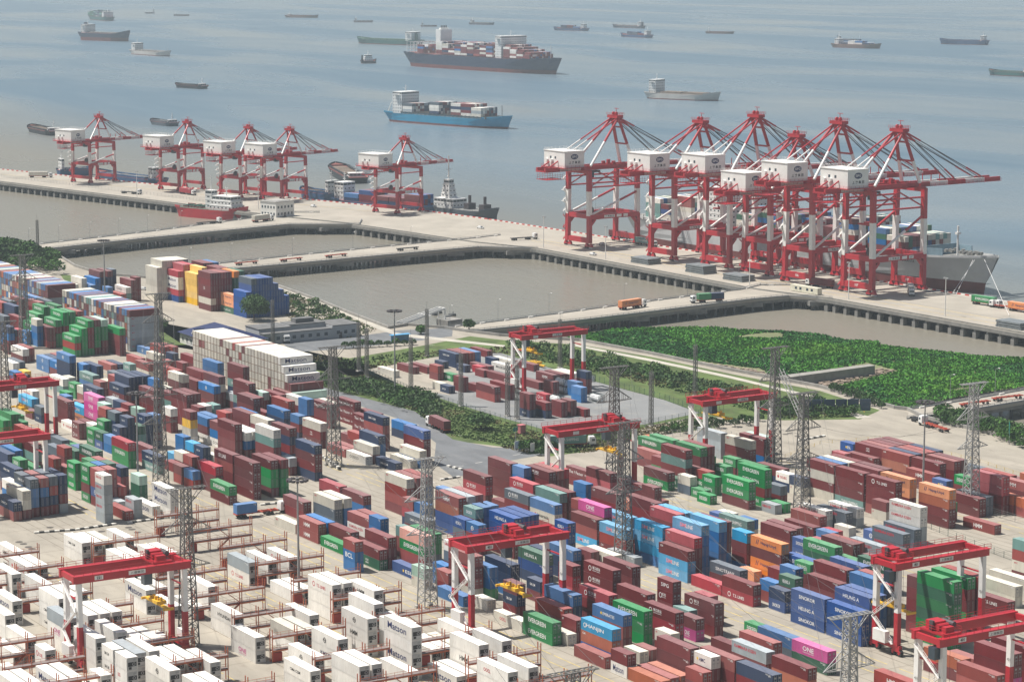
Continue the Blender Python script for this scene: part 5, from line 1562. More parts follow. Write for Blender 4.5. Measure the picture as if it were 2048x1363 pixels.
# blue feeder
r, L, rz, a, B, D = make_ship('container_ship', (789,241), (1016,258), 'bright blue feeder container ship with white deckhouse aft', 'x', col='blue', B=25, D=8, boot=1.6, bow=1.35, deck='grey')
house(r, L*.105, 21, 12, D, 7, wing=26, funnel=(-L*.055, 6, 17, 'pale')); W = MB(); W.beam((0,-8,D), (5,-8,D+9), .6); W.beam((0,8,D), (5,8,D+9), .6); W.build('lifeboat_ramp', sh_white, r)
cargo_boxes(a, rz, L*.16, L*.32, 23, D+1.5, lambda b, q, n: [3,4,3][b%3], pal=['G','w','m','n','k','c']); cargo_boxes(a, rz, L*.40, L*.56, 23, D+1.5, lambda b, q, n: [4,4,3][b%3], pal=['w','G','m','n','m','k']); cargo_boxes(a, rz, L*.58, L*.92, 21, D+1.5, lambda b, q, n: [4,4,3,3][b%4], pal=['w','G','k','n','m','c','m'])
W = MB(); W.tube((L*.95,0,D*1.2), (L*.95,0,D*1.2+10), .3, 6); W.build('foremast', cr_drk, r)
W = MB(); 
for i in range(22): W.box(L*(.15+.035*i), L*(.15+.035*i)+.4, -12.2, 12.2, D, D+1.9)
W.build('cell_guides', deckm['grey'], r)
# the grey ship alongside under the cranes
r = empty('container_ship', (-1096, 757.5, WZ), atan2(13.5,225)); L, B, D = 246, 32, 14.5
tag(r, 'grey and white container ship moored under the big quay cranes', 'ship'); hl = hull(r, L, B, D, 'grey', 'grey', 5.2, 1.22); r.location.y += B/2*0
r.location = (-1100, 773.0, WZ); rz = r.rotation_euler[2]; a = r.location
house(r, L*.30, 29, 15, D, 8, wing=33, funnel=(-13, 8, 26, 'pale'))
for x0, x1, fn in ((.06,.26,lambda b,q,n: [4,3,5][b%3]), (.36,.55,lambda b,q,n: [3,5,4,2][b%4] if q<8 else 4), (.56,.74,lambda b,q,n: [4,3,5,4][b%4]), (.75,.86,lambda b,q,n: [4,3][b%2])): cargo_boxes(a, rz, L*x0, L*x1, 30, D+1.6, fn, pal=['m','m','w','c','B','t','r','b','d','c'])
W = MB(); 
for i in range(20): W.box(L*(.05+.042*i), L*(.05+.042*i)+.8, -15.6, -14.9, D, D+2.6); W.box(L*(.05+.042*i), L*(.05+.042*i)+.8, 14.9, 15.6, D, D+2.6)
W.box(L*.05,L*.9,-15.5,-15.1,D+1.2,D+1.5); W.build('lashing_post', sh_white, r)
W = MB(); W.beam((L*.885,-12,D+2), (L*.885,12,D+2), .5, 7.5); W.beam((L*.885,-12,D+2), (L*.845,-13.5,D+.5), .5, 5); W.beam((L*.885,12,D+2), (L*.93,9.5,D+2.5), .5, 6); W.beam((L*.885,-12,D+2), (L*.93,-9.5,D+2.5), .5, 6); W.build('breakwater', mat('breakwater_blue', (.20,.30,.36), .6), r)
W = MB(); W.tube((L*.93,0,D*1.1), (L*.93,0,D*1.1+14), .5, 8); W.box(L*.93-.8,L*.93+.8,-1.2,1.2,D*1.1+10,D*1.1+11); W.build('foremast', sh_white, r)
W = MB(); random.seed(5)
for i in range(16): x = L*random.uniform(.91,.985); y = random.uniform(-5,5)*(1-(x/L-.9)*6); W.tube((x,y-.8,D*1.2+.8), (x,y+.8,D*1.2+.8), .8, 8)
W.build('winch', deckm['grey'], r)
W = MB(); put_text(W, 'SAKANTA', (L*.845,-B*.46-.35,D*.86), (1,0,0), (0,0,1), 1.3, bold=.01); W.build('lettering', black_m, hl)
W = MB()
for (x, y, z), (u, v) in (((L*1.0,-1,D*1.2),(2018,632)), ((L*.99,-3,D*1.15),(1905,588)), ((L*.985,-3,D*1.15),(1912,590))):
    c, s = cos(rz), sin(rz); e = at(u, v) - Vector(a); e = Vector((e.x*c+e.y*s, -e.x*s+e.y*c, 6.0)); W.tube((x,y,z), e, .10, 5)
W.build('mooring_line', sh_white, r)
# other ships out in the roads
def small(name, s, b, label, kind='cargo', **k): return make_ship(name, s, b, label, kind, 'ships lying in the roads', **k)
small('bulk_carrier', (838,91), (718,86.5), 'long dark green bulk carrier behind the navy container ship', col='green', B=26, D=7, tiers=5, nh=7, deck='green', hatch='green')
small('bulk_carrier', (168,80), (257,83), 'black and red bulk carrier with white aft house, upper left', col='navy', B=28, D=12, boot=5.5, tiers=5, nh=6)
small('coastal_tanker', (268,108), (339,113), 'pale pink-grey coastal tanker below the black bulk carrier', col='pale', B=17, D=5.5, tiers=4, nh=4, deck='brown')
small('hopper_dredger', (1300,196), (1436,202), 'pale grey hopper dredger with white house, right of the navy ship', col='pale', B=22, D=6, tiers=5, nh=2, deck='brown', hatch='brown')
r, L, rz, a, B, D = small('tugboat', (723,127), (752,126.5), 'small white and black tugboat left of the navy container ship', 'x', col='black', B=11, D=3.2, bow=1.6); house(r, L*.45, 7.5, 12, D, 3, taper=.12, funnel=(-8, 2.4, 7, 'black'))
r, L, rz, a, B, D = small('container_ship', (220,42), (182,38.5), 'small dark green container ship near the top left', 'x', col='green', B=24, D=7, bow=1.2); house(r, L*.12, 20, 12, D, 4); cargo_boxes(a, rz, L*.2, L*.92, 22, D, lambda b,q,n: 4 if b%4 else 5, pal=['d','t','k','G','n'])
for s, b, lab, kd, kw in (
    ((309,27),(290,27),'tiny pale cargo ship at the top edge, far left','cargo',dict(col='dgrey')), ((348,32),(378,32),'slim low barge right of the tiny pale ship, top left','barge',dict(col='brown')),
    ((574,35),(635,36),'brown barge at the top edge, left of centre','barge',dict(col='brown',B=18,D=4)), ((708,44.5),(745,44.5),'small brown coaster above the green bulk carrier','cargo',dict(col='brown',tiers=2)),
    ((842,53.5),(873,53.5),'small brown coaster above the funnel tower','cargo',dict(col='brown',tiers=2)), ((940,49),(987,50),'small grey cargo ship above the navy container ship','cargo',dict(col='dgrey',tiers=2)),
    ((1174,62),(1109,60.5),'blue-grey container coaster at the top, right of the bridge tower','c',dict(col='bblue',B=16,D=4)), ((1287,57),(1227,55),'upper of two dark coasters at top right of centre','cargo',dict(col='dgrey',tiers=3)),
    ((1301,76),(1243,73.5),'lower of two dark coasters at top right of centre','c',dict(col='bblue',B=15,D=4)), ((1413,67),(1467,68),'slim brown barge alone at top right','barge',dict(col='brown')),
    ((1669,94.5),(1759,97.5),'dark container coaster of the overlapping pair, upper right','c',dict(col='brown',B=20,D=5)), ((1673,82),(1721,83.5),'dark coaster behind the container coaster, upper right','cargo',dict(col='bblue',tiers=2)),
    ((1974,90),(1882,88),'long low dark blue cargo ship at the upper right edge','barge',dict(col='bblue',B=20,D=6,tiers=3)), ((2062,153.5),(1980,149.5),'dark green dredger cut off by the right edge','barge',dict(col='green',B=20,D=4.5,tiers=2)),
    ((409,178),(353,174.5),'empty black barge alone in mid water, left','barge',dict(col='black',B=13,D=3.2,boot=.2)), ((112,271),(64,261),'flat black barge by the left edge, loaded brown','barge',dict(col='black',B=16,D=3.5,boot=.2,cargo='brown')),
    ((348,252.5),(306,247.5),'small dark barge behind the second small quay crane','barge',dict(col='dgrey',B=13,D=3,boot=.2,cargo='grey')), ((716,367),(672,342),'broad black barge with brown load between the small quay cranes','barge',dict(col='black',B=17,D=4,boot=.2,cargo='brown'))):
    if kd == 'c':
        r, L, rz, a, B, D = small('container_ship', s, b, lab, 'x', **kw); house(r, L*.1, B*.7, L*.09, D, 3); cargo_boxes(a, rz, L*.2, L*.9, B*.8, D+.5, lambda q,e,n: 2 if q%3 else 1, pal=['n','b','k','m','w'])
    else: small('cargo_ship' if kd == 'cargo' else 'river_barge', s, b, lab, kd, **kw)
# craft along the left quay
def quayside(name, s, b, label, kind, **k): return make_ship(name, s, b, label, kind, 'craft moored along the left quay', **k)
quayside('river_ship', (118,352), (185,349), 'blue river ship with white house behind the leftmost small crane', 'barge', col='bblue', B=12, D=4, tiers=3, boot=.2)
quayside('river_barge', (322,375), (200,360), 'long blue barge with a white wheelhouse, left quay', 'barge', col='bblue', B=13, D=5, tiers=3, boot=.2, cargo='grey')
quayside('river_ship', (668,403), (606,396), 'blue river ship with broad white wheelhouse past the white quay office', 'barge', col='bblue', B=13, D=5, tiers=3, boot=.2)
r, L, rz, a, B, D = quayside('container_barge', (680,410), (880,430), 'dark blue barge loaded with containers behind the lone small crane', 'x', col='bblue', B=15, D=4, boot=.2); house(r, L*.05, 10, 8, D, 4); cargo_boxes(a, rz, L*.12, L*.94, 13, D-.5, lambda b,q,n: [2,3,2,2,3][b%5], pal=['m','m','n','b','B','m'])
r, L, rz, a, B, D = quayside('grey_patrol_ship', (884,432), (992,444), 'grey ship with a tall pale tower mast at the end of the left quay', 'x', col='dgrey', B=16, D=6, boot=.2, bow=1.25, deck='grey'); house(r, L*.16, 11, 16, D, 2, mast=False); house(r, L*.13, 6, 7, D+5.4, 4, taper=.12)
W = MB(); W.tube((L*.13,0,D+16), (L*.13,0,D+30), .4, 6); W.beam((L*.13,-2.5,D+22), (L*.13,2.5,D+22), .3); W.build('mast', sh_white, r)
for q in (.52, .80):
    W = MB(); W.box(L*q-2,L*q+2,-3,3,D,D+3.5); W.tube((L*q,0,D+3.5), (L*q,0,D+8), .9, 8); W.build('deck_crane', cr_drk, r)
r, L, rz, a, B, D = quayside('supply_vessel', (366,430), (492,441), 'red supply vessel with white bridge moored inside the left quay', 'x', col='red', B=14, D=5.5, boot=.2, bow=1.35, deck='green'); house(r, L*.70, 11, 18, D, 3, taper=.10); house(r, L*.46, 5, 5, D, 4, mast=False)
W = MB(); W.tube((L*.46,0,D+10), (L*.46,0,D+19), .3, 6); W.build('mast', sh_white, r)
W = MB()
for q in range(6): W.box(L*(.08+.05*q), L*(.11+.05*q), -4, 3-q%3, D, D+1.2+.5*(q%2))
W.build('deck_gear', deckm['green'], r)
# ================================================================ lattice towers, lamps, racks, vehicles, buildings
lat_m = mat('tower_steel', (.17,.165,.155), .6, var=.2, scale=.5)
lat_p = mat('tower_steel_pale', (.33,.33,.32), .55, var=.15, scale=.5)
conc2 = mat('plinth_concrete', (.40,.38,.34), .9, var=.15, scale=.8)
def lattice(W, b, t, z0, z1, n, w=.16):
    """square lattice column from half-width b at z0 to t at z1"""
    prev = None
    for i in range(n+1):
        f = i/n; h = b + (t-b)*f; z = z0 + (z1-z0)*f; c = [Vector((h*a, h*d, z)) for a, d in ((-1,-1),(1,-1),(1,1),(-1,1))]
        if prev:
            for k in range(4):
                W.beam(prev[k], c[k], w*1.5); W.beam(prev[k], c[(k+1)%4], w*.75); W.beam(prev[(k+1)%4], c[k], w*.75); W.beam(c[k], c[(k+1)%4], w*.75)
        prev = c
def arm_mesh(W, y, z, l, w=.15, drop=2.2):
    for s in (-1, 1):
        tip = Vector((0, s*l, z))
        for x in (-.9, .9):
            W.beam((x, s*.9, z), tip, w); W.beam((x, s*.9, z+drop if drop > 0 else z+drop), tip, w)
            for k in (.25,.5,.75): a = Vector((x, s*.9, z)).lerp(tip, k); b = Vector((x, s*.9, z+drop)).lerp(tip, k); W.beam(a, b, w*.6)
        W.beam((-.9,s*.9,z), (.9,s*.9,z), w)
def pylon(h, m, label_fn=None, rz=0.0):
    r = empty('transmission_tower'); r.rotation_euler = (0,0,rz)
    W = MB(); lattice(W, 1.75, 1.0, .6, h*.72, 13); W.build('tower_body', m, r)
    W = MB(); lattice(W, 1.0, .85, h*.72, h-.6, 6); W.build('tower_top', m, r)
    for z, l in ((h-1.0, 4.6),):
        W = MB()
        for x in (-.85,.85): W.beam((x,-l,z+.5), (x,l,z+.5), .16)
        for q in range(9): yq = -l+q*l/4; W.beam((-.85,yq,z+.5), (.85,yq,z+.5), .12); W.beam((-.85,yq,z+.5), (.85,min(l,yq+l/4),z+.5), .10)
        
        for s in (-1,1): W.beam((0,s*l,z+.4), (0,s*.9,z-3.2), .15); W.beam((.8,s*l*.6,z+.4), (.8,s*.9,z-2), .12)
        W.build('top_arm', m, r)
    for z, l, d in ((h*.72, 6.0, 3.2), (h*.50, 5.6, 2.0)):
        W = MB(); arm_mesh(W, 0, z, l, .15, d); W.build('cross_arm', m, r)
    W = MB(); 
    for a, d in ((-1,-1),(1,-1),(1,1),(-1,1)): W.box(a*1.75-.5,a*1.75+.5,d*1.75-.5,d*1.75+.5,0,.65)
    W.build('footing', conc2, r)
    return r
PH = 36.5
pbase = [(378,1291,'dark lattice power tower rising from the reefer rows'), (855,1216,'pale lattice power tower between reefers and maroon stacks'), (668,931,'dark lattice power tower beside the small pale-grey container'), (322,970,'dark lattice power tower in the lane left of the green containers'), (1247,1124,'lattice power tower among the sky blue containers'), (1603,1049,'lattice power tower left of the faded grey container row'), (1941,1024,'lattice power tower on the striped footing, far right lane')]
ptop = [(316,584,'lattice power tower before the grey empties block'), (44,507,'lattice power tower before the tree belt at the left'), (1229,730,'lattice power tower behind the traffic island crane'), (1551,691,'lattice power tower against the green reeds'), (1701,1224,'lattice power tower at the bottom right before the blue stacks'), (1146,1336,'top of a lattice power tower at the bottom edge'), (4,640,'lattice power tower cut by the left edge')]
dark_p = pylon(PH, lat_m); pale_p = pylon(PH, lat_p); used = set(); PYL = []
for i, (px, py, lab) in enumerate(pbase + ptop):
    p = at(px, py) if i < len(pbase) else at(px, py, PH); p.z = 0
    src = pale_p if i in (1, 6, 11) else dark_p
    o = src if src.name not in used else copy_tree(src); used.add(src.name)
    o.location = p; tag(o, lab, 'tower', 'power line towers'); PYL.append(p)
# the leaning lattice gantry by the reed bed
W = MB(); a, b = at(1562,742,30), at(1606,840,18); r0 = a.copy(); n = 16
for i in range(n):
    p, q = a.lerp(b, i/n), a.lerp(b, (i+1)/n)
    for dx in (-.9,.9): 
        for dz in (-.9,.9): W.beam(p-r0+Vector((dx,0,dz)), q-r0+Vector((dx,0,dz)), .16)
    W.beam(p-r0+Vector((-.9,0,-.9)), q-r0+Vector((.9,0,.9)), .13); W.beam(p-r0+Vector((.9,0,-.9)), q-r0+Vector((-.9,0,.9)), .13)
g = W.build('lattice_boom', lat_p, None, r0); tag(g, 'sloping lattice boom between two power towers beside the reeds', 'boom')
# wires
wire_m = mat('wire', (.10,.10,.10), .6)
chain = [[8,7],[7,3],[3,0],[9,4],[4,11],[10,5],[5,11],[2,1],[1,12],[6,5]]
for ci, (i, j) in enumerate(chain):
    W = MB(); a0 = PYL[i]
    for y in (-5.4, 5.4):
        for z in (PH-1, PH*.72):
            A = PYL[i] + Vector((0,y,z)); Bq = PYL[j] + Vector((0,y,z)); pr = None
            for k in range(13):
                f = k/12; q = A.lerp(Bq, f) - Vector((0,0,4*4.0*f*(1-f))) - a0
                if pr is not None: W.beam(pr, q, .045)
                pr = q
    tag(W.build('power_line', wire_m, None, a0), 'thin power lines sagging between towers, span %s' % ['at far left','left back','left front','over sky blue rows','right front','by the reeds','lower right','centre left','bottom centre','far right'][ci], 'wire', 'power lines over the yard')
# ---- high-mast lights
def high_mast(h):
    r = empty('floodlight_mast'); W = MB(); W.tube((0,0,0), (0,0,h), .34, 10, 0, .18); W.build('pole', lat_p, r)
    W = MB(); disc(W, (0,0,h), (1,0,0), (0,1,0), 1.9, 16, 0, 1.6); W.tube((0,0,h-.3), (0,0,h+.4), .5, 8); W.build('ring', lat_m, r)
    for k in range(14): 
        t = 2*pi*k/14; W = MB(); W.rbox((2.2*cos(t), 2.2*sin(t)), t, .9, .7, h-.35, h+.15); W.build('floodlight', cr_drk, r)
    return r
hm = high_mast(29.5); first = True
for px, py, z, lab in ((598,1201,0,'tall floodlight mast at the edge of the reefer rows'), (790,790,0,'tall floodlight mast beside the shrub belt in the middle'), (207,478,30,'tall floodlight mast before the small stacks, upper left'), (1845,1012,0,'tall floodlight mast before the orange stacked boxes at right'), (272,782,30,'floodlight mast beside the left gantry crane')):
    p = at(px, py, z); p.z = 0; o = hm if first else copy_tree(hm); first = False; o.location = p; tag(o, lab, 'light', 'floodlight masts')
def mast_lattice(h):
    r = empty('lattice_mast'); W = MB(); lattice(W, .55, .45, .3, h, 12, .10); W.build('column', lat_m, r); W = MB(); W.box(-.9,.9,-.9,.9,0,.3); W.build('footing', conc2, r)
    W = MB(); W.tube((0,0,h), (0,0,h+3), .05, 5); W.build('lightning_rod', lat_m, r); return r
lm = mast_lattice(18); first = True
for px, py, lab in ((718,742,'thin lattice mast at the left corner of the depot fence'), (734,755,'second thin lattice mast at the depot fence, left'), (822,776,'thin lattice mast at the fence before the beige container'), (854,712,'thin lattice mast on the verge behind the depot'), (922,812,'thin lattice mast at the depot fence, middle'), (1015,832,'thin lattice mast at the depot fence before the maroon pair'), (1034,838,'thin lattice mast at the depot fence, right'), (1302,852,'thin lattice mast on the grey depot paving, right'), (1120,735,'thin lattice mast behind the depot gantry'), (546,692,'lattice mast with lamps beside the grey building'), (76,512,'thin lattice mast by the left trestle abutment'), (1390,792,'thin lattice mast in the scrub by the reed bed')):
    p = at(px, py); o = lm if first else copy_tree(lm); first = False; o.location = p; tag(o, lab, 'mast', 'thin lattice masts')
# ---- street lamps along trestles and quay
def lamp(h=9.0):
    r = empty('street_lamp'); W = MB(); W.tube((0,0,0), (0,0,h), .10, 6, 0, .06); W.tube((0,0,h), (1.6,0,h+.35), .05, 5); W.build('pole', rail_m, r); W = MB(); W.box(1.3,2.2,-.15,.15,h+.28,h+.45); W.build('lamp_head', plate_w, r); return r
lp = lamp(); first = True
lamps = [((58,492),'leftmost lamp on the left trestle'),((118,486),'second lamp on the left trestle'),((180,479),'third lamp on the left trestle'),((238,471),'fourth lamp on the left trestle'),((295,464),'fifth lamp on the left trestle'),((362,455),'sixth lamp on the left trestle'),((585,513),'first lamp on the middle trestle'),((462,524),'lamp at the landward end of the middle trestle'),((380,533),'lamp behind the cream stacked boxes'),((706,500),'lamp halfway along the middle trestle'),((822,488),'lamp near the quay end of the middle trestle'),((900,655),'lamp at the landward end of the right trestle'),((996,642),'second lamp on the right trestle'),((1098,629),'third lamp on the right trestle'),((1248,609),'lamp behind the orange container truck'),((1375,592),'lamp behind the navy and green container truck'),((1900,801),'first lamp on the far right trestle'),((1990,788),'second lamp on the far right trestle')]
for (px, py), lab in lamps:
    p = at(px, py); o = lp if first else copy_tree(lp); first = False; o.location = p; tag(o, lab, 'lamp', 'street lamps on the trestles')
def quay_mast(h=16):
    r = empty('lamp_mast'); W = MB(); W.tube((0,0,0), (0,0,h), .22, 8, 0, .14); W.build('pole', cr_wht, r); W = MB(); W.box(-1.4,1.4,-.2,.2,h,h+.3); W.box(-1.3,-.7,-.3,.3,h-.3,h); W.box(.7,1.3,-.3,.3,h-.3,h); W.build('lamp_head', rail_m, r); return r
qm = quay_mast(); first = True
for px, py, lab in ((274,395,'white lamp mast on the left quay between the small cranes'), (517,418,'white lamp mast beside the white quay office'), (1087,496,'lamp mast on the quay left of the first big crane'), (1211,518,'lamp mast on the quay under the first big crane'), (1499,570,'lamp mast on the quay before crane 105'), (1697,598,'lamp mast on the quay edge before crane 107'), (1890,632,'lamp mast on the open quay at the right')):
    p = at(px, py); o = qm if first else copy_tree(qm); first = False; o.location = p; tag(o, lab, 'lamp', 'lamp masts on the quay')
# ---- reefer racks: red steel galleries across the rows
rk_m = mat('rack_red', (.46,.125,.060), .6, var=.2, scale=.4); rk_f = mat('rack_floor', (.20,.16,.15), .8)
def rack(n, tiers=2):
    w = 2.87*n + .8; r = empty('reefer_rack')
    for i in range(4):
        y = -.4 + i*w/3
        for x in (.25, 1.45): W = MB(); W.beam((x,y,0), (x,y,2.9*tiers+1.6), .17); W.build('post', rk_m, r)
    for t in range(tiers):
        z = 2.75 + 2.9*t; W = MB(); W.box(.15,1.55,-.4,w-.4,z-.08,z); W.build('gallery_floor', rk_f, r)
        W = MB(); W.beam((.2,-.4,z-.25), (.2,w-.4,z-.25), .15, .35); W.beam((1.5,-.4,z-.25), (1.5,w-.4,z-.25), .15, .35); railing(W, (1.5,-.4,z), (1.5,w-.4,z), 1.0, 1.9, .06); W.build('gallery_beam', rk_m, r)
    W = MB(); a, b = (1.75,w*.42,0), (1.75,w*.62,2.75); W.beam(a, b, .6, .15); railing(W, a, b, .9, 1.2, .05); a, b = (1.75,w*.62,2.75), (1.75,w*.42,5.65); W.beam(a, b, .6, .15); W.build('stair', rk_m, r)
    W = MB(); W.box(.4,1.4,-.2,2.0,.1,2.1); W.build('switch_cabinet', mat('cabinet_red', (.30,.03,.02), .6), r)
    return r
r6 = rack(6); first = True; rackn = {}
RX = {3: [], 2: [], 1: []}
for x, y, k, L, st, rf, b, r, side in info:
    if rf and L == 40: RX.setdefault(max(1, min(3, b)), []).append(x + 12.19)
words_ = ['first','second','third','fourth','fifth','sixth','seventh','eighth','ninth','tenth','eleventh','twelfth']
RPOS = {3:[-597,-577,-557,-537,-518,-498,-478,-457.5,-437.5,-418],2:[-577,-557,-537.5,-517,-496,-477,-457,-437],1:[-578,-562,-544,-520,-503,-487,-470,-448],0:[-503,-485,-470]}
for b, y0, nm in ((3, 261.5, 'diagonal'), (2, 235.5, 'middle'), (1, 203.5, 'nearest'), (0, 177.5, 'corner')):
    keep = RPOS[b]
    for i, x in enumerate(keep):
        o = r6 if first else copy_tree(r6); first = False; o.location = (x, y0 - .25, 0)
        tag(o, 'red steel plug-in gallery, %s from far end of the %s reefer block' % (words_[min(i, 11)] if i < 12 else 'thirteenth', nm), 'rack', 'reefer racks')
# ---- lorries
cab_w = mat('cab_white', (.74,.74,.72), .35, var=.05); chassis_r = mat('chassis_red', (.42,.07,.04), .6, var=.2); chassis_k = mat('chassis_dark', (.05,.05,.055), .7)
def truck(p, rz, label, cargo=None, L=40, tractor=True, frame='r', colour=cab_w):
    r = empty('container_lorry' if tractor else 'skeletal_trailer', p, rz); fm = chassis_r if frame == 'r' else chassis_k
    W = MB(); W.beam((-6.2,-.55,1.15), (6.4,-.55,1.15), .22, .4); W.beam((-6.2,.55,1.15), (6.4,.55,1.15), .22, .4)
    for x in (-6,-4,-1.5,1.5,4.2,6.2): W.box(x-.18,x+.18,-1.2,1.2,1.0,1.32)
    W.build('trailer_frame', fm, r)
    for x in (-4.9,-3.6)+((3.2,4.4,8.3) if tractor else (5.0,)):
        W = MB(); 
        for y in (-1.05,1.05): W.tube((x,y-.22,.52), (x,y+.22,.52), .52, 10)
        W.build('wheel', tyre_m, r)
    if tractor:
        W = MB(); W.box(2.6,9.3,-.5,.5,.75,1.05); W.build('tractor_frame', chassis_k, r)
        W = MB(); W.box(7.1,9.2,-1.2,1.2,.9,2.6); W.frus((7.1,9.2,-1.2,1.2,2.6), (7.2,8.85,-1.1,1.1,3.25)); c = W.build('cab', colour, r)
        W = MB(); W.box(9.2,9.23,-1.05,1.05,1.9,2.7); W.box(7.9,8.9,-1.23,-1.2,1.9,2.6); W.box(7.9,8.9,1.2,1.23,1.9,2.6); W.build('window', glass_m, c)
        W = MB(); W.box(9.2,9.4,-1.1,1.1,.6,.95); W.build('bumper', chassis_k, c)
    tag(r, label, 'lorry' if tractor else 'trailer', 'lorries and trailers in the port')
    if cargo:
        x = -6.1
        for cc in cargo:
            c, _, lg = cc.partition(':'); LL = 40 if len(cargo) == 1 and L == 40 else 20
            nm = CNAME[c]; off = Matrix.Rotation(rz, 4, 'Z') @ Vector((x, -1.22, 1.36))
            o = obj('shipping_container', geo('dry', LL, c), None, Vector(p) + off, rz)
            for yy in (.13, 1.23): obj('door', geo('door', 20, c), o, (LEN[LL]-.05, yy, 0))
            obj('lettering', geo('print:' + (lg or 'id'), LL, c), o)
            tag(o, '%s %s container carried by the %s' % (nm, 'long' if LL == 40 else 'short', ' '.join(label.split()[:9])), 'container', 'containers on lorries'); x += LEN[LL] + .1
    return r
def truck_px(px, py, to_px, to_py, label, **k):
    a, b = at(px, py), at(to_px, to_py); d = b - a; m = a.lerp(b, .45); m.z = .02; return truck(m, atan2(d.y, d.x), label, **k)
truck_px(1232,621, 1293,612, 'lorry alone in the middle of the right trestle', cargo=['O:HL'])
truck_px(1452,602, 1382,606, 'white-cabbed lorry heading landward on the right trestle', cargo=['n:CMA','g:EV'])
truck_px(1946,607, 1995,614, 'lorry on the open quay, right of the grey ship', cargo=['g:EV'])
truck_px(2018,620, 2070,628, 'lorry cut off by the right edge on the quay', cargo=['O:HL'])
truck_px(1818,577, 1826,600, 'pale lorry driving down the quay beside crane 107', cargo=['c'])
truck_px(1672,578, 1612,570, 'maroon lorry under crane 107', cargo=['m'])
truck_px(2048,622, 1978,613, 'empty red trailer lorry on the quay near the right edge')
truck_px(905,871, 850,846, 'lorry with white cab beside the shrub belt', cargo=['m'])
truck_px(466,1037, 566,1024, 'lorry with red trailer crossing by the tall maroon stack', cargo=['b'], L=20)
truck_px(1908,870, 1832,845, 'empty red trailer lorry on the concrete road at right')
truck_px(1400,0+452, 1400,452, 'x') if False else None
truck_px(392,450, 440,446, 'empty lorry on the left trestle, facing the land', frame='k')
truck_px(500,446, 548,440, 'pale container lorry near the quay office', cargo=['c'])
truck_px(1210,472, 1268,480, 'maroon lorry under the first big quay crane', cargo=['m'])
truck_px(1270,488, 1310,494, 'teal lorry under the second big quay crane', cargo=['t:CS'])
truck_px(352,386, 398,392, 'red container lorry on the left quay', cargo=['R'])
truck_px(62,355, 95,355, 'pale lorry at the left end of the left quay', cargo=['c'])
truck_px(240,386, 282,389, 'empty lorry beside the white lamp mast on the left quay', frame='k')
truck_px(1110,895, 1160,893, 'lorry waiting beside the traffic island', cargo=['t:CS'])
truck_px(1022,481, 1068,478, 'dark empty trailer lorry where the middle trestle meets the quay', frame='k')
truck_px(548,672, 580,690, 'grey box lorry on the road behind the cream empties', cargo=['G'])
for a, b, lab in (((470,531),(520,526),'empty red trailer at the land end of the middle trestle'), ((560,524),(608,519),'second empty red trailer on the middle trestle'), ((650,516),(698,511),'third empty red trailer on the middle trestle'), ((794,502),(840,498),'brown empty trailer near the quay end of the middle trestle'), ((1920,815),(1985,806),'empty red trailer, left of two on the far right trestle'), ((1985,803),(2050,795),'empty red trailer at the right edge of the far right trestle'), ((1832,842),(1870,852),'black trailer frame behind the empty lorry at right')):
    truck_px(*a, *b, lab, tractor=False, frame='k' if 'black' in lab or 'brown' in lab else 'r')
# ---- cars
car_w = mat('car_paint', (.70,.70,.69), .3, var=.03)
def car():
    r = empty('parked_car'); W = MB(); W.frus((-2.1,2.1,-.88,.88,.35), (-2.05,2.1,-.86,.86,.85)); W.frus((-1.6,1.0,-.84,.84,.85), (-1.2,.45,-.68,.68,1.45)); W.build('body', car_w, r)
    W = MB(); W.frus((-1.63,1.06,-.80,.80,.90), (-1.24,.52,-.66,.66,1.38)); W.build('window', glass_m, r)
    for x in (-1.3,1.3):
        for y in (-.82,.82): W = MB(); W.tube((x,y-.1,.32), (x,y+.1,.32), .32, 10); W.build('wheel', tyre_m, r)
    return r
cr = car(); first = True
for px, py, rz, lab in ((961,457,.3,'white pickup car on the open quay behind the middle trestle'), (1186,510,.1,'white car on the quay edge below the first big crane'), (287,580,.8,'white car left of the tall cream stacks'), (1205,490,.2,'silver car under the first big quay crane'), (1330,505,.2,'silver car under the second big quay crane'), (627,414,.2,'small vehicle on the quay right of the white office')):
    o = cr if first else copy_tree(cr); first = False; o.location = at(px, py); o.rotation_euler = (0,0,rz); tag(o, lab, 'car', 'cars in the port')
# ---- spare hatch covers stacked on the quay
hc_m = mat('hatch_cover_grey', (.16,.18,.19), .7, var=.2, scale=.4)
for px, py, n, lab in ((1292,526,3,'stack of grey hatch covers left of the second pile'), (1402,545,4,'tall stack of grey hatch covers before crane 104'), (1478,560,3,'low stack of grey hatch covers before crane 105'), (2030,655,3,'stack of grey hatch covers at the right edge of the quay')):
    p = at(px, py); r = empty('hatch_cover_stack', p, QR)
    for k in range(n): W = MB(); W.box(-7+.5*(k%2),7-.3*k,-4,4,.15+k*1.0,.15+k*1.0+.7); W.box(-6.5,-6,-4.2,4.2,k*1.0,k*1.0+.15); W.box(6,6.4,-4.2,4.2,k*1.0,k*1.0+.15); W.build('hatch_cover', hc_m, r)
    tag(r, lab, 'hatch covers', 'stacked hatch covers on the quay')
# ---- long cream spreader beam / portable office on the quay
r = empty('portable_office', at(1612,585), QR); W = MB(); W.box(-9,9,-1.3,1.3,.2,3.0); b = W.build('body', mat('office_cream', (.62,.60,.48), .6), r)
for x in (-6,-3,1.5,4.5): W = MB(); W.box(x,x+1.4,-1.34,-1.3,1.2,2.3); W.build('window', glass_m, r)
tag(r, 'long cream portable office at the quay end of the right trestle', 'cabin')
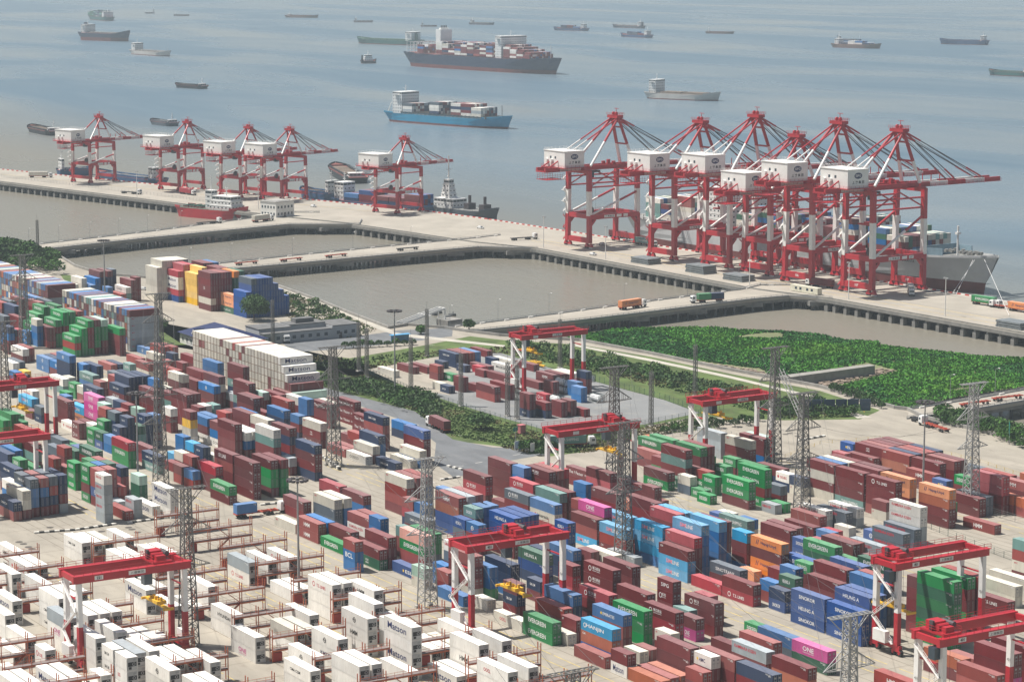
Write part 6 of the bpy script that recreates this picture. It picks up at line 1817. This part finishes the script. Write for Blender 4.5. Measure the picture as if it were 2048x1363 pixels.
# ---- buildings
wall_w = mat('render_white', (.72,.71,.67), .85, var=.06, scale=.3); wall_g = mat('render_grey', (.36,.375,.39), .85, var=.08, scale=.3); roof_b = mat('roof_navy', (.012,.022,.085), .5, var=.15, scale=.3); roof_d = mat('flat_roof', (.14,.14,.14), .9, var=.2, scale=.3)
def win_row(par, x0, x1, y, zs, n, axis='x', w=1.2, h=1.4, sign=-1):
    for z in zs:
        for i in range(n):
            t = x0 + (x1-x0)*(i+.5)/n; W = MB()
            if axis == 'x': W.box(t-w/2, t+w/2, y+min(0,sign*.04), y+max(0,sign*.04), z, z+h)
            else: W.box(y+min(0,sign*.04), y+max(0,sign*.04), t-w/2, t+w/2, z, z+h)
            o = W.build('window', glass_m, par); F = MB()
            if axis == 'x': F.box(t-w/2-.1, t+w/2+.1, y+min(0,sign*.12), y+max(0,sign*.12), z-.15, z-.004)
            else: F.box(y+min(0,sign*.12), y+max(0,sign*.12), t-w/2-.1, t+w/2+.1, z-.15, z-.004)
            F.build('sill', wall_w, o)
r = empty('quay_office', at(521,432), QL); W = MB(); W.box(0,13,0,14,0,8.4); wl = W.build('wall', wall_w, r); W = MB(); W.box(-.3,13.3,-.3,14.3,8.404,8.9); W.box(1.5,11.5,1.5,12.5,8.9,9.2); W.build('roof', mat('roof_pale', (.34,.33,.31), .85), r)
win_row(wl, .5, 12.5, 0, (1.2,5.0), 5); win_row(wl, .5, 13.5, 13, (1.2,5.0), 5, 'y', sign=1); W = MB(); W.box(13,13.05,6,7.6,0,2.4); W.build('door', cr_drk, wl)
tag(r, 'two-storey white office on the left quay beside the red vessel', 'building')
# blue hipped roof
C = [at(360,663), at(531,697)]; p = Vector((-889,401,0)); r = empty('blue_roofed_building', p, 0.0)
Lx, Ly = 32, 21.5
W = MB(); W.box(-Lx*.0, Lx, 0, Ly, 0, 4.2); wl = W.build('wall', wall_w, r)
W = MB(); e = .9; A = [(-e,-e,4.25),(Lx+e,-e,4.25),(Lx+e,Ly+e,4.25),(-e,Ly+e,4.25)]; R1, R2 = (9,Ly/2,8.4), (Lx-9,Ly/2,8.4); W.add(A+[R1,R2], [(0,1,5,4),(1,2,5),(2,3,4,5),(3,0,4),(3,2,1,0)]); rf = W.build('roof', roof_b, r)
W = MB(); W.add([(11,-.2,4.9),(15,-.2,4.9),(13,-.2,7.2),(13,5,7.0)], [(0,1,2),(1,3,2),(0,2,3)]); W.build('gable', roof_b, rf); W = MB(); W.add([(11.2,-.24,5.0),(11.9,-.24,5.0),(13.1,-.24,6.9),(12.8,-.24,6.9)], [(0,1,2,3)]); W.add([(14.1,-.24,5.0),(14.8,-.24,5.0),(13.2,-.24,6.9),(12.9,-.24,6.9)], [(0,1,2,3)]); W.build('gable_trim', plate_w, rf)
win_row(wl, 1, Lx-1, 0, (1.2,), 8); win_row(wl, 1, Ly-1, Lx, (1.2,), 5, 'y', sign=1)
W = MB(); W.box(-3.5,-1.2,3,5.5,0,2.6); W.tube((-1,2,0), (-1,2,4.5), .6, 10); W.build('ventilation_unit', wall_g, r)
tag(r, 'low building with a deep blue hipped roof behind the cream empties', 'building')
p = Vector((-882,426,0)); r = empty('grey_building', p, 0.0); W = MB(); W.box(0,12,0,14,0,5.4); W.box(12.003,16,0.0,30,0,4.0); W.box(2,16,30.003,42,0,5.0); W.box(2,10,14.003,29.997,0,5.8); wl = W.build('wall', wall_g, r)
W = MB(); W.box(-.2,12.2,-.2,14.0,5.404,5.7); W.box(12.2,16.2,-.2,30.2,4.004,4.3); W.box(1.8,16.2,30.2,42.2,5.004,5.3); W.box(1.8,10.2,14.2,30,5.804,6.1); W.box(4,8,18,26,6.1,7.8); W.build('roof', roof_d, r)
win_row(wl, 1, 29, 16, (1.4,), 8, 'y', 1.5, 1.4, 1); win_row(wl, 31, 41, 16, (1.6,), 3, 'y', 1.4, 1.4, 1); W = MB(); W.box(16,16.05,33,34.4,0,2.4); W.build('door', cr_drk, wl)
tag(r, 'low flat-roofed grey building right of the blue roof', 'building')
r = empty('bus_shelter', at(800,682), 0.0); W = MB(); W.box(-.2,.2,-4,4,0,2.6); W.build('wall', mat('shelter_blue', (.10,.22,.33), .5), r); W = MB(); W.box(-1.2,1.4,-4.2,4.2,2.604,2.8); W.build('roof', mat('shelter_roof', (.10,.35,.60), .5), r); tag(r, 'small pale blue shelter beside the road above the depot', 'shelter')
# ---- fences
fen_m = mat('fence_green', (.045,.10,.085), .6); fen_w = mat('fence_grey', (.30,.31,.30), .6); fen_y = mat('rail_yellow', (.62,.42,.06), .6)
def fence(pts, label, m, h=2.2, step=3.0, wires=(.1,.6,1.1,1.6,2.15), mesh=True):
    P = [at(*q) for q in pts]; o = P[0]; r = empty('fence', o)
    for a, b in zip(P[:-1], P[1:]):
        T = (b-a).length; n = max(1, int(T/step))
        for i in range(n+1): W = MB(); c = a.lerp(b, i/n)-o; W.beam(c, c+Vector((0,0,h)), .09); W.build('post', m, r)
        W = MB()
        for z in wires: W.beam(a-o+Vector((0,0,z)), b-o+Vector((0,0,z)), .035)
        k = int(T/.55)
        if mesh:
            for i in range(k): c = a.lerp(b, i/k)-o; W.beam(c+Vector((0,0,.1)), c+Vector((0,0,h)), .018)
        W.build('wire_panel', m, r)
    tag(r, label, 'fence'); return r
fence([(735,745),(820,783),(960,828),(1095,870),(1190,862)], 'green wire fence along the near side of the fenced depot', fen_m)
fence([(1190,862),(1290,852),(1410,830),(1330,800),(1180,760)], 'green wire fence round the right end of the depot', fen_m)
fence([(1300,880),(1420,862),(1540,900)], 'wire fence behind the green stacks', fen_w, mesh=False)
fence([(1600,985),(1700,1008),(1830,1045),(1930,1085),(2048,1130)], 'low wire fence beside the cream containers at right', fen_m, 1.8, 4.0, mesh=False)
fence([(1570,915),(1640,888),(1760,878),(1830,893),(1960,925),(2060,958)], 'yellow rail fence along the concrete road at right', fen_y, 1.1, 4.0, (.5,1.05), False)
fence([(1790,970),(1900,1005),(2000,1035),(2060,1052)], 'wire fence along the far right lane', fen_w, 1.8, 4.0, mesh=False)
fence([(2,354),(120,368),(250,384),(360,397),(440,408)], 'pale fence along the middle of the left quay', fen_w, 1.8, 3.5)
# blue panel stand at the reed bed
r = empty('panel_stand', at(1600,826), radians(62)); 
for i in range(6): W = MB(); W.box(i*4,i*4+3.7,-.1,.1,.6,4.6); W.build('panel', mat('panel_blue', (.035,.075,.13), .5), r); W = MB(); W.beam((i*4+1.8,.1,.1), (i*4+1.8,1.6,0), .15); W.beam((i*4+1.8,.1,4), (i*4+1.8,1.6,0), .15); W.build('strut', cr_yel, r)
tag(r, 'row of dark blue panels with yellow struts beside the shrubs', 'panels')
# ---- striped concrete kerb blocks and barriers
blk_w = mat('block_white', (.66,.64,.58), .85, var=.2); blk_k = mat('block_black', (.05,.05,.05), .85)
def kerb_run(a, b, label, w=.8, h=.45, n=None):
    A, B = at(*a), at(*b); d = B-A; T = d.length; n = n or int(T/1.3); W = MB(); ang = atan2(d.y, d.x)
    for i in range(n): c = d*((i+.5)/n); W.rbox((c.x, c.y), ang, T/n*.96, w, 0, h, i % 2)
    tag(W.build('striped_kerb', [blk_w, blk_k], None, A), label, 'kerb', 'striped kerbs in the yard')
kerb_run((68,1066), (150,1060), 'striped kerb below the navy stacked boxes at left'); kerb_run((150,1060), (232,1048), 'striped kerb in the cross lane, left of the maroon box'); kerb_run((255,1046), (345,1034), 'striped kerb before the two lettered white boxes'); kerb_run((895,932), (935,942), 'striped kerb at the asphalt corner'); kerb_run((880,960), (920,954), 'striped kerb behind the maroon and crimson pair'); kerb_run((640,912), (680,940), 'striped kerb round the dark tower foot', h=.9); kerb_run((1920,1022), (1950,1030), 'striped barrier at the tower foot in the far right lane', h=.9); kerb_run((520,1010), (560,1006), 'striped kerb under the tall maroon stack'); kerb_run((1595,882), (1650,872), 'striped blocks beside the concrete road')
r = empty('road_sign', at(2018,886), TH+.3)
for y in (-2,2): W = MB(); W.tube((0,y,0), (0,y,4), .09, 6); W.build('post', rail_m, r)
W = MB(); W.box(-.06,.06,-3.2,3.2,3.0,6.4); W.build('panel', mat('sign_green', (.01,.16,.12), .5), r); tag(r, 'green road sign on two posts beside the shrubs at right', 'sign')
for i, (px, py, c) in enumerate(((1033,902,'white'),(1043,903,'blue'),(1054,905,'pale'),(1065,906,'grey'))):
    r = empty('notice_board', at(px, py), TH-.2); W = MB(); W.box(-.05,.05,-1,1,.8,3.2); W.build('panel', {'white': plate_w, 'blue': mat('sign_blue', (.05,.16,.40), .5)}.get(c, wall_w), r); W = MB(); W.beam((0,-.8,0), (0,-.8,.8), .1); W.beam((0,.8,0), (0,.8,.8), .1); W.build('post', rail_m, r)
    tag(r, '%s notice board on the traffic island, %s from left' % (c, ['first','second','third','fourth'][i]), 'sign', 'notice boards on the traffic island')
r = empty('road_sign', at(1031,900), TH); W = MB(); W.tube((0,0,0), (0,0,7), .09, 6); W.build('post', rail_m, r); W = MB(); W.box(-.05,.05,-1.6,1.6,6.0,7.2); W.build('panel', mat('sign_green', (.01,.16,.12), .5), r); tag(r, 'small green direction sign on a pole above the notice boards', 'sign')
r = empty('pink_bin', at(1043,866)); W = MB(); W.frus((-.9,.9,-.9,.9,0), (-1,1,-1,1,2.6)); W.build('body', mat('bin_pink', (.50,.16,.18), .6), r); W = MB(); W.box(-1.1,1.1,-1.1,1.1,2.604,2.85); W.build('lid', mat('bin_pink', (.5,.16,.18), .6), r); tag(r, 'small pink cabinet on the grass corner by the asphalt', 'cabinet')
# ---- tank containers in the depot
tank_w = mat('tank_white', (.72,.73,.72), .35); frame_k = mat('tank_frame', (.07,.10,.10), .6)
def tank(p, label):
    r = empty('tank_container', p); W = MB(); W.tube((.35,1.22,1.3), (5.7,1.22,1.3), 1.12, 18); W.tube((.1,1.22,1.3), (.35,1.22,1.3), .8, 14); W.tube((5.7,1.22,1.3), (5.95,1.22,1.3), .8, 14); W.build('tank', tank_w, r)
    W = MB()
    for x in (.06,6.0):
        for y in (.06,2.38): W.beam((x,y,0), (x,y,2.6), .12)
        for z in (.06,2.54): W.beam((x,0,z), (x,2.44,z), .12)
        W.beam((x,0,0), (x,1.2,2.6), .08); W.beam((x,2.4,0), (x,1.2,2.6), .08)
    for y in (.06,2.38):
        for z in (.06,2.54): W.beam((0,y,z), (6.06,y,z), .10)
    W.build('frame', frame_k, r); tag(r, label, 'tank', 'tank containers in the depot')
def tpx(x, y): return (870+x/6.194, 680+y/6.194)
for x, y, z, lab in ((1475,640,2.65,'upper white tank container of the stacked pair in the depot'), (1475,640,0,'lower white tank container of the stacked pair in the depot'), (1400,760,0,'white tank container behind the two-high maroon pair'), (1905,745,0,'white tank container alone at the right of the depot'), (1800,585,2.65,'white tank container on top behind the blue boxes')):
    p = at(*tpx(x, y), 0); p.z = z; tank(p, lab)
p = at(*tpx(1250,320), 0); r = empty('spare_spreader', p); W = MB(); W.box(-6,6,-.4,.4,.6,1.1); W.box(-2.5,2.5,-1.2,1.2,1.1,1.9); W.build('frame', cr_yel, r); W = MB(); 
for k in range(9): W.beam((-2.2+k*.5,-.8+.4*(k%4),1.9), (-2.4+k*.55,-.8+.4*(k%4),4.2+.5*(k%3)), .14)
W.build('rigging', cr_drk, r); tag(r, 'yellow spreader with dark rigging parked at the back of the depot', 'spreader')
# mooring dolphins and the small jetty frame in the basin
for i, (px, py) in enumerate(((870,630),(878,626),(898,635),(906,631))):
    p = at(px, py, WZ); r = empty('mooring_buoy', p); W = MB(); W.tube((0,0,-.6), (0,0,.9), 1.5, 12, 0, 1.3); W.build('body', dark_m, r); W = MB(); W.tube((0,0,.9), (0,0,2.0), .25, 6); W.build('bollard', rail_m, r); tag(r, 'small dark mooring buoy in the basin, %s of four' % ['first','second','third','fourth'][i], 'buoy', 'mooring buoys in the basin')
r = empty('slipway_frame', at(835,645), 0.2); W = MB()
for q in range(3): W.beam((-6+q*2,-6,0), (4+q*2,8,6), .5, .7)
W.beam((-2,2,3.4), (6,2,3.4), .4); W.beam((4,8,6), (8,8,6), .5); W.beam((4,8,0), (4,8,6), .4); W.beam((8,8,0), (8,8,6), .4); W.build('frame', cr_wht, r); W = MB(); W.box(5,12,6,14,-5,1.5); W.build('wall', seastone, r); tag(r, 'pale steel sluice frame at the corner of the basin', 'frame')
# ================================================================ plants
def leafmat(name, col, var=.45):
    m = mat(name, col, .75, var=var, scale=.35, rnd=.12, spec=.2); return m
leaf_d = leafmat('leaves_dark', (.034,.078,.022)); leaf_m = leafmat('leaves_mid', (.055,.125,.026)); leaf_g = leafmat('leaves_grey', (.075,.125,.048)); leaf_t = leafmat('leaves_tree', (.075,.165,.035)); bark = mat('bark', (.10,.075,.05), .9)
reed_m = leafmat('reed', (.075,.265,.022), .3); reed_d = leafmat('reed_dark', (.035,.165,.025), .3); reed_l = leafmat('reed_light', (.125,.33,.028), .3)
def inside(x, y, P):
    c = False; j = len(P)-1
    for i in range(len(P)):
        if (P[i].y > y) != (P[j].y > y) and x < (P[j].x-P[i].x)*(y-P[i].y)/(P[j].y-P[i].y+1e-9)+P[i].x: c = not c
        j = i
    return c
def clump(W, c, r, h, n, size=.5, mi=None, flat=1.0):
    for i in range(n):
        t = random.random()*2*pi; u = random.uniform(-.25,1); q = sqrt(max(0,1-u*u)); k = random.uniform(.72,1.04)
        p = Vector((c[0]+r*q*cos(t)*k, c[1]+r*q*sin(t)*k, c[2]+h*.5+h*.5*u*k))
        a = Vector((random.uniform(-1,1), random.uniform(-1,1), random.uniform(-.6,1))).normalized(); b = a.orthogonal().normalized(); s = size*random.uniform(.6,1.3); e = a.cross(b)
        W.add([tuple(p-b*s), tuple(p+e*s*.7), tuple(p+b*s), tuple(p-e*s*.7)], [(0,1,2,3)], random.choice((0,0,1)) if mi is None else mi)
from mathutils import noise
# reed bed
random.seed(31)
MP = pxs(marsh_px, mz); xs = [p.x for p in MP]; ys = [p.y for p in MP]; W = MB(); cnt = 0
gap_px = [[(1590,752),(1735,725),(1800,742),(1640,782)], [(1385,720),(1525,738),(1550,760),(1400,742)]]
GP = [pxs(g_, mz) for g_ in gap_px]
hgt = {}
for i in range(60000):
    x, y = random.uniform(min(xs), max(xs)), random.uniform(min(ys), max(ys))
    if not inside(x, y, MP) or any(inside(x, y, g_) for g_ in GP): continue
    v = noise.noise(Vector((x*.022, y*.022, 0))) + .45*noise.noise(Vector((x*.09, y*.09, 3)))
    if noise.noise(Vector((x*.05, y*.02, 9))) > .62: continue
    h = (.75 + .4*v)*random.uniform(.75,1.2); mi = 1 if v < -.16 else (2 if v > .30 else 0); a = random.random()*pi; w = random.uniform(.5,1.0)
    lx, ly = random.uniform(-.5,.5), random.uniform(-.5,.5); dx, dy = cos(a)*w, sin(a)*w
    W.add([(x-dx,y-dy,mz-.05),(x+dx,y+dy,mz-.05),(x+lx+dx*.35,y+ly+dy*.35,mz+h),(x+lx-dx*.35,y+ly-dy*.35,mz+h*.94)], [(0,1,2,3)], mi)
tag(W.build('reeds', [reed_m, reed_d, reed_l]), 'bright green reed bed between the sea wall and the right trestle', 'reeds', kind='stuff')
# rough grass tufts on the verges
def tufts(name, label, poly_px, n, h=.5, m=(None,), seed=1):
    random.seed(seed); P = pxs(poly_px); xs = [p.x for p in P]; ys = [p.y for p in P]; W = MB(); k = 0
    while k < n:
        x, y = random.uniform(min(xs), max(xs)), random.uniform(min(ys), max(ys)); k += 1
        if not inside(x, y, P): continue
        a = random.random()*pi; w = random.uniform(.3,.7); hh = h*random.uniform(.4,1.3); dx, dy = cos(a)*w, sin(a)*w
        W.add([(x-dx,y-dy,0),(x+dx,y+dy,0),(x+dx*.4+random.uniform(-.2,.2),y+dy*.4,hh),(x-dx*.4,y-dy*.4+random.uniform(-.2,.2),hh*.9)], [(0,1,2,3)], 0 if noise.noise(Vector((x*.06,y*.06,1))) < .12 else 1)
    tag(W.build(name, [mat('grass_blade', (.070,.125,.028), .85, var=.4, scale=.15), mat('grass_dry', (.155,.135,.060), .9, var=.3, scale=.2)]), label, 'grass', kind='stuff')
tufts('rough_grass', 'rough grass on the verge above the depot and along the sea wall', [(600,707),(700,718),(850,702),(1010,694),(1200,712),(1440,765),(1690,835),(1560,838),(1420,800),(1240,755),(1000,706),(880,712),(735,740),(640,735)], 16000, .6, seed=4)
tufts('mown_grass', 'mown grass slope between the shrub belt and the depot fence', [(650,760),(735,748),(960,828),(1100,872),(1010,890),(905,872),(830,822)], 9000, .35, seed=5)
tufts('island_grass', 'grass on the curved traffic island', [(1000,893),(1100,872),(1190,865),(1300,852),(1410,832),(1440,855),(1300,872),(1180,905),(1060,908)], 7000, .4, seed=6)
tufts('bank_grass', 'grass bank behind the blue stacked boxes', [(560,578),(640,607),(755,660),(700,676),(640,668),(575,640)], 6000, .5, seed=7)
# bushes: shrub belts are too dense to count
def shrubs(name, label, poly_px, n, r=(1.2,2.6), seed=1, mats=None, k=70, size=.42):
    random.seed(seed); P = pxs(poly_px); xs = [p.x for p in P]; ys = [p.y for p in P]; W = MB(); c = 0; t = 0
    while c < n and t < n*60:
        t += 1; x, y = random.uniform(min(xs), max(xs)), random.uniform(min(ys), max(ys))
        if not inside(x, y, P): continue
        c += 1; q = random.uniform(*r); clump(W, (x,y,-.2), q, q*1.5, k, size, mi=random.choice((0,0,1,2)) )
    tag(W.build(name, mats or [leaf_m, leaf_d, leaf_g]), label, 'shrubs', kind='stuff')
shrubs('shrub_belt', 'dark shrub belt beside the maroon lettered stacks', [(645,758),(700,765),(770,780),(850,792),(880,812),(872,838),(840,832),(780,812),(700,790),(645,775)], 150, (1.4,2.8), 8)
shrubs('shrub_belt', 'loose shrub belt behind the depot gantry', [(1010,690),(1100,700),(1230,722),(1330,745),(1430,770),(1510,795),(1440,800),(1300,765),(1200,745),(1090,722)], 150, (1.3,2.8), 9)
shrubs('shrub_belt', 'shrubs beside the sea wall and blue panel stand', [(1560,808),(1640,806),(1720,830),(1640,838),(1560,838),(1500,820)], 90, (1.3,2.6), 10)
shrubs('shrub_belt', 'dense shrubs by the green road sign at right', [(1870,822),(1950,838),(2060,870),(2060,900),(1960,868),(1880,845)], 130, (1.4,2.8), 12)
shrubs('shrub_belt', 'scrub on the bank right of the round tree', [(578,590),(640,610),(700,640),(720,665),(640,660),(580,630)], 55, (1.0,2.2), 13)
shrubs('tree_belt', 'dark tree belt at the far left before the left trestle', [(-60,500),(0,498),(60,505),(108,520),(112,552),(60,545),(0,528),(-60,520)], 110, (3.2,5.5), 14, k=150, size=.8)
# clipped round bushes one can count
def round_bush(seed, r=1.7):
    random.seed(seed); o = empty('clipped_bush'); W = MB(); clump(W, (0,0,0), r, r*1.7, 330, .30); W.build('crown', [leaf_d, leaf_m], o); W = MB(); W.tube((0,0,0), (0,0,.9), .14, 6); W.build('stem', bark, o); return o
rb = round_bush(3); first = True; random.seed(8)
groups = [([(690+q*17,697-q*0.9) for q in range(9)], 'clipped round bush along the road above the depot, number %d from the left', ), ([(1668+q*13.5,782+q*4.9) for q in range(8)], 'clipped round bush beside the sea wall path, number %d from the left'),
          ([(1050,905),(1072,895),(1092,884),(1112,876),(1130,893),(1080,910),(1062,900),(1104,897),(1088,901)], 'clipped round bush on the curved traffic island, number %d'), ([(1330,866),(1350,862),(1372,866),(1390,855),(1410,858),(1425,850),(1438,856),(1452,848),(1470,853),(1485,846),(1500,850),(1520,842)], 'clipped round bush behind the green containers, number %d from the left')]
names_n = ['one','two','three','four','five','six','seven','eight','nine','ten','eleven','twelve']
for pts, lab in groups:
    for i, (px, py) in enumerate(pts):
        o = rb if first else copy_tree(rb); first = False; o.location = at(px, py); s = random.uniform(.8,1.25); o.scale = (s,s,s*random.uniform(.85,1.1)); o.rotation_euler = (0,0,random.random()*6)
        tag(o, (lab % (i+1)).replace('number %d' % (i+1), 'number ' + names_n[i]), 'bush', 'clipped round bushes')
# single trees
def tree(p, h, r, label, seed, n=5200, size=.36):
    random.seed(seed); o = empty('round_tree', p); W = MB(); W.tube((0,0,0), (0,0,h*.45), .30, 8, 0, .18)
    for k in range(6): t = k*1.05; W.tube((0,0,h*.3), (r*.55*cos(t), r*.55*sin(t), h*.62), .12, 5, 0, .05)
    W.build('trunk', bark, o); W = MB()
    for k in range(26):
        t = random.random()*6.28; u = random.uniform(-1,1); q = sqrt(1-u*u)*r*.62; clump(W, (q*cos(t), q*sin(t), h*.04+(u*.5+.5)*h*.52), r*.45, r*.85, n//26, size)
    W.build('crown', [leaf_t, leaf_m], o); tag(o, label, 'tree', 'single trees')
tree(at(508,641), 10.5, 6.4, 'round green tree before the blue stacked boxes', 2); tree(at(322,662), 5.5, 3.0, 'small dark bushy tree left of the blue roof', 3, 1100); tree(at(938,659), 4, 2.6, 'dark bushy tree at the land end of the right trestle', 4, 900); tree(at(842,668), 3.6, 2.2, 'small bush tree beside the sluice frame', 5, 800); tree(at(962,858), 3.0, 4.6, 'broad low bush on the grass corner by the asphalt', 6, 1600); tree(at(178,571), 3.2, 3.6, 'low hedge tree behind the small stacks, upper left', 7, 900)
# ================================================================ the mass of far containers, and the air
me = stuff.mesh('shipping_containers', [f(c) for c in codes for f in (sidemat, roofmat)] + [ink(i) for i in INKS] + [bar_m, mat('seam_rust', (.16,.085,.05), .8, var=.3)])
at_ = me.attributes.new('tone', 'FLOAT', 'FACE'); at_.data.foreach_set('value', stuff_tone)
so_ = obj('shipping_containers', me); tag(so_, 'the great mass of farther stacked containers filling the yard, depot and ships', 'containers', kind='stuff')
hz = bpy.data.materials.new('haze_air'); hz.use_nodes = True; n = hz.node_tree.nodes
n.remove(n['Principled BSDF']); pv = n.new('ShaderNodeVolumePrincipled'); pv.inputs['Color'].default_value = (.80,.93,1.0,1); pv.inputs['Density'].default_value = HAZE; pv.inputs['Anisotropy'].default_value = 0.0
hz.node_tree.links.new(pv.outputs[0], n['Material Output'].inputs['Volume'])
W = MB(); W.box(-41000, 41000, -41000, 41000, -10.5, 162); h = W.build('haze', hz); tag(h, kind='stuff')
